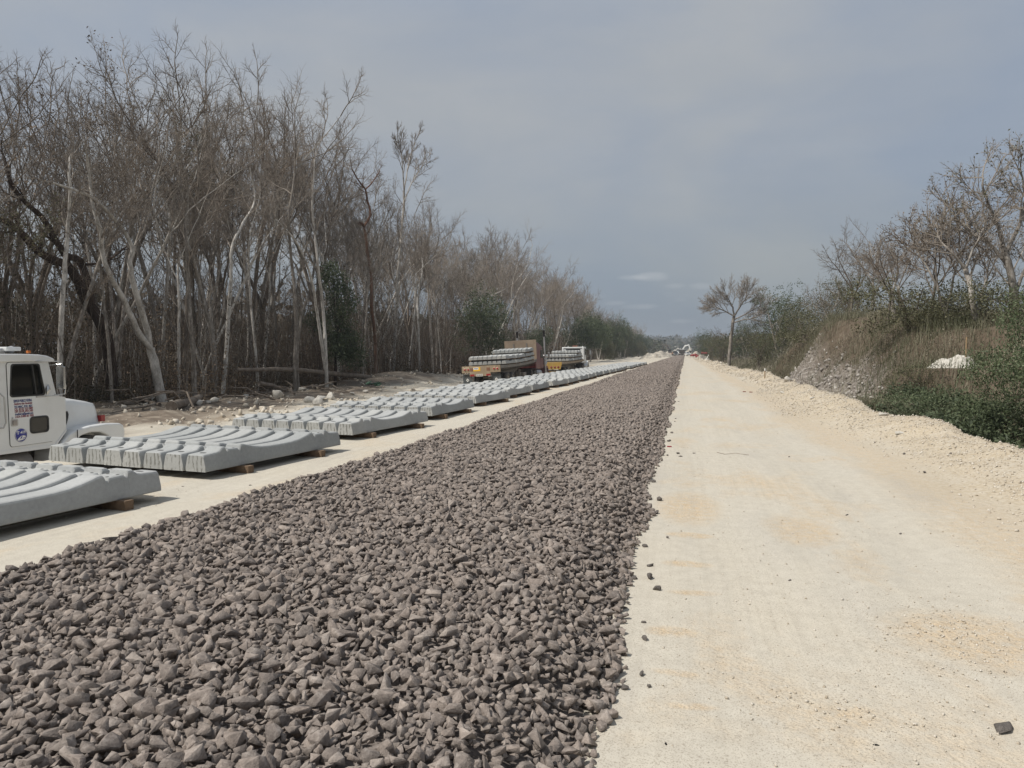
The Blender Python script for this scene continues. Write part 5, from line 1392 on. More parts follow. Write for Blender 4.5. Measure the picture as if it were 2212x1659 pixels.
traced(211, -25.0, [(Z6([(1310, 1510), (1300, 1150), (1292, 950), (1325, 800), (1330, 640)]), .12, .05, .7), (Z6([(1300, 1300), (1250, 1050), (1200, 900)]), .07, .04, .6)], "small white-stemmed tree forking beside the rear of the tan trailer", bark_pale, twig_brown, .7)
traced(212, -24.0, [([(1060, 800), (1055, 760), (1020, 690)], .14, .10, .1), ([(1015, 660), (1045, 645), (1085, 628), (1118, 603), (1140, 570), (1150, 530)], .10, .03, .9)], "white bare branch-like tree bowed over the tan trailer's headboard", bark_pale, twig_grey, .7)

# --- leafy trees and shrubs ----------------------------------------------------------
def clump_leaves(rs_, blobs, n, size, fill_=0.55):
    """blobs: (centre, radii, weight); leaves crowd towards the outside of each blob with holes between."""
    w = np.array([b[2] for b in blobs], float); w /= w.sum(); VV = []; TT = []
    for (c, r, _), ww in zip(blobs, w):
        m_ = int(n * ww)
        d = rs_.normal(size=(m_, 3)); d /= np.linalg.norm(d, axis=1)[:, None]
        rad = rs_.uniform(fill_ ** 3, 1, m_) ** (1 / 3) * (1 + .22 * np.sin(d[:, 0] * 5 + c[0]) * np.sin(d[:, 1] * 6 + c[1]) + .15 * np.sin(d[:, 2] * 9))
        # small sprigs: leaves gather round sub-points
        k = max(1, m_ // 9); idx = rs_.randint(0, k, m_)
        p = (d * rad[:, None])[idx] * np.array(r) + np.array(c) + rs_.normal(size=(m_, 3)) * size * 1.1
        VV.append(p); TT.append(np.clip((rs_.rand(k) * .6)[idx] + rs_.rand(m_) * .4, 0, 1))
    return np.concatenate(VV), np.concatenate(TT)
def leafy(name, label, cat, group, rs_, H, W_, nblob, n, size, mat_, bark, trunk_r=.12, lift=.3, stems=1, drop=.3, loc=(0, 0, 0), aspect=.5):
    root = empty(name, loc); tag(root, label, cat, group)
    t = Tree(rs_.randint(1e6)); R_ = t.r
    blobs = []
    for i in range(nblob):
        a = R_.uniform(0, 6.28); q_ = R_.random() ** .6; h = H * (lift + (1 - lift) * R_.uniform(.08, .86))
        taper = 1 - .55 * abs((h / H) - (.35 + .25 * lift)) 
        c = (W_ * .62 * q_ * taper * math.cos(a), W_ * .62 * q_ * taper * math.sin(a), h)
        s_ = R_.uniform(.22, .42)
        blobs.append((c, (W_ * s_, W_ * s_, min(H * s_ * .6, W_ * s_)), s_ ** 2))
    for k in range(stems):
        a = R_.uniform(0, 6.28); d = norm((math.cos(a) * .25 * (stems > 1), math.sin(a) * .25 * (stems > 1), 1))
        c = t.stem((R_.gauss(0, .1), R_.gauss(0, .1), -.15), d, H * .7, trunk_r, trunk_r * .3, 8, .08, .02, 0)
        for b in blobs[k::stems]:
            i_ = R_.randint(3, 6); p0 = Vector(c[0][i_]); p1 = Vector(b[0])
            t.put(1, [tuple(p0), tuple(p0.lerp(p1, .5) + Vector((0, 0, .1 * H * R_.uniform(-.5, 1)))), tuple(p1)], [trunk_r * .35, trunk_r * .22, .012])
    V, F = t.arrays((0, 1), (7, 5)); kid(root, link_mesh('stem' if cat == 'shrub' else 'trunk', tri_mesh('trunk', V, F, True), None, [bark]))
    pos, tn = clump_leaves(rs_, blobs, n, size)
    pos[:, 2] = np.maximum(pos[:, 2], .04)
    LV, LF = leaf_quads(pos, size * rs_.uniform(.6, 1.35, len(pos)), rs_, drop, aspect)
    kid(root, link_mesh('foliage' if cat == 'shrub' else 'crown', tri_mesh('crown', LV, LF, False, {'tint': np.repeat(tn, 4)}), None, [mat_]))
    return root
rl_ = np.random.RandomState(9)
def put(o, x, y, s=1.0, rz=0.0, dz=0.0, sz=None):
    o.location = (x, y, gz1(x, y) - .05 + dz); o.scale = (s, s, sz or s); o.rotation_euler = (0, 0, rz); return o
def again(o, label, x, y, s, rz, dz=0.0, sz=None):
    c = copy_tree(o); c['label'] = label; return put(c, x, y, s, rz, dz, sz)
# evergreen trees among the bare ones on the left
g_l = 'leafy green trees among the bare forest'
def at_left(px_, X0): 
    p = on_x(px_, 762, X0); return p.x, p.y
eg1 = leafy('evergreen_tree', "dark green leafy column wrapped round a trunk among the bare trees", 'tree', g_l, rl_, 9.5, 2.6, 16, 9000, .17, leaf_green, bark_dark, .12, .15, 1, .5)
x, y = at_left(722, -24.6); put(eg1, x, y, 1.0)
eg2 = leafy('evergreen_tree', "broad dark green tree standing behind the tan trailer's load", 'tree', g_l, rl_, 10.5, 5.4, 20, 13000, .20, leaf_green, bark_grey, .16, .22, 2, .5)
x, y = at_left(1050, -22.2); put(eg2, x, y, .92, .5)
x, y = at_left(1165, -22); again(eg2, "olive green tree between the two loaded trailers", x, y, .62, 2.0)
eg3 = leafy('evergreen_tree', "dark green leafy tree just past the white day cab", 'tree', g_l, rl_, 9, 5.0, 18, 11000, .24, leaf_green, bark_pale, .16, .30, 2, .4)
x, y = at_left(1292, -21.0); put(eg3, x, y, 1.2, .3)
eg4 = leafy('broadleaf_tree', "olive brown bushy tree beyond the white day cab", 'tree', g_l, rl_, 7.5, 5.0, 16, 9000, .26, leaf_olive, bark_brown, .14, .12, 3, .3)
x, y = at_left(1318, -21.5); put(eg4, x, y, 1.1, .3)
for (px_, X0, s, src, lab) in ((1255, -21.5, 1.15, eg3, "green tree with its crown above the white day cab's roof"), (1338, -22.5, 1.2, eg3, "far dark green tree, second past the white day cab"), (1352, -22, 1.3, eg4, "far olive tree, third past the white day cab"), (1372, -23, 1.3, eg3, "flat-topped far green tree near the end of the near forest"), (1392, -22, 1.25, eg3, "last dark green tree at the end of the near forest, two rounded heads"), (1365, -20, .9, eg4, "low olive bush at the far forest's foot"), (1305, -20.5, .8, eg4, "low olive bush at the forest foot ahead of the white cab"), (1275, -20.5, 1.0, eg2, "dark green tree with a broad head ahead of the white day cab"), (1325, -20, 1.15, eg2, "broad green tree beyond the bushy olive brown one"), (1348, -19.5, 1.1, eg2, "far broad green tree on the left, where the forest lowers"), (1380, -19.5, .95, eg4, "far olive bush beside the pale rubble heap"), (1232, -24.5, .75, eg4, "olive bush at the forest foot behind the white day cab")):
    x, y = at_left(px_, X0); again(src, lab, x, y, s, rt.uniform(0, 6))

# --- understorey of the forest: thin stems and dead leaves, one mass ------------------
ru = np.random.RandomState(3)
stem_m = leaf_mat('understorey_stems', [(0, (0.055, 0.040, 0.027)), (0.5, (0.115, 0.086, 0.061)), (0.78, (0.17, 0.135, 0.10)), (0.95, (0.42, 0.39, 0.345))], 0.0)
def undergrowth():
    t = Tree(500); R_ = t.r
    for (n, y0, y1, x0, x1, h0, h1, rr) in ((3200, 12, 62, -25.2, -46, 2.5, 11, .018), (3000, 62, 135, -24.5, -40, 3.0, 11, .028), (1500, 135, 270, -23.8, -38, 3, 10, .05), (1300, 8, 120, -32, -66, 9, 14, .045)):
        for i in range(n):
            x = x0 - (x0 - x1) * R_.random() ** 1.2; y = R_.uniform(y0, y1)
            h = R_.uniform(h0, h1) * R_.uniform(.5, 1)
            d = norm((R_.gauss(0, .16), R_.gauss(0, .16), 1))
            c = t.stem((x, y, gz1(x, y) - .1), d, h, rr * R_.uniform(.5, 1.3), rr * .25, 5, .09, .02, 0)
            for k in range(3 if y < 130 else 1):
                j = R_.randint(2, 5)
                t.stem(c[0][j], side_dir(c[1][j], R(R_.uniform(20, 50)), R_.uniform(0, 6.28)), h * R_.uniform(.2, .45), rr * .4, rr * .18, 3, .16, .02, 1)
    V, F = t.arrays((0, 1), (4, 3))
    LP = []; SZ = []; TN = []
    for (n, y0, y1, x0, x1, hh, s) in ((250000, 10, 64, -25.2, -48, 8.0, .125), (130000, 62, 135, -24.6, -44, 8.0, .16), (60000, 135, 270, -24.0, -42, 8.5, .32)):
        x = x0 - (x0 - x1) * ru.rand(n) ** 1.1; y = ru.uniform(y0, y1, n)
        cl = np.clip(.55 + 1.8 * fbm(x * .35, y * .35, 3), .10, 1.5)
        z = gz(x, y) + hh * ru.rand(n) ** 2.0 * cl
        LP.append(np.stack([x, y, z], 1)); SZ.append(s * ru.uniform(.5, 1.4, n)); TN.append(np.clip(.5 * ru.rand(n) + .25 + 1.2 * fbm(x * .3 + 5, y * .3 + z * .35, 3), 0, 1))
    LV, LF = leaf_quads(np.concatenate(LP), np.concatenate(SZ), ru, .3, .5)
    sv = np.repeat(ru.rand(len(V) // 4 + 1), 4)[:len(V)]
    tint = np.concatenate([np.clip(.5 + .9 * fbm(V[:, 0] * 2.1, V[:, 1] * 2.1, 2), 0, 1), np.repeat(np.concatenate(TN), 4)])
    me = tri_mesh('undergrowth', np.concatenate([V, LV]), np.concatenate([F, LF + len(V)]), False, {'tint': tint}, np.concatenate([np.zeros(len(F), int), np.ones(len(LF), int)]))
    tag(link_mesh('undergrowth', me, None, [stem_m, leaf_wood]), "tangled brown understorey of thin stems and dead leaves inside the forest", kind='stuff')
undergrowth()
# --- far woods, one mass on either side of the line ------------------------------------
def far_woods():
    P = []; S = []; T = []
    for (n, y0, y1, xa, xb, h0, s) in ((26000, 260, 460, -23, -75, 9.5, .8), (24000, 440, 1000, -14, -120, 10, 1.6), (14000, 900, 2600, -160, 120, 17, 4.5), (9000, 130, 300, 7.5, 36, 5.5, .55), (16000, 300, 1000, 8, 110, 9.5, 1.5), (9000, 110, 400, 40, 130, 8, 1.3), (12000, 70, 260, -40, -110, 9, 1.2), (6000, 10, 80, -50, -100, 8, .8)):
        x = ru.uniform(min(xa, xb), max(xa, xb), n); y = y0 + (y1 - y0) * ru.rand(n) ** 1.2
        q_ = 24.0 if s > .7 else 9.0
        top = h0 * np.clip(.80 + .55 * fbm(x / (q_ * .5), y / (q_ * .9), 4), .3, 1.25)
        if y0 >= 900: top = top * (.75 + .25 * (np.abs(x) > 6))
        z = top * (1 - ru.rand(n) ** 2.2 * .95)
        P.append(np.stack([x, y, gz(x, y) + z], 1)); S.append(s * ru.uniform(.5, 1.3, n)); T.append(np.clip(.5 + 1.2 * fbm(x / q_ + 3, y / q_, 3) + .3 * (ru.rand(n) - .5), 0, 1))
    LV, LF = leaf_quads(np.concatenate(P), np.concatenate(S), ru, .1, .7)
    fm = leaf_mat("far_wood_foliage", [(0, (0.030, 0.038, 0.02)), (0.35, (0.052, 0.06, 0.032)), (0.6, (0.085, 0.078, 0.055)), (1, (0.13, 0.112, 0.088))], .2)
    tag(link_mesh('far_woods', tri_mesh('far_woods', LV, LF, False, {'tint': np.repeat(np.concatenate(T), 4)}), None, [fm]), "far grey green woods on both sides of the line", kind='stuff')
far_woods()

# --- right hand side --------------------------------------------------------------------
def grass_blades(pos, h, rs_, tint, w=.012, lean=.6):
    n = len(pos); a = rs_.uniform(0, 6.28, n); d = np.stack([np.cos(a), np.sin(a), np.zeros(n)], 1); e_ = np.stack([-np.sin(a), np.cos(a), np.zeros(n)], 1)
    w_ = (w if hasattr(w, '__len__') else np.full(n, w))[:, None]; H_ = h[:, None]; up = np.array([0, 0, 1.0]); l = (lean * rs_.uniform(.2, 1.4, n))[:, None]
    m1 = pos + up * H_ * .55 + d * H_ * l * .3; t1_ = pos + up * H_ * .95 + d * H_ * l
    V = np.stack([pos - e_ * w_, pos + e_ * w_, m1 + e_ * w_ * .7, m1 - e_ * w_ * .7, t1_], 1).reshape(-1, 3)
    b = np.arange(n)[:, None] * 5
    F = np.concatenate([b + np.array([[0, 1, 2, 3]]), b + np.array([[3, 2, 4, 4]])])
    T3 = np.concatenate([b + np.array([[0, 1, 2]]), b + np.array([[0, 2, 3]]), b + np.array([[3, 2, 4]])])
    return V, T3, np.repeat(tint, 5)
rg = np.random.RandomState(21)
parts = []
for (n, y0, y1, x0, x1, h0, h1, w) in ((70000, 16, 66, 5.8, 19, .15, .65, .008), (9000, 16, 66, 6.5, 19, .5, 1.2, .006), (12000, 10, 30, 8, 22, .2, .8, .007), (14000, 55, 130, 4.6, 16, .2, .7, .014), (7000, 50, 110, 5, 30, .3, .9, .014)):
    x = rg.uniform(x0, x1, n); y = rg.uniform(y0, y1, n)
    rk = sst(25, 31, y) * (1 - sst(43, 52, y)) * (1 - sst(6.6, 8.0, x)) * (y < 66)
    cl = .5 + 1.1 * fbm(x * .5, y * .5, 3)
    rk = np.maximum(rk, (np.hypot(x - 7.8, y - 24.2) < 1.05) * 1.3)
    k = (rg.rand(n) > rk * .62) & (rg.rand(n) < np.clip(cl + .35, .12, 1)); x, y, cl = x[k], y[k], cl[k]
    h = (h0 + (h1 - h0) * rg.rand(len(x))) * np.clip(cl + .4, .35, 1.2)
    tn = np.clip(.45 + 1.2 * fbm(x * .35 + 7, y * .3, 3) + .5 * (rg.rand(len(x)) - .5), 0, 1)
    parts.append(grass_blades(np.stack([x, y, gz(x, y) - .03], 1), h, rg, tn, w))
V, F, T = merge(parts)
tag(link_mesh('dry_grass', tri_mesh('dry_grass', V, F, False, {'tint': T}), None, [grass_m]), "dry brown grass covering the mound beside the road", kind='stuff')
# weeds: grey green low scrub on the mound and ditch
P = []; S = []; T = []
for (n, y0, y1, x0, x1, h, s) in ((60000, 14, 66, 5.4, 19, 1.0, .055), (18000, 50, 120, 4.3, 14, .8, .11), (14000, 24, 56, 5.0, 8.5, .5, .05)):
    x = rg.uniform(x0, x1, n); y = rg.uniform(y0, y1, n); cl = fbm(x * .45 + 2, y * .4, 3)
    rk = sst(25, 31, y) * (1 - sst(43, 52, y)) * (1 - sst(6.6, 8.0, x)) * (y < 66)
    rk = np.maximum(rk, (np.hypot(x - 7.8, y - 24.2) < 1.05) * 1.7)
    k = (cl > -.16) & (rg.rand(n) > rk * .62); x, y, cl = x[k], y[k], cl[k]
    P.append(np.stack([x, y, gz(x, y) + h * rg.rand(len(x)) * np.clip(cl * 2.6 + .3, .1, 1.3)], 1)); S.append(s * rg.uniform(.5, 1.5, len(x))); T.append(np.clip(rg.rand(len(x)) * .7 + .3 * (cl > .2), 0, 1))
LV, LF = leaf_quads(np.concatenate(P), np.concatenate(S), rg, .2, .5)
leaf_weed = leaf_mat("grey_green_weeds", [(0, (0.06, 0.062, 0.036)), (0.35, (0.11, 0.106, 0.064)), (0.6, (0.155, 0.136, 0.09)), (0.85, (0.21, 0.187, 0.135)), (1, (0.29, 0.265, 0.205))])
tag(link_mesh('weeds', tri_mesh('weeds', LV, LF, False, {'tint': np.repeat(np.concatenate(T), 4)}), None, [leaf_weed]), "grey green weeds straggling over the mound and ditch", kind='stuff')

g_s = 'green shrubs along the ditch beside the gravel bank'
sh1 = leafy('leafy_shrub', "large dark green shrub cut by the frame's edge beside the gravel bank", 'shrub', g_s, rl_, 2.3, 3.0, 16, 9000, .085, leaf_mid, bark_brown, .03, .02, 5, .5, aspect=.42)
put(sh1, 6.3, 14.9, .60, .4, 0, .72)
sh2 = leafy('leafy_shrub', "dark green broad-leaved shrub hanging low over the crest of the bank", 'shrub', g_s, rl_, 1.4, 2.4, 14, 6500, .085, leaf_green, bark_brown, .03, .02, 5, .5)
put(sh2, 5.5, 16.4, .95, 1.0)
again(sh2, "green shrub at the near end of the pale rubble by the bank", 5.5, 21.6, 1.0, 2.2, 0, 1.0)
again(sh1, "wide grey green shrub right of the pale rubble, over the bank's crest", 5.6, 19.6, .66, 5.2, 0, .66)
again(sh2, "low leafy shrub between the grey green ones, over the bank's crest", 5.3, 18.0, .95, .3, 0, .95)
again(sh1, "grey green shrub under the sand heap, nearest the gravel crest", 5.5, 16.9, .6, 2.6, 0, .62)
again(sh2, "dark shrub tucked under the frame-edge shrubs at the crest", 5.2, 14.6, .9, 3.6, 0, .8)
again(sh1, "green shrub below the spiky dry grass tussock", 6.2, 19.0, .6, 1.4, 0, .62)
again(sh1, "tall grey green shrub standing over the others at the frame's edge", 7.1, 16.4, .55, 3.4, 0, .95)
again(sh2, "dark low shrub in the ditch behind the first shrubs", 6.4, 21.0, .85, 4.1, 0, .85)
sh3 = leafy('leafy_shrub', "olive shrub with small leaves on the slope left of the tussock", 'shrub', g_s, rl_, 1.3, 1.9, 12, 4200, .06, leaf_olive, bark_brown, .025, .02, 6, .1)
put(sh3, 6.7, 23.5, .7, .2)
again(sh3, "grey olive shrub on the mound above the rock face", 9.4, 32.0, .8, 1.9)
again(sh2, "dark green shrub at the foot of the rock face", 5.7, 24.8, .5, .9)
again(sh3, "pale olive bush at the far shoulder of the mound", 7.9, 52.0, 1.6, 3.2)
again(sh3, "olive bush right of the white sand heap", 9.2, 20.5, .8, 5.0)
# big olive bush under the trees and dark green trees further on
g_r = 'bushy trees right of the road'
br1 = leafy('bushy_tree', "dark olive round bush under the bare trees on the mound", 'tree', g_r, rl_, 3.3, 4.2, 16, 5200, .11, leaf_olive, bark_brown, .06, .05, 5, .2)
p = on_y(1965, 700, 33); put(br1, p.x, p.y, .9, .2)
br2 = leafy('bushy_tree', "tall dark green tree with an open leafy top behind the lone fan-crowned tree", 'tree', g_r, rl_, 11, 6.0, 24, 10000, .20, leaf_green, bark_grey, .16, .18, 3, .3)
p = on_y(1690, 762, 84); put(br2, p.x, p.y, .80, .7)
br3 = leafy('bushy_tree', "broad dark olive tree beside the tall dark green one", 'tree', g_r, rl_, 8, 6.5, 22, 8000, .15, leaf_olive, bark_brown, .14, .06, 4, .2)
p = on_y(1735, 762, 74); put(br3, p.x, p.y, .80, .3)
for (px_, Y0, s, src, lab) in ((1655, 92, .7, br3, "low dark bush between the lone fan-crowned tree and the tall green tree"), (1560, 120, .62, br3, "dark green bush at the foot of the lone fan-crowned tree, road side"), (1535, 165, .72, br3, "far dark bush right of the road's end"), (1790, 62, .66, br3, "olive brown tree in front of the distant pylon"), (1640, 75, .5, br3, "low green bush on the ditch beside the lone fan-crowned tree"), (2110, 30, .62, br1, "dark bush right of the big bare tree's foot"), (2200, 28, .7, br1, "dark bush at the mound top under the tallest right tree"), (1840, 56, .5, br3, "grey olive tree right of the pylon"), (1520, 215, .85, br2, "farthest green tree at the right of the road"), (1610, 135, .7, br2, "dark green tree just behind the lone fan-crowned tree")):
    p = on_y(px_, 762, Y0); again(src, lab, p.x, p.y, s, rt.uniform(0, 6))
# bare trees on the mound
def P_wide(d=1.0):
    return [None, (8 * d, .30, R(46), .50, 7, .12, .05, .5, .022), (7 * d, .22, R(42), .50, 5, .13, .03, .55, .013), (5 * d, .18, R(40), .5, 3, .14, .015, .62, .0085), (3.2 * d, .2, R(38), .5, 2, .14, .01, .65, .006)]
traced(301, 0, [([(2200, 800), (2195, 690), (2190, 620), (2170, 545)], .15, .11, 0), ([(2170, 545), (2155, 490), (2135, 440), (2122, 400), (2125, 370)], .075, .02, .9), ([(2172, 550), (2200, 490), (2215, 430), (2205, 370)], .08, .02, .9), ([(2180, 580), (2140, 530), (2095, 500), (2065, 470)], .06, .02, .9), ([(2190, 640), (2215, 580), (2260, 520)], .07, .02, .9)],
       "tallest bare tree on the mound, cut by the frame's edge, with leaf buds", bark_grey, twig_grey, leaves=(leaf_olive, .35, .085, rs4), P=P_wide(1.0), onY=29)
traced(302, 0, [([(2060, 790), (2055, 720), (2040, 660)], .10, .08, 0), ([(2040, 660), (2010, 590), (1985, 550), (1970, 515)], .05, .02, 1.0), ([(2045, 680), (2060, 600), (2075, 540), (2070, 490)], .05, .02, 1.0), ([(2050, 700), (2025, 620), (2020, 540), (2030, 490)], .05, .02, .9)],
       "brown wide-crowned bare tree on the mound with pinkish buds", bark_grey, twig_brown, leaves=(leaf_dry, .55, .08, rs4), P=P_wide(1.0), onY=31)
traced(303, 0, [([(2115, 790), (2112, 720), (2100, 640), (2085, 580)], .12, .08, 0), ([(2085, 580), (2110, 520), (2130, 480)], .05, .02, .9), ([(2085, 580), (2050, 540), (2025, 510)], .05, .02, .9), ([(2108, 700), (2125, 620), (2150, 560)], .05, .02, .8)],
       "grey bare tree between the brown wide-crowned tree and the tallest one", bark_grey, twig_grey, leaves=(leaf_dry, .25, .08, rs4), P=P_wide(.95), onY=29)
traced(304, 0, [([(1945, 760), (1935, 700), (1925, 640)], .12, .09, 0), ([(1925, 640), (1900, 600), (1885, 570)], .06, .025, 1.0), ([(1925, 640), (1940, 590), (1935, 560)], .06, .025, 1.0)],
       "slim grey bare tree left of the round olive bush", bark_grey, twig_grey, leaves=(leaf_dry, .4, .09, rs4), P=P_wide(.9), onY=38)
g_b = 'smaller bare trees right of the road'
wt = []
for sd, lab in ((311, "small twiggy grey tree among the bushes right of the road"), (312, "small brown twiggy tree among the bushes right of the road")):
    t = Tree(sd); c = t.stem((0, 0, -.2), (0.05, 0, 1), 3.2, .12, .08, 5, .07, .02, 0)
    az = 0
    for k in range(4):
        az += 1.6; c2 = t.stem(c[0][-1 - k % 3], side_dir(c[1][-1], R(28), az), 3.6, .06, .025, 6, .12, .04, 0); t.grow(*c2, 3.6, 1, P_wide(.85))
    wt.append(tree_object(t, 'bare_tree', lab, 'tree', g_b + ': ' + lab.split(' tree')[0], (0, 0, 0), bark_grey if sd == 311 else bark_brown, twig_grey if sd == 311 else twig_brown))
first_ = [True, True]
for i, (px_, Y0, s) in enumerate(((1880, 44, .72), (1835, 52, .75), (1790, 60, .75), (1915, 37, .55), (1720, 84, .75), (1755, 90, .9), (1605, 150, .95), (1560, 190, 1.1), (1945, 50, .75), (2010, 37, .6), (2180, 40, .7), (1850, 62, .9), (2090, 42, .7), (1690, 100, .9))):
    k = i % 2; o = wt[k] if first_[k] else copy_tree(wt[k]); first_[k] = False
    p = on_y(px_, 762, Y0); put(o, p.x, p.y, s, rt.uniform(0, 6.28))
# lone tree
PL = [None, (9, .25, R(36), .72, 6, .07, .02, .5, .032), (8, .2, R(32), .45, 4, .09, .02, .55, .022), (7, .15, R(34), .5, 3, .10, .02, .6, .013), (5, .2, R(32), .55, 2, .1, .02, .7, .009)]
traced(401, 0, [([(1573, 792), (1577, 750), (1580, 720), (1584, 690), (1586, 683)], .22, .16, 0), ([(1586, 683), (1570, 674), (1553, 666), (1540, 660)], .10, .03, 1.3), ([(1586, 683), (1583, 664), (1576, 650), (1568, 636)], .11, .04, 1.3), ([(1586, 683), (1597, 665), (1609, 648), (1617, 634)], .11, .04, 1.3), ([(1587, 690), (1607, 680), (1630, 668), (1645, 660)], .09, .03, 1.3), ([(1585, 697), (1605, 691), (1625, 688), (1640, 680)], .08, .03, .6)],
       "lone grey-trunked bare tree with a fan-shaped crown beside the road", bark_grey, twig_grey, P=PL, onY=92)
# spiky dry tussock
def tussock(name, label, loc, n, h, seed):
    r_ = np.random.RandomState(seed); root = empty(name, loc); tag(root, label, 'grass clump')
    a = r_.uniform(0, 6.28, n); q_ = r_.rand(n) ** .7 * .35
    V, F, T = grass_blades(np.stack([q_ * np.cos(a), q_ * np.sin(a), np.zeros(n)], 1), h * r_.uniform(.5, 1.1, n), r_, np.clip(r_.rand(n) * .8, 0, 1), .012, .9)
    kid(root, link_mesh('blades', tri_mesh('blades', V, F, False, {'tint': T}), None, [grass_m]))
    V, F, T = grass_blades(np.stack([q_ * np.cos(a), q_ * np.sin(a), np.zeros(n)], 1)[:n // 2], h * .55 * r_.uniform(.5, 1.1, n // 2), r_, np.clip(.6 + r_.rand(n // 2) * .4, 0, 1), .012, 2.2)
    kid(root, link_mesh('dead_skirt', tri_mesh('dead_skirt', V, F, False, {'tint': T}), None, [grass_m]))
    return root
p = on_y(2030, 790, 17.5); tussock('grass_tussock', "big spiky tussock of dry grass beside the white sand heap", (p.x, p.y, gz1(p.x, p.y)), 1500, 1.25, 3)
p = on_y(1880, 850, 19.5); tussock('grass_tussock', "small dry grass tuft at the foot of the rock face", (p.x, p.y, gz1(p.x, p.y)), 500, .8, 4)

# ------------------------------------------------------------------ small things on the ground
def hit(px, py, dz=0.0):
    d = ray(px, py); o = Vector((0, 0, CAM_H)); t = 1.5
    while t < 700:
        p = o + d * t
        if p.z <= gz1(p.x, p.y) + dz: return p
        t += max(.03, t * .004)
    return o + d * t
rsm = np.random.RandomState(71)
grey_stone = stone_m
def rock_mat(name, a, b, sc=6):
    mt, nt, bs = new_mat(name); P = objc(nt)
    n1 = noise(nt, P, sc, 6, 0.7)
    c = ramp(nt, n1, [(0.3, a), (0.65, b)]); nt.links.new(c, bs.inputs['Base Color'])
    bs.inputs['Roughness'].default_value = .95; bs.inputs['Specular IOR Level'].default_value = .15
    bump(nt, bs, noise(nt, P, sc * 5, 5, .7), .6, .03); return mt
white_rock = rock_mat("white_limestone", (.36, .335, .29), (.62, .59, .53))
dark_rock = rock_mat("dark_stray_stone", (.10, .09, .082), (.19, .168, .15), 25)
black_bit = rock_mat("black_asphalt_bit", (.012, .012, .012), (.035, .034, .032), 40)
ash_m = rock_mat("grey_ash", (.05, .05, .05), (.22, .21, .2), 60)
def stone(name, label, cat, group, p, size, mat_, flat=.7, squash=(1, 1, 1), rz=None):
    v, f = rock_proto(rsm, rsm.randint(12, 18), .07, flat)
    if size > .15:
        v = v * (1 + .07 * np.sin(v[:, [1]] * 7 + v[:, [2]] * 5))
    a = rsm.uniform(0, 6.28) if rz is None else rz; c, s_ = math.cos(a), math.sin(a)
    v = v * size * np.array(squash); v = v @ np.array([[c, s_, 0], [-s_, c, 0], [0, 0, 1]])
    v[:, 2] -= v[:, 2].min() + size * .08
    o = link_mesh(name, tri_mesh(name, v, f, False, {'tint': np.full(len(v), .6)}), None, [mat_])
    o.location = p
    return tag(o, label, cat, group)
def wid(p, px): return px / FPX * (Vector(p) - Vector((0, 0, CAM_H))).length / 2
for (a, b, w, lab, sq) in ((2165, 1577, 56, "big dark grey stone lying alone on the pale road, the largest there", (1, .75, .6)), (1952, 1531, 19, "small rounded brown stone on the road, left of the big dark stone", (1, .8, .7)),
        (1424, 1081, 20, "dark stray stone lying off the ballast edge, outer one of a pair", (1, .8, .8)), (1404, 1080, 15, "dark stray stone touching the ballast edge, inner one of a pair", (1, .8, .8)), (1389, 1138, 22, "upright dark stone leaning against the ballast edge", (.9, .8, 1.2)),
        (1393, 1183, 17, "block-shaped dark stone alone just off the ballast edge", (1, .9, 1.1)), (1342, 1396, 34, "dark stone at the foot of the ballast's bulging edge", (1, .8, .9)), (1470, 987, 12, "dark stone off the ballast near the red scrap", (1, .8, .8)),
        (1499, 980, 10, "flat dark chip on the road beside the thin wire", (1, .6, .4)), (1411, 1043, 14, "dark stone just outside the ballast, above the pair", (1, .8, .8)), (1372, 1252, 24, "dark stone spilled at the ballast's ragged edge", (1, .8, .8)),
        (1447, 953, 8, "small dark stone between ballast and red scrap", (1, .8, .8)), (1460, 905, 7, "dark pebble off the ballast, far up the road", (1, .8, .8)), (1466, 868, 6, "tiny dark pebble farthest up the ballast edge", (1, .8, .8)),
        (1996, 1022, 12, "dark stone on the gravel bank beside the white track mark", (1, .8, .8)), (1953, 982, 9, "dark stone on the gravel bank above the white mark", (1, .8, .8)), (2054, 981, 8, "dark stone high on the gravel bank at right", (1, .8, .8)), (1889, 957, 7, "dark stone in the middle of the gravel bank", (1, .8, .8)),
        (1767, 895, 7, "flat dark stone at the road's edge by the gravel bank", (1, .6, .4)), (1735, 874, 6, "dark stone among pale rocks on the gravel bank", (1, .8, .8)), (1705, 988, 5, "dark pebble in the middle of the road, far off", (1, .8, .8)),
        (1945, 1155, 12, "dark pebble next to the ash smear on the road", (1, .8, .5)), (395, 1052, 8, "small dark stone on the sand between sleepers and ballast", (1, .8, .6)), (542, 1049, 12, "dark stone on the sand close to the ballast's left edge", (1, .8, .7)), (1706, 1255, 14, "flat tan stone alone in the middle of the road", (1, .6, .4))):
    p = hit(a, b); stone('stray_stone', lab, 'stone', 'stray stones on the road', p, wid(p, w), dark_rock, .8, sq)
for i in range(17):
    yy = 3.0 + 14 * rt.random() ** 1.6; xx = BR + .10 + .16 * rt.random() ** 2.2
    stone('stray_stone', "small dark stray stone lying just off the right edge of the ballast bed", 'stone', 'small stones spilled off the right edge of the ballast', (xx, yy, gz1(xx, yy)), rt.uniform(.015, .042), dark_rock, .8, (1, .8, .8))
for (a, b, w, lab, sq) in ((1892, 1614, 20, "curled black scrap of asphalt on the road near the big stone", (1, .6, .5)), (1440, 1609, 16, "black asphalt crumb on the road near the ballast's foot", (1, .6, .5)), (1829, 1113, 16, "flat black chip on the road, farthest of the black scraps", (1, .5, .35))):
    p = hit(a, b); stone('asphalt_scrap', lab, 'scrap', 'black scraps on the road', p, wid(p, w), black_bit, .7, sq)
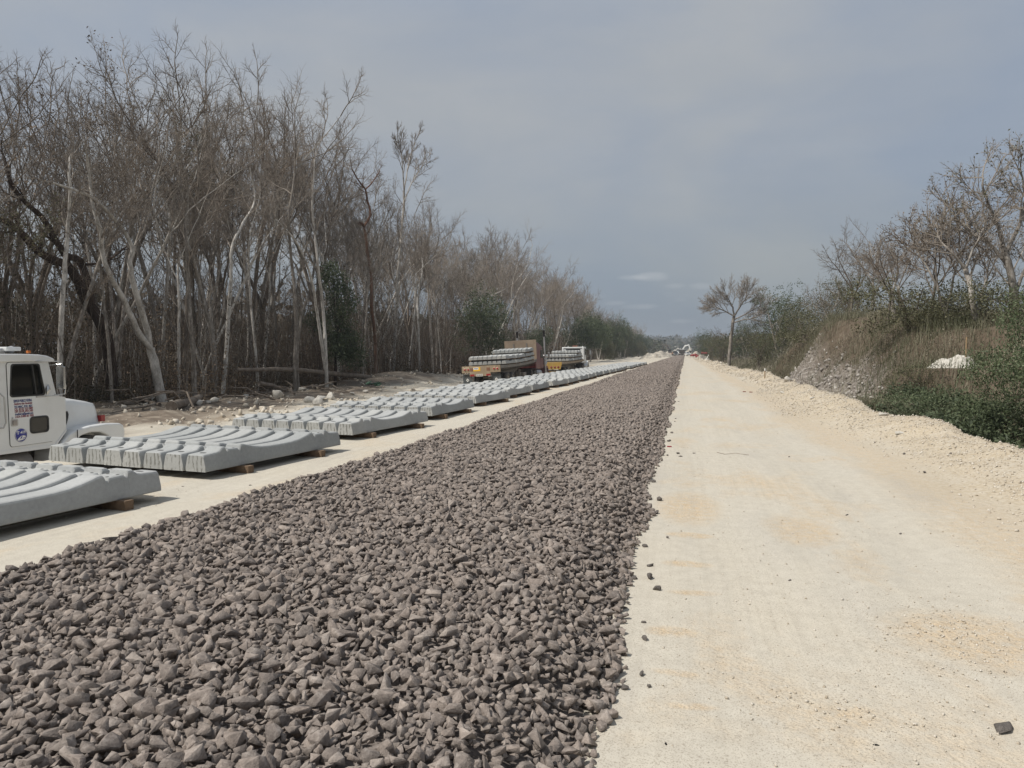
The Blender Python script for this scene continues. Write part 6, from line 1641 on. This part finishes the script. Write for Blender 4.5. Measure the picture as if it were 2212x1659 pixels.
for (a, b, w, lab) in ((1460, 1326, 30, "dark smear of ash grit by the ballast"), (1446, 1587, 32, "dark ash grit above the black crumb"), (1945, 1153, 30, "grey ash patch far up the road"), (1868, 1472, 30, "blue grey ash patch by the gravelly spot")):
    p = hit(a, b); R__ = wid(p, w); n = 130
    pos = np.stack([p.x + rsm.normal(size=n) * R__ * .42, p.y + rsm.normal(size=n) * R__ * .30, np.full(n, p.z + .001)], 1)
    V, F, T = scatter(mid_p, pos, .0025 + .005 * rsm.rand(n) ** 2, rsm)
    tag(link_mesh('ash_grit', tri_mesh('ash_grit', V, F, False, {'tint': T}), None, [ash_m]), lab, kind='stuff')
for (a, b, w, lab, sq) in ((1755, 862, 20, "pale angular rock on the gravel bank, nearest the road bend", (1, .7, .6)), (1908, 899, 26, "smooth pale rock on top of the gravel bank", (1, .6, .5)), (1944, 937, 30, "flat cream rock set in the gravel bank", (1, .6, .35)), (1703, 824, 26, "white boulder standing on the crest of the bank", (1, .8, 1.0)), (1690, 850, 14, "small pale rock on the far gravel bank", (1, .7, .6)), (1890, 860, 30, "white broken rubble rock between bank and shrubs", (1, .7, .5)), (1868, 858, 22, "white rubble rock left of the shrubs", (1, .7, .5))):
    p = hit(a, b); stone('limestone_rock', lab, 'rock', 'pale rocks on the gravel bank', p, wid(p, w), white_rock, .8, sq)
# rocks in the cleared strip on the left
ROCKS = [(319, 868, 27), (345, 868, 12), (409, 858, 17), (427, 876, 16), (450, 872, 13), (460, 868, 22), (495, 873, 10), (521, 850, 14), (530, 858, 16), (558, 842, 30), (580, 848, 15), (600, 862, 26), (627, 834, 14), (653, 845, 18), (669, 870, 20), (691, 866, 34), (687, 876, 24), (714, 862, 22), (735, 868, 13), (760, 852, 14), (790, 848, 12)]
for i, (a, b, w) in enumerate(ROCKS):
    p = hit(a, b); stone('limestone_rock', f"pale limestone rock in the cleared strip before the trees, {ORD[i]} from the left", 'rock', 'pale rocks in the cleared strip', p, wid(p, w) * 1.35, white_rock, .85, (1, .85, .8))
# logs and branches
log_m = bark_mat("weathered_log", (.10, .08, .062), (.21, .175, .14), (.36, .31, .26), 3)
def log(pts, r0, r1, label, group=None, name='fallen_log', mat_=None):
    q = MB(); Q = [Vector(p) for p in pts]; D = []
    for i in range(len(Q) - 1):
        for t in (0, .5): D.append(Q[i].lerp(Q[i + 1], t) + Vector((rt.gauss(0, .3), rt.gauss(0, .3), rt.gauss(0, .3))) * r0 * (i + t > 0))
    D.append(Q[-1]); k = len(D)
    q.tube([p - D[0] for p in D], [r0 + (r1 - r0) * i / (k - 1) for i in range(k)], 8)
    o = q.build(name, mat_ or log_m); o.location = D[0]
    return tag(o, label, 'log' if name == 'fallen_log' else 'branch', group)
log([on_x(510, 799, -24.6), on_x(600, 797, -24.4), on_x(700, 805, -24.2), on_x(806, 816, -24.0)], .10, .19, "long grey fallen trunk lying level across the feet of the twin trees")
log([hit(370, 878, .15), hit(400, 868, .2), hit(432, 858, .3)], .22, .17, "thick broken brown log with a splintered end left of the debris heap")
log([hit(262, 872, .12), hit(310, 870, .1), hit(345, 874, .1)], .11, .08, "pale short log lying right of the white truck's bonnet")
log([on_x(560, 828, -24.2), on_x(590, 832, -24.2), on_x(630, 850, -23.8)], .14, .08, "grey broken trunk slanting out of the debris heap")
log([on_x(880, 730, -27), on_x(940, 770, -26), on_x(1000, 806, -25)], .06, .09, "thin bare fallen tree slanting down behind the cleared strip")
for i in range(78):
    a = rt.uniform(420, 720) if i < 60 else rt.uniform(270, 420); b = 846 + rt.gauss(0, 9) - (a - 560) * .03 + (14 if a < 420 else 0)
    p = hit(a, b, .06); L = rt.uniform(.8, 2.6); an = rt.uniform(0, 6.28); dz = rt.uniform(0, .75) * (rt.random() < .6)
    d = Vector((math.cos(an), math.sin(an), 0)) * L
    e_ = p + d; e_.z = gz1(e_.x, e_.y) + .08 + dz; m_ = p.lerp(e_, .5) + Vector((rt.gauss(0, .12), rt.gauss(0, .12), .06 + dz * .4)); p.z = gz1(p.x, p.y) + .05 + rt.uniform(0, .25)
    log([p, m_, e_], rt.uniform(.03, .085), .02, "bare grey branch lying in the debris heap before the trees", 'fallen branches in the debris heap', 'fallen_branch')
q = MB(); p = hit(808, 834, .1)
for i in range(7): q.box((rt.uniform(-.5, .5), rt.uniform(-.3, .3), .08 + rt.uniform(0, .18)), (.45, .3, .05), rot=(rt.uniform(-.4, .4), rt.uniform(-.4, .4), rt.uniform(0, 3)), bev=.02)
o = q.build('crumpled_tarp', simple("green_cloth", (.045, .10, .06), .8)); o.location = p; tag(o, "crumpled green cloth on the pale rubble beyond the sleepers", 'tarp')
# scraps on the road
for (a, b, w, lab) in ((1446, 966, 9, "red plastic scrap lying beside the ballast edge"), (1608, 847, 6, "red brick piece on the road, left of two"), (1622, 848, 6, "red brick piece on the road, right of two")):
    p = hit(a, b); s_ = wid(p, w); q = MB(); q.box((0, 0, s_ * .3), (s_ * 2, s_ * 1.0, s_ * .6), rot=(0, .05, .2), bev=s_ * .08); o = q.build('scrap', simple("red_scrap", (.28, .035, .045) if w > 7 else (.20, .075, .05), .7)); o.location = p; tag(o, lab, 'scrap')
q = MB(); q.tube([hit(1549, 979) + Vector((0, 0, .012)), hit(1565, 982) + Vector((0, 0, .006)), hit(1590, 982) + Vector((0, 0, .02)), hit(1618, 984) + Vector((0, 0, .006))], .0028, 5); tag(q.build('wire', simple("rusty_wire", (.14, .10, .07), .8)), "thin bent wire lying across the pale road", 'wire')
# survey stakes
stk = simple("raw_pine_stake", (.26, .18, .10), .85, 0, .2, 12)
def stake(p, h, lab, ribbon=None, tilt=(0, 0), w=.035, mat_=None):
    r_ = empty('survey_stake', p, (tilt[0], tilt[1], rt.uniform(0, 1))); tag(r_, lab, 'stake')
    q = MB(); q.prism([(-w / 2, -w / 2), (w / 2, -w / 2), (w / 2, w / 2), (-w / 2, w / 2)], -.1, h, 'z'); q.build('post', mat_ or stk, r_)
    if ribbon:
        q = MB(); q.box((.02, 0, h - .07), (w * 2.2, w * 1.3, .11)); q.build('ribbon', ribbon, r_)
stake(hit(1652, 818), .5, "thin survey stake with a white tip on the gravel bank", white_t)
stake(hit(1394, 776), .9, "pale survey stake on the far left edge of the site", None, (0, .1), .09, white_t)
stake(hit(1419, 773), .9, "thin grey stake on the sand beside the far end of the sleepers", None, (0, 0), .07)
stake(hit(1524, 779), .95, "tilted white post on the far gravel bank", None, (0, .5), .08, white_t)
stake(hit(1509, 776), .8, "thin brown stake on the far gravel bank", None, (0, 0), .05)
# white sand heap on the slope
def heap(name, lab, c, rx, ry, h, seed, mat_, n=46, level=False):
    gx, gy = np.meshgrid(np.linspace(-1, 1, n), np.linspace(-1, 1, n)); r = np.sqrt(gx ** 2 + gy ** 2)
    k = np.clip(1 - r * r, 0, 1) ** 1.5
    X = c[0] + gx * rx; Y = c[1] + gy * ry
    Z = gz(X, Y) - .06 + h * k * (1 + .55 * fbm(X / rx * 1.8 + seed, Y / ry * 1.8, 4)) + .10 * h * fbm(X / rx * 6, Y / ry * 6 + seed, 3) * (k > 0)
    if level: Z = gz1(*c) - .35 + (h + .35) * k * (1 + .5 * fbm(X / rx * 1.8 + seed, Y / ry * 1.8, 4)) + .06 * fbm(X * 6, Y * 6, 3) * (k > 0)
    Z = np.where(r > .98, (gz1(*c) - .6) if level else gz(X, Y) - .3, Z)
    V = np.stack([X.ravel(), Y.ravel(), Z.ravel()], 1) - np.array([c[0], c[1], gz1(c[0], c[1])])
    ii = (np.arange(n - 1)[:, None] * n + np.arange(n - 1)[None, :]).ravel(); F = np.stack([ii, ii + 1, ii + n + 1, ii + n], 1)
    o = link_mesh(name, tri_mesh(name, V, F, True), None, [mat_]); o.location = (c[0], c[1], gz1(c[0], c[1]))
    return tag(o, lab, 'heap')
sand_w = rock_mat("white_sand", (.36, .335, .285), (.58, .55, .49), 3)
spoil_m = rock_mat("pale_spoil", (.20, .175, .14), (.46, .42, .35), .8)
p = Vector((8.0, 24.6, 0)); heap('sand_heap', "small white sand heap on the slope behind the spiky tussock", (p.x, p.y), .95, .65, .42, 3, sand_w)
stake(Vector((p.x + .25, p.y - .1, gz1(p.x, p.y) + .2)), .75, "brown wooden stake standing in the white sand heap", None, (0, .03))
for (a, Y0, rx, ry, h, lab) in ((1424, 250, 4.5, 10, 2.2, "largest pale spoil heap left of the far road"), (1405, 215, 3.6, 9, 1.7, "pale rubble heap before the largest spoil heap"), (1450, 370, 6, 18, 2.8, "grey spoil heap behind the far machines"), (1440, 290, 3, 9, 1.2, "low pale heap beside the dark pickup")):
    p = on_y(a, 762, Y0); heap('spoil_heap', lab, (p.x, Y0), rx, ry, h, a * .1, spoil_m)
for (a, Y0, rx, ry, h, lab) in ((1511, 210, 3.4, 20, 1.9, "pale spoil heap with red sacks right of the far road"), (1521, 160, 2.0, 14, 1.1, "low pale heap in front of the right spoil heap"), (1491, 400, 3, 20, 3.5, "narrow pale heap beyond the white pickup")):
    p = on_y(a, 762, Y0); heap('spoil_heap', lab, (p.x, Y0), rx, ry, h, a * .1, spoil_m)
sack_m = simple("red_sack", (.20, .03, .028), .7, 0, .2, 3)
for i, (a, b, Y0) in enumerate(((1496, 768, 180), (1502, 767, 180), (1507, 770.5, 165), (1512, 772, 160), (1518, 763, 205), (1525, 763.5, 200))):
    p = on_y(a, b, Y0); q = MB(); bm = bmesh.new(); bmesh.ops.create_icosphere(bm, subdivisions=2, radius=1)
    for v in bm.verts: v.co = Vector((v.co.x * .5 * (1 + .2 * math.sin(v.co.y * 4 + i)), v.co.y * .4, max(v.co.z, -.5) * .38 * (1 + .25 * math.sin(v.co.x * 5 + i))))
    q.bm(bm, None, 0, True); o = q.build('red_sack', sack_m); o.location = (p.x, p.y, max(p.z, gz1(p.x, p.y) + .15)); tag(o, f"red sack on the right spoil bank, {ORD[i]} from the left", 'sack', 'red sacks on the right bank')

# ------------------------------------------------------------------ far vehicles, a worker, pylons
dk_p = simple("dark_grey_paint", (.035, .037, .04), .35); win_d = simple("dark_pane", (.02, .022, .025), .12); dk_m = simple("machine_dark", (.04, .038, .036), .7, 0, .3, 2, (.25, .2, .15), .5)
yel_m = simple("machine_yellow", (.42, .26, .05), .5, 0, .2, 2, (.3, .25, .18), .6)
def pickup(loc, rz, col, lab):
    t = empty('pickup_truck', loc, (0, 0, rz)); tag(t, lab, 'pickup')
    q = MB(); q.prism([(-2.6, .45), (2.5, .45), (2.62, .75), (2.55, 1.02), (1.25, 1.12), (.75, 1.12), (-2.6, 1.12)], -.92, .92, bev=.05); q.prism([(-.85, 1.1), (1.2, 1.1), (.55, 1.72), (.2, 1.80), (-.6, 1.78), (-.8, 1.6)], -.80, .80, bev=.05); b_ = q.build('body', col, t)
    q = MB(); q.add([(-.70, 1.17, 1.16), (.70, 1.17, 1.16), (.62, .60, 1.70), (-.62, .60, 1.70)], [(0, 1, 2, 3)]); q.build('windscreen', win_d, b_)
    for sx in (1, -1):
        q = MB(); q.prism([(-.7, 1.2), (.95, 1.2), (.5, 1.65), (-.6, 1.65)], sx * .79, sx * .815); q.build('side_window', win_d, b_)
        q = MB(); q.box((sx * .68, 2.57, .86), (.34, .08, .18), bev=.03); q.build('headlight', white_t, t)
        q = MB(); q.box((sx * 1.02, .95, 1.22), (.2, .1, .16), bev=.03); q.build('wing_mirror', black_r, t)
        for yy in (1.6, -1.6): wheel(t, (sx * .80, yy, .38), .38, .25, sx)
    q = MB(); q.box((0, 2.58, .55), (1.8, .14, .2), bev=.04); q.box((0, 2.56, .86), (.9, .06, .2)); q.build('bumper', chrome if col is dk_p else black_r, t)
    return t
def gp(a, Y0, dz=0): 
    p = on_y(a, 762, Y0); return (p.x, Y0, gz1(p.x, Y0) + dz)
pickup(gp(1460.5, 322), PI, dk_p, "dark pickup truck facing the camera far down the sand, left of ballast")
pickup(gp(1484.5, 326), PI + .3, white_p, "small white pickup truck parked right of the far machines")
def machine(loc, rz, lab):
    t = empty('dump_truck', loc, (0, 0, rz)); tag(t, lab, 'truck')
    q = MB(); q.prism([(-3.4, 1.2), (1.2, 1.2), (1.4, 2.9), (-3.7, 2.6)], -1.25, 1.25, bev=.04); q.build('tipper_body', dk_m, t)
    q = MB(); q.prism([(1.5, .9), (3.6, .9), (3.7, 1.7), (3.0, 1.9), (2.8, 2.9), (1.5, 3.0)], -1.15, 1.15, bev=.06); c_ = q.build('cab', white_p, t)
    q = MB(); q.prism([(2.0, 2.0), (2.85, 2.0), (2.72, 2.75), (2.0, 2.75)], 1.13, 1.17); q.prism([(2.0, 2.0), (2.85, 2.0), (2.72, 2.75), (2.0, 2.75)], -1.17, -1.13); q.build('side_window', win_d, c_)
    q = MB(); q.box((0, 0, .95), (.9, 7.0, .25)); q.box((0, -3.5, .8), (2.3, .1, .2)); q.build('chassis', dk_m, t)
    for sx in (1, -1):
        for yy in (-2.6, -1.3, 2.7): wheel(t, (sx * 1.05, yy, .52), .52, .4, sx)
        q = MB(); q.box((sx * 1.0, -3.62, .95), (.25, .06, .15)); q.build('tail_lamp', red_l, t)
machine(gp(1473, 330), 0, "dark dump truck seen from behind at the far end of the ballast")
def excavator(loc, rz, lab, col):
    t = empty('excavator', loc, (0, 0, rz)); tag(t, lab, 'excavator')
    for sx in (1, -1):
        q = MB(); q.prism([(-1.9, .45), (-1.6, .08), (1.6, .08), (1.9, .45), (1.6, .85), (-1.6, .85)], sx * .75, sx * 1.3, bev=.05); q.build('track', dk_m, t)
    q = MB(); q.box((0, -.3, 1.55), (2.5, 3.0, .9), bev=.1); q.box((0, -1.4, 1.9), (2.4, .9, .7), bev=.1); q.build('engine_deck', col, t)
    q = MB(); q.prism([(.1, 1.5), (1.5, 1.5), (1.5, 2.3), (1.2, 3.0), (.1, 3.0)], -1.2, -.25, bev=.06); c_ = q.build('cab', col, t)
    q = MB(); q.prism([(.2, 1.95), (1.4, 1.95), (1.15, 2.85), (.2, 2.85)], -1.225, -1.19); q.prism([(.2, 1.95), (1.4, 1.95), (1.15, 2.85), (.2, 2.85)], -.26, -.225); q.build('side_window', win_d, c_)
    q = MB(); q.prism([(.9, 1.6), (1.3, 1.5), (3.6, 4.4), (5.3, 4.9), (5.2, 5.3), (3.3, 5.0)], .15, .55, bev=.04); bo = q.build('boom', col, t)
    q = MB(); q.prism([(5.0, 5.4), (5.5, 5.2), (6.2, 2.4), (5.9, 2.3)], .2, .5, bev=.03); q.build('stick', col, bo)
    q = MB(); q.prism([(5.7, 2.5), (6.4, 2.4), (6.2, 1.5), (5.3, 1.2), (5.2, 1.7)], -.2, .9, bev=.04); q.build('bucket', dk_m, bo)
excavator(gp(1452, 345), .9, "excavator working beside the spoil heaps, far left of the dark pickup", dk_m)
excavator(gp(1466, 352), -2.0, "excavator with raised pale boom behind the dark dump truck", white_p)
q = MB(); 
for i in range(4): q.box((rt.uniform(-.1, .1), 0, .25 + .3 * i), (1.7 - .1 * i, 1.1, .28), bev=.05)
o = q.build('block_pile', simple("pale_blocks", (.5, .42, .36), .8)); o.location = gp(1447, 318); tag(o, "low pale pile of blocks next to the worker", 'pile')
def person(loc, rz, lab):
    me = bpy.data.meshes.new('body')
    J = [((0, 0, .95), .14), ((0, 0, 1.2), .15), ((0, 0, 1.42), .16), ((0, .01, 1.52), .06), ((0, .02, 1.60), .085), ((0, .02, 1.70), .10), ((0, .01, 1.78), .07),
         ((.10, 0, .90), .10), ((.12, .04, .50), .075), ((.13, 0, .09), .05), ((.13, .14, .04), .045), ((-.10, 0, .90), .10), ((-.13, -.04, .50), .075), ((-.15, -.10, .09), .05), ((-.15, .04, .04), .045),
         ((.20, 0, 1.40), .065), ((.27, -.02, 1.14), .05), ((.25, .10, .92), .04), ((.25, .13, .84), .04), ((-.20, 0, 1.40), .065), ((-.27, .0, 1.14), .05), ((-.26, .12, .92), .04), ((-.26, .15, .84), .04)]
    E_ = [(0, 1), (1, 2), (2, 3), (3, 4), (4, 5), (5, 6), (0, 7), (7, 8), (8, 9), (9, 10), (0, 11), (11, 12), (12, 13), (13, 14), (2, 15), (15, 16), (16, 17), (17, 18), (2, 19), (19, 20), (20, 21), (21, 22)]
    me.from_pydata([j[0] for j in J], E_, []); root = empty('person', loc, (0, 0, rz)); tag(root, lab, 'person')
    o = link_mesh('body', me, None, [simple("work_clothes", (.12, .11, .10), .9, 0, .3, 2)]); kid(root, o)
    sk = o.modifiers.new('skin', 'SKIN'); o.modifiers.new('sub', 'SUBSURF').render_levels = 1
    for i, j in enumerate(J):
        me.skin_vertices[0].data[i].radius = (j[1], j[1]); me.skin_vertices[0].data[i].use_root = (i == 0)
    q = MB(); q.lathe([(1.70, .12), (1.715, .155), (1.73, .12), (1.80, .10), (1.84, .05), (1.85, .002)], (0, .015, 0), 'z', 14); q.build('hard_hat', white_t, root)
    q = MB(); q.lathe([(1.02, .17), (1.2, .185), (1.42, .20), (1.48, .13), (1.49, .08)], (0, 0, 0), 'z', 14); q.build('vest', simple("orange_vest", (.40, .15, .04), .8), root)
person(gp(1452.5, 320), PI, "worker standing on the sand left of the dark pickup")
lat = simple("galvanised_lattice", (.16, .165, .17), .6, .3)
def pylon(loc, rz, H, W_, lab):
    t = empty('transmission_pylon', loc, (0, 0, rz)); tag(t, lab, 'pylon')
    q = MB(); n = 9; rr = .10
    def cs(z): 
        f = z / H; return 3.2 * (1 - f) + .8 * f
    for i in range(n):
        z0, z1 = H * i / n, H * (i + 1) / n; a, b = cs(z0), cs(z1)
        for (sx, sy) in ((1, 1), (1, -1), (-1, 1), (-1, -1)): q.tube([(sx * a, sy * a * .6, z0), (sx * b, sy * b * .6, z1)], rr, 4)
        for s_ in (1, -1):
            q.tube([(-a, s_ * a * .6, z0), (b, s_ * b * .6, z1)], rr * .6, 3); q.tube([(a, s_ * a * .6, z0), (-b, s_ * b * .6, z1)], rr * .6, 3)
    q.build('tower', lat, t)
    q = MB(); w = W_ / 2
    for s_ in (.5, -.5):
        q.tube([(-w, s_, H + .3), (w, s_, H + .3)], .13, 4); q.tube([(-w * .75, s_, H - 1.9), (w * .75, s_, H - 1.9)], .13, 4)
        q.tube([(-w, s_, H + .3), (-w * .75, s_, H - 1.9)], .1, 4); q.tube([(w, s_, H + .3), (w * .75, s_, H - 1.9)], .1, 4)
        k = 10; xs_ = [-w * .75 + w * 1.5 * i / k for i in range(k + 1)]
        for i in range(k): q.tube([(xs_[i], s_, H - 1.9 if i % 2 else H + .3), (xs_[i + 1], s_, H + .3 if i % 2 else H - 1.9)], .08, 3)
    q.build('crossarm', lat, t)
p = on_y(1809, 762, 290); pylon((p.x, 290, 0), -.15, CAM_H + (762 - 614) / FPX * px_of(p.x, 290)[1], 11.5, "lattice pylon crossarm showing above the trees right of the road")
p = on_y(1647, 762, 620); pylon((p.x, 620, 0), 0, CAM_H + (762 - 672) / FPX * px_of(p.x, 620)[1], 9, "faint far pylon showing beside the lone pale tree")

# ------------------------------------------------------------------ air
hz, nt, bs = new_mat("pale_haze")
nt.nodes.remove(bs)
pv = nt.nodes.new('ShaderNodeVolumePrincipled'); pv.inputs['Color'].default_value = (.80, .86, .93, 1); pv.inputs['Density'].default_value = HAZE; pv.inputs['Anisotropy'].default_value = .25
nt.links.new(pv.outputs[0], nt.nodes['Material Output'].inputs['Volume'])
if HAZE > 0:
    q = MB(); q.box((0, 1250, 24), (3000, 3000, 54)); tag(q.build('haze', hz), "thin pale air haze over the whole site", kind='stuff')
